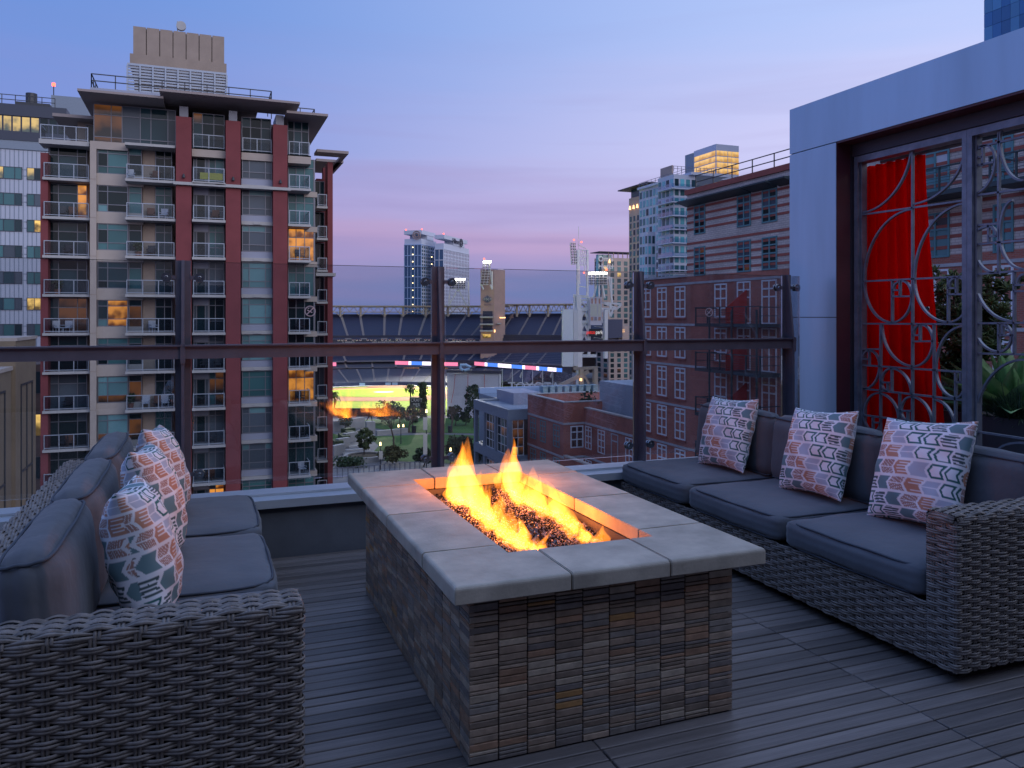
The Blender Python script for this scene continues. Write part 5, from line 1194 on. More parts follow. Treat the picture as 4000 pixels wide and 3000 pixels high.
for j in range(4):
    za, zc = zb5 + (zt5 - zb5) * j / 4 + .12, zb5 + (zt5 - zb5) * (j + 1) / 4 - .12
    for q in range(6): w3 = (x1_ - p_.x) / 6; box(cd, 'lantern_pane', 'lit_lantern', p_.x + w3 * q + .06 + (.1 if q % 3 == 0 else 0), yq - .06, za, p_.x + w3 * (q + 1) - .06, yq - .005, zc)
    for q in range(4): w3 = 8.6 / 4; box(cd, 'lantern_pane', 'lit_lantern', p_.x - .06, yq + .2 + w3 * q + .06, za, p_.x - .005, yq + .2 + w3 * (q + 1) - .06, zc)
bt = thing('tan_hotel_tower', 'slim tan tower with lit sconces behind the glass condominium', 'building', at_d(2500, HZ, 235) * 1)
x0, y0, x1, y1, zt_ = block(bt, 'beige_stone', 2457, 2545, 2600, 215, 752, {'pane_navy': 3, 'pane_teal': 3}, .45, 6, 2, 27, seed=6, gap=5.0)
box(bt, 'roof_slab', 'dark_frame', x0 - 2, y0 - 1, zt_ + 2.4, x1, y1 + 3, zt_ + 2.7); box(bt, 'glass_storey', 'pane_navy', x0 + .4, y0 + .5, zt_, x1, y1 - .5, zt_ + 2.4); box(bt, 'lift_house', 'beige_stone', x0 + 4, y0 + 2, zt_ + 2.71, x1, y1 - 16, zt_ + 7)
for i in range(6): MB().cyl((x0 - .3, y0 + (y1 - y0) * (i + .5) / 6, zt_ - 3.2), .3, 1.0, 8, 'z', .12).build('wall_sconce', 'sconce', bt)
bg_ = thing('blue_glass_tower', 'blue glass tower cut off by the top right corner', 'building', at_d(3900, HZ, 150) * 1)
p_ = at_d(3843, 80, 150); box(bg_, 'core', 'hotel_glass', p_.x + .25, 60, G, p_.x + 30, p_.y - .05, 96)
for j in range(9):
    for i in range(10): yy = p_.y - (i + 1) * 1.75; box(bg_, 'glass_panel', random.choice(('pane_blue', 'pane_blue', 'pane_blue2')), p_.x, yy, 48 + j * 2.6, p_.x + .24, yy + 1.70, 48 + j * 2.6 + 2.54)
# ================================================================ GROUND, PARK
mat('street', (.13, .13, .135), .9, var=.15, vscale=.05); mat('paving', (.21, .20, .195), .9, var=.12, vscale=.2); mat('lawn', (.065, .145, .022), .95, var=.25, vscale=.12); mat('turf', (.26, .36, .008), .95, var=.10, vscale=.06)
mat('infield_dirt', (.36, .17, .085), .95, var=.1, vscale=.2); mat('line_white', (.6, .58, .52), .9); mat('wall_conc', (.33, .33, .33), .9, var=.12, vscale=.5)
mat('seat_navy', (.034, .042, .085), .55); mat('seat_grey', (.085, .09, .12), .5); mat('tread', (.16, .16, .20), .9); mat('aisle', (.27, .25, .26), .9); mat('steel_white', (.68, .68, .70), .5, var=.06); mat('board_white', (.74, .77, .84), .6); mat('steel_tan', (.36, .30, .24), .6); mat('sand_stone', (.40, .275, .24), .9, var=.08, vscale=.2)
mat('fascia_dark', (.035, .035, .06), .7); mat('scrim', (.50, .50, .56), .8, var=.08, vscale=.15); mat('lamp_off', (.05, .05, .06), .3); mat('navy_board', (.02, .035, .10), .5); mat('sky_panel', (.35, .52, .70), .5)
glow('led_pink', (1, .25, .42), 1.5); glow('led_white', (1, .86, 1), 2.2); glow('led_blue', (.10, .28, 1), 1.4); glow('lit_red', (1, .06, .05), 1.3); glow('lit_white', (1, .95, .95), 1.1)
mat('leaf_dark', (.036, .062, .028), .75, var=.45, vscale=.7); mat('leaf_mid', (.065, .095, .034), .75, var=.4, vscale=.7); mat('leaf_olive', (.085, .085, .03), .75, var=.4, vscale=.7); mat('twig', (.12, .085, .07), .9); mat('palm_leaf', (.12, .14, .03), .7, var=.3); mat('hedge', (.03, .055, .02), .85, var=.5, vscale=1.2, bump=.6, bscale=3); mat('bronze', (.03, .028, .025), .45, metal=.6); mat('sign_dark', (.02, .022, .03), .6)
mat('bay_water', (.03, .05, .09), .15)
mat('banner_print', (.62, .58, .66), .8, var=.10, vscale=.5); mat('skin_print', (.50, .28, .22), .8); mat('shade_print', (.30, .27, .33), .8)
FZ = G - .6
gr = MB(); gr.box(-3000, -3000, G - 2, 3000, 3000, G - 1.2); gr.build('ground', 'street', None, kind='structure')
def sheet(name, pts, z, m_, kind='structure'):
    b = MB(); b.add([(p[0], p[1], z) for p in pts], [tuple(range(len(pts)))]); o = b.build(name, m_, None, kind=kind); return o
def gz(px, py, z=G): return at_z(px, py, z)
plaza = MB(); plaza.box(-60, 92, G - 1.19, 140, 420, FZ - .05); plaza.build('plaza', 'paving', None, kind='structure')
sheet('park_paving', [gz(1150, 1960), gz(2250, 1960), gz(2350, 1640), gz(1150, 1640)], G, 'paving')
sheet('lawn', [gz(1395, 1795), gz(1450, 1775), gz(1480, 1742), gz(1440, 1706), gz(1700, 1697), gz(2020, 1706), gz(2060, 1760), gz(2060, 1820), gz(1760, 1812), gz(1500, 1800)], G + .05, 'lawn')
sheet('lawn', [gz(1290, 1760), gz(1370, 1716), gz(1290, 1690)], G + .05, 'lawn')
sheet('lawn', [gz(1290, 1675), gz(1420, 1668), gz(1600, 1690), gz(1860, 1694), gz(2080, 1692), gz(2080, 1640), gz(1900, 1633), gz(1600, 1634), gz(1290, 1646)], G + .06, 'lawn')
# ---- retaining walls, steps and hedges of the park
def pw(name, m_, px0, py0, px1, py1, h, th, label, cat, group=None):
    a, c = gz(px0, py0), gz(px1, py1); b = MB(); b.beam(a + Vector((0, 0, h/2)), c + Vector((0, 0, h/2)), th, h); return b.build(name, m_, None, label=label, cat=cat, group=group)
pw('park_wall', 'wall_conc', 1295, 1686, 1418, 1668, 2.2, 1.2, 'pale concrete park wall below the statue', 'wall', 'concrete walls in the park')
pw('park_wall', 'wall_conc', 1297, 1782, 1340, 1772, 1.8, 1.0, 'concrete park wall at the tower foot, lowest of the steps', 'wall', 'concrete walls in the park')
pw('park_wall', 'wall_conc', 1318, 1752, 1362, 1745, 1.8, 1.0, 'concrete park wall in the middle of the stepped garden', 'wall', 'concrete walls in the park')
pw('park_wall', 'wall_conc', 1345, 1730, 1388, 1722, 1.8, 1.0, 'concrete park wall at the top of the stepped garden', 'wall', 'concrete walls in the park')
pw('park_wall', 'wall_conc', 1470, 1702, 1590, 1690, 1.0, .8, 'low concrete park wall along the lawn path', 'wall', 'concrete walls in the park')
for i, (a, b_, c_, d_) in enumerate(((1310, 1748, 1325, 1757), (1336, 1722, 1352, 1736), (1342, 1706, 1378, 1700), (1362, 1712, 1378, 1722))): pw('clipped_hedge', 'hedge', a, b_, c_, d_, 1.6, 1.6, 'clipped green hedge in the stepped garden, %s from the tower' % ('nearest', 'second', 'third', 'farthest')[i], 'hedge', 'clipped hedges in the park')
for i in range(4): 
    y_ = 1748 + i * 14; pw('garden_step', 'slab_white', 1362 - i * 12, y_ + 2, 1440 - i * 6, y_ - 4, .35, .5, 'pale stone step edge crossing the park garden, %s from the lawn' % ('first', 'second', 'third', 'fourth')[i], 'step', 'stone steps in the park')
pr_ = thing('round_planter', 'round concrete planter ring holding a small tree in the park', 'planter', gz(1424, 1796)); c_ = gz(1424, 1796); k = MB(); n = 28
for i in range(n):
    a0, a1 = 2*math.pi*i/n, 2*math.pi*(i+1)/n; k.prism([(c_.x + r_*math.cos(t), c_.y + r_*math.sin(t)) for r_, t in ((2.9, a0), (3.5, a0), (3.5, a1), (2.9, a1))], G, G + .9)
k.build('ring', 'wall_conc', pr_); MB().cyl((c_.x, c_.y, G), 2.89, .7, 24).build('soil', 'soil', pr_)
# ---- trees
def tree(name, label, px, py, H, Rc, mt, n=900, trunk=.16, crown0=.35, leaf=.42, seed=0, group='trees in the park', base=None, flat=1.0, z=None):
    b0 = base or gz(px, py); r_ = random.Random(seed); t = thing(name, label, 'tree', b0, group); tk = MB(); clumps = []
    top = b0 + Vector((r_.gauss(0, .2), r_.gauss(0, .2), H * .62)); tk.tube([b0, b0.lerp(top, .5) + Vector((r_.gauss(0, .12), r_.gauss(0, .12), 0)), top], [trunk, trunk * .7, trunk * .35], 7)
    for i in range(11):
        a = i * 2.4 + r_.uniform(-.4, .4); f = r_.uniform(.35, 1); zc = H * (crown0 + (1 - crown0) * (i + .5) / 11); wz = math.sin(math.pi * min(.97, max(.12, (zc / H - crown0) / (1 - crown0) * .85 + .1)))
        e = b0 + Vector((math.cos(a) * Rc * f * wz, math.sin(a) * Rc * f * wz, zc)); s_ = b0.lerp(top, min(1, .45 + .5 * (i / 11))); tk.tube([s_, s_.lerp(e, .5) + Vector((0, 0, -.1 * Rc)), e], [trunk * .4, trunk * .25, trunk * .1], 5); clumps.append((e, Rc * r_.uniform(.28, .48)))
    tk.build('trunk', 'bark', t)
    g_ = np.random.default_rng(seed + 1); V = []; 
    ci = g_.integers(0, len(clumps), n); ctr = np.array([clumps[i][0] for i in ci]); rad = np.array([clumps[i][1] for i in ci]); d = g_.normal(size=(n, 3)); d /= np.linalg.norm(d, axis=1)[:, None]; p = ctr + d * (rad * g_.uniform(.25, 1, n) ** .5)[:, None] * np.array((1, 1, .8 * flat))
    u = g_.normal(size=(n, 3)); u /= np.linalg.norm(u, axis=1)[:, None]; w = np.cross(u, g_.normal(size=(n, 3))); w /= np.linalg.norm(w, axis=1)[:, None]; s = (leaf * g_.uniform(.5, 1.1, n))[:, None]
    V = np.stack([p - u * s, p + w * s * .55, p + u * s, p - w * s * .55], 1).reshape(-1, 3); Q = np.arange(n * 4).reshape(-1, 4)
    obj('crown', mesh_np('crown', V, Q, mt, smooth=False), t); return t
def bare_tree(label, px, py, H, spread, seed, group='trees in the park', lv=5, leafn=0):
    b0 = gz(px, py); r_ = random.Random(seed); t = thing('bare_tree', label, 'tree', b0, group); tk = MB(); tips = []
    def grow(p, d, L, rad, k):
        e = p + d * L; tk.tube([p, e], [rad, rad * .65], 5 if k > 3 else 3, cap=False)
        if k == 0: tips.append(e); return
        for i in range(3 if k > 2 else 4):
            nd = (d + Vector((r_.gauss(0, spread), r_.gauss(0, spread), r_.gauss(.10, spread * .5)))).normalized(); grow(e, nd, L * r_.uniform(.62, .80), rad * .62, k - 1)
    grow(b0, Vector((0, 0, 1)), H * .30, .22, lv); tk.build('trunk', 'twig', t)
    if leafn:
        b = MB()
        for e in tips[:leafn]: 
            d_ = Vector((r_.gauss(0, 1), r_.gauss(0, 1), r_.gauss(0, 1))).normalized() * .22; e_ = d_.cross(Vector((.3, .6, .7))); b.add([e - d_, e + e_, e + d_, e - e_], [(0,1,2,3)])
        b.build('crown', 'leaf_olive', t)
TR = 0
for (lab, px, py, top, hw, mt, n) in (
    ('small leafy tree growing in the round planter', 1424, 1790, 1678, 36, 'leaf_mid', 1100), ('tree before the outfield at the tower edge', 1348, 1690, 1602, 34, 'leaf_dark', 1000), ('broad dark tree hiding the outfield fence', 1520, 1655, 1578, 58, 'leaf_dark', 1500), ('tree between the statue and the outfield sign', 1562, 1655, 1592, 36, 'leaf_mid', 900),
    ('dark round tree below the outfield sign', 1612, 1676, 1588, 34, 'leaf_dark', 1200), ('dark tree right of the middle railing post', 1778, 1664, 1590, 32, 'leaf_dark', 1100), ('tall dark tree against the white screen', 1850, 1672, 1508, 44, 'leaf_dark', 2000), ('small dark tree beside the grey corner building', 1818, 1662, 1612, 26, 'leaf_mid', 800),
    ('low olive tree on the lawn left of the middle post', 1535, 1812, 1752, 52, 'leaf_olive', 1100), ('olive street tree right of the middle post', 1800, 1820, 1712, 66, 'leaf_olive', 1900), ('dark street tree below the middle post', 1655, 1824, 1756, 40, 'leaf_dark', 1200), ('olive street tree by the grey building foot', 1850, 1828, 1738, 46, 'leaf_olive', 1400), ('dark tree behind the striding statue', 1492, 1650, 1604, 28, 'leaf_dark', 700)):
    TR += 1; D_ = FPX * (CAMH - G) / (py - HZ); tree('park_tree', lab, px, py, (py - top) * D_ / FPX, hw * D_ / FPX, mt, n, seed=TR * 13, leaf=.30, trunk=.13)
bare_tree('bare winter tree standing on the near lawn', 1538, 1772, 9.0, .34, 5, lv=5); bare_tree('bare reddish tree before the white screen', 1700, 1700, 7.0, .40, 8, lv=5, leafn=160); bare_tree('bare tree behind the path right of the middle post', 1765, 1690, 6.0, .42, 18, lv=5, leafn=100); bare_tree('bare tree by the dark trees left of the post', 1598, 1690, 4.6, .45, 23, lv=5, leafn=120)
def shrub_bed(label, px0, px1, py, hgt, seed):
    r_ = np.random.default_rng(seed); n = 700; a = gz(px0, py); c = gz(px1, py); t = r_.uniform(0, 1, n)[:, None]; p = np.array(a) * (1 - t) + np.array(c) * t; p += r_.normal(0, 1, (n, 3)) * np.array((.5, .9, 0)); p[:, 2] = G + r_.uniform(0, hgt, n); u = r_.normal(size=(n, 3)); u /= np.linalg.norm(u, axis=1)[:, None]; w = np.cross(u, r_.normal(size=(n, 3))); w /= np.linalg.norm(w, axis=1)[:, None]
    V = np.stack([p - u * .22, p + w * .16, p + u * .22, p - w * .16], 1).reshape(-1, 3); obj('shrub_bed', mesh_np('shrub_bed', V, np.arange(n * 4).reshape(-1, 4), 'shrub', smooth=False), None, label=label, cat='shrubs')
shrub_bed('flowering shrub bed behind the street fence at the tower foot', 1322, 1412, 1822, 1.5, 3)
# palms
def palm(label, px, py, D, H, seed):
    b0 = at_d(px, py, D); b0.z = FZ; t = thing('palm_tree', label, 'palm', b0, 'palms at the ballpark'); r_ = random.Random(seed); top = b0 + Vector((.3, .2, H)); MB().tube([b0, b0.lerp(top, .5) + Vector((.15, 0, 0)), top], [.28, .2, .18], 8).build('trunk', 'bark', t); b = MB()
    for i in range(46):
        a = i * 2.4; el = r_.uniform(-.7, 1.2); d = Vector((math.cos(a) * math.cos(el), math.sin(a) * math.cos(el), math.sin(el))); L_ = r_.uniform(1.7, 2.4); m_ = top + d * L_ * .6 + Vector((0, 0, .15)); e = top + d * L_ + Vector((0, 0, -.8)); s_ = d.cross(Vector((0, 0, 1))); s_ = s_.normalized() * .34 if s_.length > .01 else Vector((.3, 0, 0)); b.add([top, m_ - s_, e, m_ + s_], [(0, 1, 2, 3)])
    b.build('crown', 'palm_leaf', t)
palm('palm tree standing in front of the lit infield', 1600, 1600, 205, 6.4, 3); palm('palm tree half hidden by the apartment tower', 1302, 1620, 205, 4.4, 6)
# ---- lamps, fence, statue, bins
def lamp(label, px, py, H, n=1):
    b0 = gz(px, py); t = thing('park_lamp', label, 'street lamp', b0, 'lamps in the park'); MB().tube([b0, b0 + Vector((0, 0, H))], [.10, .06], 8).build('post', 'dark_rail', t)
    for i in range(n):
        o_ = Vector(((i - (n - 1) / 2) * .95, 0, H)); k = MB(); k.cyl(b0 + o_, .17, .50, 10, 'z', .11); k.build('lantern', 'bulb', t)
        if n > 1: MB().beam(b0 + Vector((0, 0, H - .1)), b0 + o_ + Vector((0, 0, -.05)), .06).build('arm', 'dark_rail', t)
    return t, b0
t, b0 = lamp('single lit lamp with a hanging banner by the street fence', 1486, 1835, 3.9); MB().box(b0.x - .25, b0.y - .1, G + 1.7, b0.x + .35, b0.y - .05, G + 3.0).build('banner', 'line_white', t)
lamp('double headed lit lamp on the near lawn', 1566, 1735, 3.3, 2); lamp('lit lamp low behind the street trees right of the post', 1760, 1835, 3.0)
t, b0 = lamp('tall banner post by the street left of the middle railing post', 1666, 1850, 9.5); 
for z0, z1, m_ in ((3.0, 6.2, 'line_white'), (6.8, 8.8, 'line_white')): MB().box(b0.x - .55, b0.y - .1, G + z0, b0.x + .1, b0.y - .05, G + z1).build('banner', m_, t)
fe = thing('street_fence', 'grey metal fence with mesh gates along the park edge', 'fence', gz(1400, 1850)); k = MB(); a, c = gz(1296, 1868), gz(1640, 1838)
for i in range(18): p_ = a.lerp(c, i / 17); MB().beam(p_, p_ + Vector((0, 0, 1.5)), .14).build('fence_post', 'alu', fe)
for zz in (.15, 1.45): k.beam(a + Vector((0, 0, zz)), c + Vector((0, 0, zz)), .08)
k.build('fence_rail', 'alu', fe)
for i, (px_, py_) in enumerate(((1617, 1690), (1758, 1690))): b0 = gz(px_, py_); k = MB(); k.cyl(b0, .45, 1.3, 10, 'z', .5); k.cyl(b0 + Vector((0, 0, 1.3)), .52, .12, 10); k.build('litter_bin', 'sign_dark', None, label='black litter bin on the lawn path %s of the railing post' % ('left', 'right')[i], cat='bin', group='litter bins in the park')
st = thing('statue', 'dark bronze statue of a striding ball player on a stone plinth', 'statue', gz(1445, 1690)); b0 = gz(1446, 1690); sc_ = 1.0; pz = 2.4
MB().box(b0.x - .9, b0.y - .9, G, b0.x + .9, b0.y + .9, G + pz).build('plinth', 'wall_conc', st)
me = bpy.data.meshes.new('figure'); J = [(0, 0, 1.9), (0, 0, 2.4), (.05, 0, 3.0), (.08, 0, 3.3), (.1, 0, 3.62), (-.35, 0, 2.9), (-.7, 0, 2.4), (.4, 0, 2.85), (.75, 0, 3.0), (-.25, 0, 1.8), (-.6, 0, 1.05), (-1.15, 0, .25), (.2, 0, 1.8), (.5, 0, 1.0), (.55, 0, .08), (.85, 0, .05), (-1.0, 0, .1)]
E = [(0,1),(1,2),(2,3),(3,4),(2,5),(5,6),(2,7),(7,8),(0,9),(9,10),(10,11),(0,12),(12,13),(13,14),(14,15),(11,16)]
f_ = (-ST * 0 + 1, 0)
me.from_pydata([(b0.x + j[0] * .66 * CT, b0.y - j[0] * .66 * ST, G + pz + j[2] * .68) for j in J], E, []); fo = obj('figure', me, st); me.materials.append(MAT['bronze'])
sk_ = fo.modifiers.new('skin', 'SKIN'); rad = [.32, .34, .36, .14, .24, .16, .12, .16, .12, .24, .18, .12, .24, .18, .12, .10, .10]
for v, r_ in zip(me.skin_vertices[0].data, rad): v.radius = (r_ * .7, r_ * .7)
me.skin_vertices[0].data[0].use_root = True; sub = fo.modifiers.new('sub', 'SUBSURF'); sub.levels = 1; sub.render_levels = 1

# ================================================================ BALLPARK
bp = thing('ballpark', 'ballpark with navy seating decks around a brightly lit field', 'stadium', cw(-40, 300, G))
T_ = lambda v: cw(v.x, v.y, v.z)
PH = math.atan(-.164); CX, CD = -40.0, 245.0
def posA(r, s): a = PH + s / 75.0; return CX + r * math.sin(a), CD + r * math.cos(a)
def posB(r, s): r -= 75; return -7 + s * .97 + r * .24, 318 - s * .24 + r * .97
def posC(r, s): r -= 75; return -15.5 + s * .80 + r * .35, 312 - s * .58 + r * .80
def tier(pos, r0, r1, z0, z1, rows_, cuts, seat='seat_navy', nm='seating_section', aw=.8, lab=None):
    dr, dz = (r1 - r0) / rows_, (z1 - z0) / rows_
    for q in range(len(cuts) - 1):
        s0, s1 = cuts[q] + aw / 2, cuts[q+1] - aw / 2; ns = max(2, int((s1 - s0) / 4)); b = MB()
        for i in range(rows_):
            ra, rb_ = r0 + i * dr, r0 + (i + 1) * dr; z = z0 + i * dz
            for e in range(ns):
                u0, u1 = s0 + (s1 - s0) * e / ns, s0 + (s1 - s0) * (e + 1) / ns
                def pp(r, u, zz): X_, D_ = pos(r, u); return cw(X_, D_, zz)
                b.mi = 0; b.quad(pp(ra, u0, z), pp(ra, u1, z), pp(rb_, u1, z), pp(rb_, u0, z)); b.quad(pp(ra, u0, z - dz), pp(ra, u1, z - dz), pp(ra, u1, z), pp(ra, u0, z))
                b.mi = 1; rm = ra + dr * .45; rn = ra + dr * .9; h1 = z + dz * 1.05
                b.quad(pp(rm, u0, z + .1), pp(rm, u1, z + .1), pp(rn, u1, h1), pp(rn, u0, h1))
        o = b.build(nm, ['tread', seat], bp); o['kind'] = 'stuff'
    for q, c_ in enumerate(cuts):
        if q in (0, len(cuts) - 1): continue
        b = MB()
        for i in range(rows_ * 2):
            ra, rb_ = r0 + i * dr / 2, r0 + (i + 1) * dr / 2; z = z0 + i * dz / 2 + .1
            P4 = [pos(r, u) for r, u in ((ra, c_ - aw/2), (ra, c_ + aw/2), (rb_, c_ + aw/2), (rb_, c_ - aw/2))]
            b.add([cw(x_, d_, z) for x_, d_ in P4] + [cw(x_, d_, z - dz/2) for x_, d_ in P4[:2]], [(0, 1, 2, 3), (4, 5, 1, 0)])
        b.build('aisle_stair', 'aisle', bp)
def wallstrip(pos, r, s0, s1, z0, z1, m_, nm, n=14, th=.4):
    b = MB()
    for i in range(n):
        u0, u1 = s0 + (s1 - s0) * i / n, s0 + (s1 - s0) * (i + 1) / n; P4 = [pos(r, u0), pos(r, u1), pos(r + th, u1), pos(r + th, u0)]
        b.add([cw(x_, d_, z0) for x_, d_ in P4] + [cw(x_, d_, z1) for x_, d_ in P4], [(3,2,1,0),(4,5,6,7),(0,1,5,4),(2,3,7,6)] + ([(3,0,4,7)] if i == 0 else []) + ([(1,2,6,5)] if i == n-1 else []))
    return b.build(nm, m_, bp)
cA = [-24, -12.9, -6.9, .9, 6.5, 14.2, 20.5, 27.5, 35, 43]
tier(posA, 79, 101, -6.0, 2.6, 18, cA); tier(posA, 75, 78.4, -8.2, -6.9, 3, cA, aw=2.5)
wallstrip(posA, 74.4, -26, 44, -9.4, -7.4, 'fascia_dark', 'deck_fascia'); wallstrip(posA, 78.5, -24, 43, -7.2, -5.9, 'fascia_dark', 'deck_wall'); wallstrip(posA, 101.1, -24, 43, -22, 2.7, 'sand_stone', 'back_wall')
cB = [0, 1.5, 9.0, 16.5, 23, 34, 44]
tier(posB, 79, 101, -5.6, 2.9, 18, cB); wallstrip(posB, 74.4, -3, 44, -9.4, -7.0, 'fascia_dark', 'deck_fascia'); wallstrip(posB, 75, -1, 44, -7.0, -5.6, 'fascia_dark', 'deck_wall', th=4); wallstrip(posB, 101.1, 0, 46, -22, 3.0, 'sand_stone', 'back_wall')
cM = [-26, -15, 9, 16, 23, 30, 37, 44]
tier(posA, 70, 90, -15.6, -9.0, 12, cM, aw=.9); wallstrip(posA, 69.4, 7, 44, -17.0, -15.4, 'fascia_dark', 'deck_fascia')
cN = [0, 7, 15, 23, 31, 42]; tier(posC, 75, 95, -15.6, -9.0, 12, cN, aw=.9)
tier(posA, 47, 66, -22.4, -18.6, 14, [-28, -19, -11, -4, 3, 10, 17, 24, 32, 42], seat='seat_grey', aw=.9); tier(posC, 58, 73, -21.5, -18.2, 10, [0, 8, 16, 24, 34], aw=.9)
tier(posA, 67, 74, -18.0, -16.2, 5, [-28, -15, -4, 6, 17, 28, 42], seat='seat_grey')
wallstrip(posA, 74.5, -30, 44, -22, -15.0, 'fascia_dark', 'concourse_wall'); wallstrip(posC, 75.5, -4, 46, -22, -15.8, 'fascia_dark', 'concourse_wall'); wallstrip(posA, 46.6, -28, 42, FZ, -22.2, 'navy_board', 'field_wall')
for u in (-13, 2, 6, 22): wallstrip(posA, 46.4, u, u + 3.2, FZ + .1, -22.5, 'sky_panel', 'dugout_panel', 2, .1)
for (px0, px1, py_) in ((1375, 1440, 1394), (1580, 1640, 1434), (1740, 1790, 1436)):
    p0, p1 = at_d(px0, py_, 318 if px0 > 1500 else 322), at_d(px1, py_ + 8, 318 if px0 > 1500 else 322); k = MB(); n = 7
    for i in range(n): a = p0.lerp(p1, i / n); c = p0.lerp(p1, (i + .7) / n); k.box(a.x, a.y, p1.z, c.x, a.y + .2, p0.z)
    k.build('lit_suite', 'lit_orange', bp)
# LED ribbon boards
def ribbon(px0, py0, D0, px1, py1, D1, parts):
    a, c = at_d(px0, py0, D0), at_d(px1, py1, D1); tot = sum(w for w, _ in parts); u = 0
    for w, m_ in parts:
        p, q = a.lerp(c, u / tot), a.lerp(c, (u + w) / tot); u += w; d = Vector((0, 0, 1.35)); n_ = Vector((.25, .6, 0)); b = MB(); b.add([p, q, q + d, p + d, p + n_, q + n_, q + d + n_, p + d + n_], [(0,1,2,3),(7,6,5,4),(3,2,6,7),(1,0,4,5)]); b.build('ribbon_board', m_, bp)
ribbon(1543, 1424, 305, 1788, 1430, 302, ((5, 'led_pink'), (1, 'led_white'), (4, 'led_blue'), (6, 'led_white'), (1, 'led_blue'), (6, 'led_pink')))
ribbon(1853, 1427, 300, 2196, 1454, 280, ((4, 'led_pink'), (1, 'led_white'), (4, 'led_blue'), (5, 'led_white'), (4, 'led_blue'), (1, 'led_white'), (4, 'led_pink'), (1, 'led_white'), (3, 'led_blue'), (3, 'led_white'), (2, 'led_blue')))
ribbon(1290, 1430, 303, 1312, 1430, 303, ((1, 'led_pink'),))
# bunting along the upper deck
bun = MB(); bun2 = MB()
for i in range(46):
    s_ = -23 + i * 1.45
    X_, D_ = posA(74.2, s_); p_ = cw(X_, D_, -7.5); u = Vector((CT, -ST, 0))
    if i % 4 == 3: continue
    pts = [p_ + u * .55 * math.cos(t) + Vector((0, 0, -.55 * math.sin(t))) for t in np.linspace(0, math.pi, 7)]; b_ = [x_ + Vector((.05, .12, 0)) for x_ in pts]; bun.add(pts + b_, [tuple(range(7)), tuple(range(13, 6, -1))] )
    pts = [p_ + Vector((-.05, -.12, 0)) + u * .3 * math.cos(t) + Vector((0, 0, -.3 * math.sin(t))) for t in np.linspace(0, math.pi, 7)]; bun2.add(pts, [tuple(range(7))])
o = bun.build('bunting', 'line_white', bp); o['kind'] = 'stuff'; o = bun2.build('bunting_centre', 'red_panel', bp); o['kind'] = 'stuff'
for s_, tx in ((-14.5, 'DAVE 31 WINFIELD'), (-1.5, 'RANDY 35 JONES'), (6.0, 'TREVOR 51 HOFFMAN'), (13.5, 'JACKIE 42 ROBINSON')): X_, D_ = posA(73.9, s_); text(tx, .85, cw(X_, D_, -8.5), -TH, 'line_white', bp, ext=.03)
# canopies on trusses
def canopy(pos, s0, s1, r0, r1, zt, zb, cols_, n=26):
    wallstrip(pos, r0, s0, s1, zt, zt + .45, 'steel_tan', 'canopy', 10, r1 - r0)
    b = MB(); rr = r0 + 1.5
    def pp(u, z): X_, D_ = pos(rr, u); return cw(X_, D_, z)
    for i in range(n):
        u0, u1, um = s0 + (s1 - s0) * i / n, s0 + (s1 - s0) * (i + 1) / n, s0 + (s1 - s0) * (i + .5) / n
        b.beam(pp(u0, zt), pp(um, zb), .24); b.beam(pp(um, zb), pp(u1, zt), .24); b.beam(pp(u0, zb), pp(u1, zb), .3); b.beam(pp(u0, zt - .2), pp(u1, zt - .2), .3)
    o = b.build('canopy_truss', 'steel_tan', bp)
    for c_ in cols_: k = MB(); k.beam(pp(c_, zt), pp(c_, 1.6), .75); k.beam(pp(c_ + 1.6, zb), pp(c_ + .1, 1.9), .3); k.beam(pp(c_ - 1.6, zb), pp(c_ - .1, 1.9), .3); k.build('canopy_column', 'steel_tan', bp)
canopy(posA, -25, 43.5, 95, 102, 5.9, 3.6, (-13.5, -6.9, .9, 7, 14.5, 22, 29)); canopy(posB, -2, 42, 95, 102, 6.6, 4.0, (4, 9.5, 17.5, 25, 33), 20)
wallstrip(posA, 100.6, -24, 43, 2.7, 3.6, 'balcony_glass', 'top_guard'); wallstrip(posB, 100.6, 1, 34, 3.0, 3.9, 'balcony_glass', 'top_guard')
# sandstone tower with balconies
def BX_(par, nm, m_, px0, px1, py0, py1, D0, dp):
    X0_, X1_ = (px0 - 2000)/FPX*D0, (px1 - 2000)/FPX*D0; z1, z0 = CAMH + (HZ - py0)*D0/FPX, CAMH + (HZ - py1)*D0/FPX; return MB().box(X0_, D0, z0, X1_, D0 + dp, z1, T=T_).build(nm, m_, par)
sw = thing('sandstone_tower', 'square sandstone tower with balconies and an anniversary crest', 'tower', cw(-8, 312, G))
X0, X1, X2 = (1877-2000)/FPX*312, (1931-2000)/FPX*312, (1973-2000)/FPX*318; zt_ = CAMH + (HZ - 1052)*312/FPX
MB().prism([(X0, 312), (X1, 312), (X2, 318), (X2 - 1, 324), (X0 + .5, 324)], G, zt_, T=T_).build('shaft', 'sand_stone', sw)
for (a, c) in ((1215, 1236), (1243, 1264), (1271, 1290)): 
    BX_(sw, 'opening', 'fascia_dark', 1886, 1924, a, c, 311.8, .3); BX_(sw, 'balcony', 'slab_white', 1874, 1926, c, c + 5, 309.8, 2.3); BX_(sw, 'balcony_rail', 'balcony_glass', 1874, 1926, c - 9, c - .5, 309.8, .1)
BX_(sw, 'lit_room', 'lit_yellow', 1886, 1917, 1306, 1320, 311.7, .25); BX_(sw, 'side_balcony', 'slab_white', 1943, 1957, 1262, 1266, 311, 4); BX_(sw, 'side_light', 'sconce', 1952, 1975, 1239, 1243, 314.5, .4); BX_(sw, 'side_light', 'sconce', 1930, 1935, 1288, 1298, 311.3, .4)
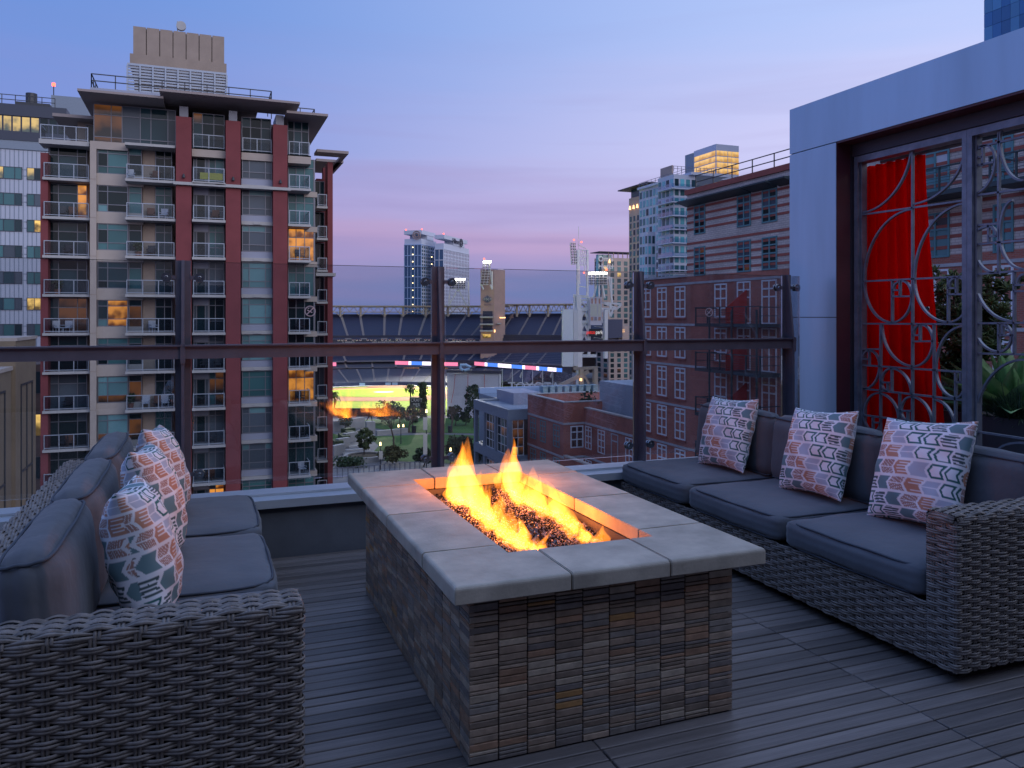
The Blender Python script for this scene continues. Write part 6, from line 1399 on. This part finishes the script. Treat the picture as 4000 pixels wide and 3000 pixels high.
p_ = at_d(1904.5, 1168, 311.6); cr = MB(); u = Vector((CT, -ST, 0)); nn = Vector((-ST, -CT, 0))
def crest(sx, sz, off, m_, nm): 
    pts = [(-1, .1), (-.75, .45), (-.5, .5), (-.3, .75), (0, 1), (.3, .75), (.5, .5), (.75, .45), (1, .1), (1, -.25), (.6, -.65), (0, -.95), (-.6, -.65), (-1, -.25)]; b = MB(); v0 = [p_ + u * a * sx + Vector((0, 0, c * sz)) + nn * off for a, c in pts]; b.add(v0 + [q - nn * .1 for q in v0], [tuple(range(14))[::-1], tuple(range(14, 28))] + [(i, (i+1) % 14, 14 + (i+1) % 14, 14 + i) for i in range(14)]); return b.build(nm, m_, sw)
crest(1.72, 1.5, .0, 'navy_board', 'crest'); crest(1.55, 1.34, .06, 'line_white', 'crest_line'); crest(1.45, 1.24, .12, 'navy_board', 'crest_field'); text('50', 1.5, p_ + nn * .25 + Vector((0, 0, -.1)), -TH, 'line_white', sw, ext=.03); text('Seasons', .9, at_d(1904.5, 1190, 311.6) + nn * .1, -TH, 'fascia_dark', sw, ext=.03)
for sx in (-1.15, 1.15): b = MB(); b.box(p_.x + u.x * sx - .25, p_.y + u.y * sx - .3, p_.z - .15, p_.x + u.x * sx + .25, p_.y + u.y * sx - .2, p_.z + .15); b.build('crest_bar', 'line_white', sw)
# light racks
def rack(label, px0, px1, py0, py1, D, nx, ny, lit_rows, legs, seed, lean=0):
    t = thing('light_rack', label, 'floodlights', cw((px0 - 2000)/FPX*D, D, 0), 'ballpark light racks'); X0, X1 = (px0-2000)/FPX*D, (px1-2000)/FPX*D; z1, z0 = CAMH + (HZ-py0)*D/FPX, CAMH + (HZ-py1)*D/FPX; b = MB(); f_ = .22
    pt_ = lambda u, w, d=0: cw(X0 + (X1 - X0) * u + lean * w, D + d, z0 + (z1 - z0) * w)
    for j in range(ny + 1): b.beam(pt_(0, j/ny, .5), pt_(1, j/ny, .5), f_)
    for i in range(nx // 2 + 1): b.beam(pt_(2*i/nx, 0, .5), pt_(2*i/nx, 1, .5), f_); b.beam(pt_(2*i/nx, 0, 2.5), pt_(2*i/nx, 1, .7), f_)
    b.build('frame', 'steel_white', t); s_ = min((X1 - X0)/nx, (z1 - z0)/ny) * .40
    for i in range(nx):
        for j in range(ny): c_ = pt_((i + .5)/nx, (j + .5)/ny); MB().cyl(c_ + nn * s_ * 1.2, s_, s_ * 1.6, 8, 'y', s_ * .6).build('lamp_head', 'flood' if j >= ny - lit_rows else 'lamp_off', t)
    for (a, py_a, c, py_c) in legs: MB().beam(at_d(a, py_a, D + .6), at_d(c, py_c, D + 1.2), .5).build('leg', 'steel_white', t)
    return t
rack('light rack mounted on the sandstone tower, top row lit', 1876, 1908, 1018, 1112, 309, 5, 9, 1, ((1880, 1112, 1888, 1130), (1915, 1112, 1922, 1130), (1908, 1018, 1922, 1110), (1922, 1060, 1922, 1130)), 1, 1.2)
rack('light rack on legs over the left canopy, top row lit', 1757, 1818, 1088, 1128, 332, 9, 5, 1, ((1757, 1128, 1752, 1195), (1790, 1128, 1752, 1195), (1790, 1128, 1822, 1195), (1830, 1100, 1832, 1195)), 2)
rack('wide light rack above the scoreboard, top row lit', 2296, 2372, 1062, 1112, 282, 10, 5, 1, ((2330, 1112, 2318, 1165), (2352, 1112, 2362, 1165), (2378, 1080, 2392, 1185), (2340, 1112, 2340, 1190), (2388, 1082, 2389, 1185)), 3)
rack('tall unlit light rack on the highest steel mast', 2234, 2256, 948, 1032, 280, 3, 8, 0, (), 4, -.6)
# tall mast with lattice
ms = thing('light_mast', 'tallest steel light mast with a lattice head left of the beige hotel', 'mast', at_d(2255, 1160, 281)); D = 281
for (a, y0_, c, y1_, w_) in ((2257, 975, 2257, 1165, .75), (2295, 975, 2295, 1160, .6), (2260, 885, 2260, 980, .14), (2262, 975, 2262, 1060, .3), (2262, 1035, 2264, 1110, .35), (2262, 1118, 2294, 1122, .25), (2282, 1035, 2293, 1105, .35), (2264, 975, 2296, 980, .3), (2264, 1035, 2296, 1035, .3), (2264, 1006, 2296, 1006, .25), (2256, 955, 2290, 972, .3)): MB().beam(at_d(a, y0_, D), at_d(c, y1_, D), w_).build('member', 'steel_white', ms)
for i in range(4):
    for r0_, r1_ in ((978, 1005), (1007, 1034)): MB().beam(at_d(2266 + i * 8, r0_, D), at_d(2270 + i * 8, r1_, D), .2).build('brace', 'steel_white', ms); MB().beam(at_d(2270 + i * 8, r1_, D), at_d(2274 + i * 8, r0_, D), .2).build('brace', 'steel_white', ms)
for px_, py_ in ((2242, 940), (2271, 948), (1891, 1014), (2281, 1068), (2369, 1056)): MB().cyl(at_d(px_, py_, 280), .28, .5, 8).build('beacon', 'bulb_red', ms if px_ > 2000 else sw)
# scoreboard frame
sf = thing('scoreboard_frame', 'white steel scoreboard frame with a tall pale banner and ballpark sign', 'scoreboard', cw(25, 265, G))
BX_(sf, 'board_back', 'board_white', 2198, 2240, 1208, 1432, 262, 5); BX_(sf, 'board_side', 'steel_white', 2241, 2258, 1210, 1430, 263, 4)
for (a, y0_, c, y1_, w_) in ((2262, 1205, 2262, 1560, 1.6), (2300, 1160, 2300, 1330, 1.0), (2365, 1210, 2365, 1400, 1.2), (2245, 1155, 2245, 1215, .8), (2258, 1155, 2258, 1215, 1.6), (2240, 1155, 2300, 1160, .9), (2240, 1172, 2300, 1172, .6), (2240, 1208, 2300, 1208, 1.2), (2262, 1258, 2300, 1258, 1.0), (2262, 1300, 2300, 1300, 1.0), (2262, 1345, 2300, 1345, 1.0), (2262, 1390, 2330, 1390, 1.0), (2352, 1215, 2366, 1215, .8), (2352, 1258, 2366, 1258, .8), (2352, 1300, 2372, 1300, .8), (2352, 1320, 2366, 1260, .6), (2352, 1255, 2366, 1215, .5),
     (2264, 1256, 2282, 1212, .7), (2282, 1212, 2300, 1256, .7), (2264, 1298, 2282, 1262, .7), (2282, 1262, 2300, 1298, .7), (2264, 1343, 2282, 1304, .7), (2300, 1343, 2282, 1304, .7), (2264, 1388, 2300, 1348, .7), (2270, 1176, 2298, 1205, .5), (2300, 1390, 2300, 1345, .8)): MB().beam(at_d(a, y0_, 264), at_d(c, y1_, 264), w_).build('member', 'steel_white', sf)
bn = BX_(sf, 'banner', 'banner_print', 2304, 2351, 1160, 1270, 262.5, .3)
for i, (cx_, m_) in enumerate(((2313, 'skin_print'), (2327, 'skin_print'), (2342, 'skin_print'))):
    BX_(bn, 'printed_figure', m_, cx_ - 3, cx_ + 3, 1166 + (i == 1) * -2, 1186, 262.42, .06); BX_(bn, 'printed_figure', 'line_white', cx_ - 6.5, cx_ + 6.5, 1188, 1236, 262.43, .05); BX_(bn, 'printed_figure', 'shade_print' if i == 1 else m_, cx_ - 5, cx_ + 5, 1238, 1252, 262.42, .06)
BX_(sf, 'sign', 'sign_dark', 2301, 2352, 1284, 1314, 262.5, .4); p_ = at_d(2326, 1298, 262.3); text('petco', 1.75, p_ - u * .08, -TH, 'lit_red', sf, ext=.02, align='RIGHT', sx=.72); text('park', 1.75, p_ + u * .08, -TH, 'lit_white', sf, ext=.02, align='LEFT', sx=.72)
for i in range(9):
    for py_ in (1158, 1276, 1320): MB().cyl(at_d(2322 + i * 5, py_ + i * .6, 261.8), .14, .2, 6).build('spot_lamp', 'line_white', sf)
for a, y0_, c, y1_, w_ in ((2180, 1510, 2300, 1450, 1.2), (2270, 1440, 2270, 1560, 1.3), (2325, 1440, 2325, 1560, 1.3), (2240, 1440, 2335, 1436, .9), (2290, 1480, 2270, 1450, .7), (2290, 1480, 2310, 1520, .7)): MB().beam(at_d(a, y0_, 250), at_d(c, y1_, 250), w_).build('stair_frame', 'steel_tan', sf)
MB().cyl(at_d(2269, 1488, 248), .4, .8, 8).build('flood_lamp', 'sconce', sf)
# far stand end and canopy right of the scoreboard
BXs = MB(); BXs.prism([at_d(2375, 1280, 275).xy, at_d(2430, 1222, 290).xy, at_d(2432, 1222, 300).xy, at_d(2372, 1280, 300).xy], -6, .6); BXs.build('far_stand', 'seat_navy', bp)
for a, y0_, c, y1_ in ((2352, 1182, 2428, 1188), (2428, 1188, 2412, 1205), (2412, 1205, 2352, 1182), (2378, 1208, 2384, 1236), (2394, 1208, 2386, 1236), (2385, 1186, 2385, 1208), (2352, 1205, 2412, 1207)): MB().beam(at_d(a, y0_, 276), at_d(c, y1_, 276), .6).build('canopy_member', 'steel_white', bp)
# field
fld = MB(); pts = []
def fs(name, m_, poly, z): b = MB(); b.add([(*cw(x_, d_, 0).xy, z) for x_, d_ in poly], [tuple(range(len(poly)))]); return b.build(name, m_, None, kind='structure')
fs('outfield', 'turf', [(-75, 202), (-8, 202), (5, 230), (5, 292), (-45, 297), (-80, 292)], FZ)
cxi, cdi = -43, 258
fs('infield_dirt', 'infield_dirt', [(cxi + 33 * math.cos(t), cdi + 2 + 24 * math.sin(t)) for t in np.linspace(0, 2*math.pi, 40)[:-1]], FZ + .06)
fs('infield_grass', 'turf', [(cxi + 21 * math.cos(t), cdi + 5 + 15 * math.sin(t)) for t in np.linspace(0, 2*math.pi, 40)[:-1]], FZ + .12)
fs('mound', 'line_white', [(cxi + .5 + 3.4 * math.cos(t), cdi + 6 + 2.2 * math.sin(t)) for t in np.linspace(0, 2*math.pi, 24)[:-1]], FZ + .2)
fs('home_plate_dirt', 'infield_dirt', [(cxi + 9 * math.cos(t), 285 + 5 * math.sin(t)) for t in np.linspace(0, 2*math.pi, 24)[:-1]], FZ + .18)
fs('warning_track', 'line_white', [(cxi - 22, 281), (cxi - 9, 287), (cxi + 10, 287), (cxi + 24, 281), (cxi + 22, 291), (cxi - 22, 291)], FZ + .15)
wallf = MB(); wallf.beam(cw(-78, 201, FZ + 1.0), cw(-30, 201, FZ + 1.0), .4, 2.0); wallf.build('outfield_fence', 'sign_dark', None, label='dark outfield fence between the park trees and the turf', cat='fence')
# white screen, hedge pillars, sign
scn = thing('white_screen', 'tall white fabric screen on a steel frame beside the field', 'screen', cw(-8, 196, FZ)); D = 196
X0, X1 = (1745-2000)/FPX*D, (1948-2000)/FPX*D; zt_ = CAMH + (HZ - 1458)*D/FPX
V, F = [], []; n_, m__ = 30, 12
for j in range(m__ + 1):
    for i in range(n_ + 1): t = i / n_; V.append(tuple(cw(X0 + (X1 - X0) * t, D + .25 * math.sin(9 * t + j * .4) * (j / m__) + 1.2 * (1 - t) ** 4, FZ + (zt_ - FZ) * (1 - j / m__))))
for j in range(m__):
    for i in range(n_): a = j * (n_ + 1) + i; F.append((a, a + 1, a + n_ + 2, a + n_ + 1))
obj('fabric', mesh_np('fabric', V, F, 'scrim'), scn)
V, F = [], []
for j in range(13):
    for i in range(9): t = i / 8; a = math.pi * .55 * t; z_ = FZ + (CAMH + (HZ - 1462)*D/FPX - FZ) * (1 - j / 12); r_ = 2.2 + .5 * math.sin(j * 1.1) * (1 if j > 3 else .4); V.append(tuple(cw(X0 - .3 - r_ * math.sin(a) * .9, D - .4 + r_ * (1 - math.cos(a)), z_ - .9 * t * (j < 6))))
for j in range(12):
    for i in range(8): a = j * 9 + i; F.append((a, a + 1, a + 10, a + 9))
obj('loose_fabric', mesh_np('loose_fabric', V, F, 'scrim'), scn)
MB().beam(cw(X0, D - .3, zt_ + .5), cw(X1 + .8, D - .3, zt_ + .3), .5, .7).build('top_beam', 'fascia_dark', scn); MB().beam(cw(X1 + .3, D, FZ), cw(X1 + .3, D, zt_), .4).build('post', 'steel_white', scn); MB().box(X0, D + 2.4, FZ, X1, D + 5, zt_ - .2, T=T_).build('board_body', 'fascia_dark', scn)
for px0, px1 in ((1778, 1762), (1828, 1820), (1892, 1886)): MB().tube([at_d(px0, 1462, D - .6), at_d((px0 + px1)/2 + 3, 1520, D - .6), at_d(px1, 1575, D - .6)], .07, 5).build('rope', 'red_panel', scn)
ar = [at_d(1810, 1446, D - .4), at_d(1798, 1438, D - .4), at_d(1800, 1426, D - .4), at_d(1820, 1425, D - .4), at_d(1838, 1434, D - .4), at_d(1832, 1442, D - .4), at_d(1814, 1446, D - .4)]; MB().tube(ar, .38, 6).build('scroll_sign', 'sky_panel', scn)
for i, px_ in enumerate((1642, 1656)): X_ = (px_ - 2000)/FPX*194; hp = MB(); r_ = random.Random(i)
for i, (px_, top) in enumerate(((1646, 1492), (1657, 1496))):
    r_ = np.random.default_rng(i); n = 900; X_ = (px_ - 2000)/FPX*194; zt2 = CAMH + (HZ - top)*194/FPX; p = np.stack([X_ + r_.normal(0, .32, n), 194 + r_.normal(0, .4, n), r_.uniform(FZ, zt2, n)], 1); p = np.array([cw(*q) for q in p]); w1 = r_.normal(size=(n, 3)); w1 /= np.linalg.norm(w1, axis=1)[:, None]; w2 = np.cross(w1, r_.normal(size=(n, 3))); w2 /= np.linalg.norm(w2, axis=1)[:, None]
    t = thing('hedge_column', 'tall clipped green hedge column, %s of the pair beside the white screen' % ('left', 'right')[i], 'hedge', cw(X_, 194, FZ), 'hedge columns by the field'); obj('foliage', mesh_np('foliage', np.stack([p - w1*.26, p + w2*.2, p + w1*.26, p - w2*.2], 1).reshape(-1, 3), np.arange(n*4).reshape(-1, 4), 'leaf_mid', smooth=False), t); MB().beam(cw(X_, 194, FZ), cw(X_, 194, zt2 - .4), .5).build('stem', 'bark', t)
sg = thing('stand_sign', 'black outfield food stand sign with white lettering', 'sign', cw(-24, 192, FZ)); BX_(sg, 'board', 'sign_dark', 1604, 1642, 1558, 1592, 192, .4); text('CRAFT\nPIER', 1.15, at_d(1627, 1573, 191.8), -TH, 'line_white', sg, ext=.02, sx=.8); BX_(sg, 'hedge_backing', 'hedge', 1600, 1642, 1553, 1592, 192.6, 1.2)
# flag poles
for i in range(6): b0 = at_d(1962 + i * 39.5, 1526, 225); fp = thing('flag_pole', 'white flag pole in the row before the right stand, %s from the left' % ('first', 'second', 'third', 'fourth', 'fifth', 'sixth')[i], 'flag pole', b0, 'flag poles by the right stand'); MB().tube([b0, at_d(1962 + i * 39.5, 1440, 225)], [.12, .07], 6).build('pole', 'steel_white', fp); p_ = at_d(1960 + i * 39.5, 1452, 225); b = MB(); b.add([p_, p_ + Vector((-.25, .1, -1.9)), p_ + Vector((-.75, .1, -1.4)), p_ + Vector((-.3, 0, -.2))], [(0, 1, 2, 3)]); b.build('flag', ('navy_board', 'shade_print', 'line_white')[i % 3], fp)
ts = thing('roof_letters', 'open white steel roof letters standing before the right stand', 'sign', at_d(2080, 1530, 215)); text('TOYOTA', 3.4, at_d(2085, 1512, 215), -TH, 'steel_white', ts, ext=.1, sx=1.0); MB().beam(at_d(2010, 1502, 215.5), at_d(2160, 1500, 215.5), .25).build('support', 'steel_white', ts); MB().beam(at_d(2010, 1522, 215.5), at_d(2160, 1522, 215.5), .25).build('support', 'steel_white', ts)
# floodlight on the field comes from the lit racks
for i, (px_, py_, D, e) in enumerate(((1895, 1027, 308, 5.2e5), (1787, 1094, 331, 5.2e5), (2334, 1070, 281, 7e5))):
    p_ = at_d(px_, py_, D) + nn * 4.0; l = bpy.data.lights.new('rack_light', 'SPOT'); l.energy = e; l.color = (1, .94, .80); l.spot_size = R(62); l.spot_blend = .5; l.shadow_soft_size = 1.2
    tgt = cw(-44, 245, FZ); lo = bpy.data.objects.new('rack_light', l); C.objects.link(lo); lo.location = p_; lo.rotation_euler = (tgt - p_).to_track_quat('-Z', 'Y').to_euler()

# ================================================================ FAR HOTEL PAIR
ht = thing('twin_hotel', 'far pair of tall blue and white hotel slabs above the left stands', 'building', cw(-80, 800, G))
U = Vector((.306, .952)); Wd = Vector((-.952, .306))
def slab_h(pc, D, Lr, Ll, py_t, nm):
    X_ = (pc - 2000)/FPX*D; zt_ = CAMH + (HZ - py_t)*D/FPX; o2 = Vector((X_, D)); c = [o2, o2 + U * Lr, o2 + U * Lr + Wd * Ll, o2 + Wd * Ll]
    MB().prism([tuple(q) for q in c], G, zt_, T=T_).build(nm, 'white_clad', ht); P = lambda a, b, z: cw(*(o2 + U * a + Wd * b), z)
    gl = MB(); gl.add([P(-.3, .3, G), P(-.3, Ll - .3, G), P(-.3, Ll - .3, zt_ - 6), P(-.3, .3, zt_ - 6)], [(0,1,2,3)]); gl.build('blue_glass', 'hotel_glass', ht)
    ln = MB(); nf = int((zt_ - 6 - G) / 3.6); n_ = max(2, int(Ll / 3.4)); m_ = int(Lr / 4.2)
    for j in range(0, nf, 3): zz = zt_ - 6 - j * 3.6; ln.beam(P(-.5, 0, zz), P(-.5, Ll, zz), .7); ln.beam(P(0, -.3, zz), P(Lr, -.3, zz), .6)
    for i in range(n_ + 1): ln.beam(P(-.5, Ll * i / n_, G), P(-.5, Ll * i / n_, zt_ - 6), .45)
    for i in range(0, m_ + 1, 2): ln.beam(P(Lr * i / m_, -.3, G), P(Lr * i / m_, -.3, zt_ - 6), .35)
    o = ln.build('facade_lines', 'hotel_line' if nm == 'left_slab' else 'white_clad', ht); wn_ = MB()
    for j in range(nf - 1):
        for i in range(m_): a0, a1 = Lr * (i + .2) / m_, Lr * (i + .8) / m_; zz = zt_ - 7.2 - j * 3.6; wn_.add([P(a0, -.12, zz - 2.3), P(a1, -.12, zz - 2.3), P(a1, -.12, zz), P(a0, -.12, zz)], [(0,1,2,3)])
    o = wn_.build('room_windows', 'pane_navy' if nm == 'left_slab' else 'pane_hotel', ht); o['kind'] = 'stuff'
    MB().prism([tuple(o2 + U * a + Wd * b) for a, b in ((-1, -1), (Lr * .9, -1), (Lr * .9, Ll), (-1, Ll))], zt_ + 4.5, zt_ + 8.5, T=T_).build('roof_frame', 'white_clad', ht)
    MB().prism([tuple(o2 + U * a + Wd * b) for a, b in ((Lr*.35, -.5), (Lr * .8, -.5), (Lr * .8, Ll), (Lr*.35, Ll))], zt_, zt_ + 4.5, T=T_).build('roof_house', 'white_clad', ht)
    return P, zt_
mat('pane_hotel', (.30, .29, .36), .3, spec=.5)
P1, z1 = slab_h(1646, 800, 37, 18.7, 932, 'left_slab'); P2, z2 = slab_h(1733, 800, 71, 9.5, 950, 'right_slab')
for j in range(16): MB().cyl(P1(-1, 9, z1 - 9 - j * 7.2), .5, .8, 6).build('stair_light', 'bulb', ht); MB().cyl(P2(-1.2, 12.5, z2 - 14 - j * 7.2), .5, .8, 6).build('stair_light', 'bulb', ht)
rzU = -TH + math.atan2(.952, .306); text('Hilton', 7.5, P2(29, -1.6, z2 + 4.2), rzU, 'fascia_dark', ht, ext=.2, sx=.95); 
for rr in (4.0, 2.4): k = MB(); k.tube([P2(44 + rr * math.cos(t), -1.7, z2 + 4.2 + rr * math.sin(t)) for t in np.linspace(0, 2*math.pi, 20)], .45, 5, cap=False); k.build('emblem', 'fascia_dark', ht)
for rr in (4.2, 2.2): k = MB(); k.tube([P1(-1.6, 4.5 + rr * math.cos(t), z1 + 3.5 + rr * math.sin(t)) for t in np.linspace(0, 2*math.pi, 20)], .45, 5, cap=False); k.build('emblem', 'sand_stone', ht)
for P, q, z in ((P1, 17, z1 + 9), (P1, -.5, z1 + 8.8), (P2, 0, z2 + 9)): MB().cyl(P(0, q, z), .7, 1.0, 6).build('beacon', 'bulb_red', ht)
# far flat bay and low skyline behind the stands
bay = MB(); bay.box(-2500, 900, G - 1.1, 2600, 2950, G - 1.0); bay.build('water', 'bay_water', None, kind='structure')
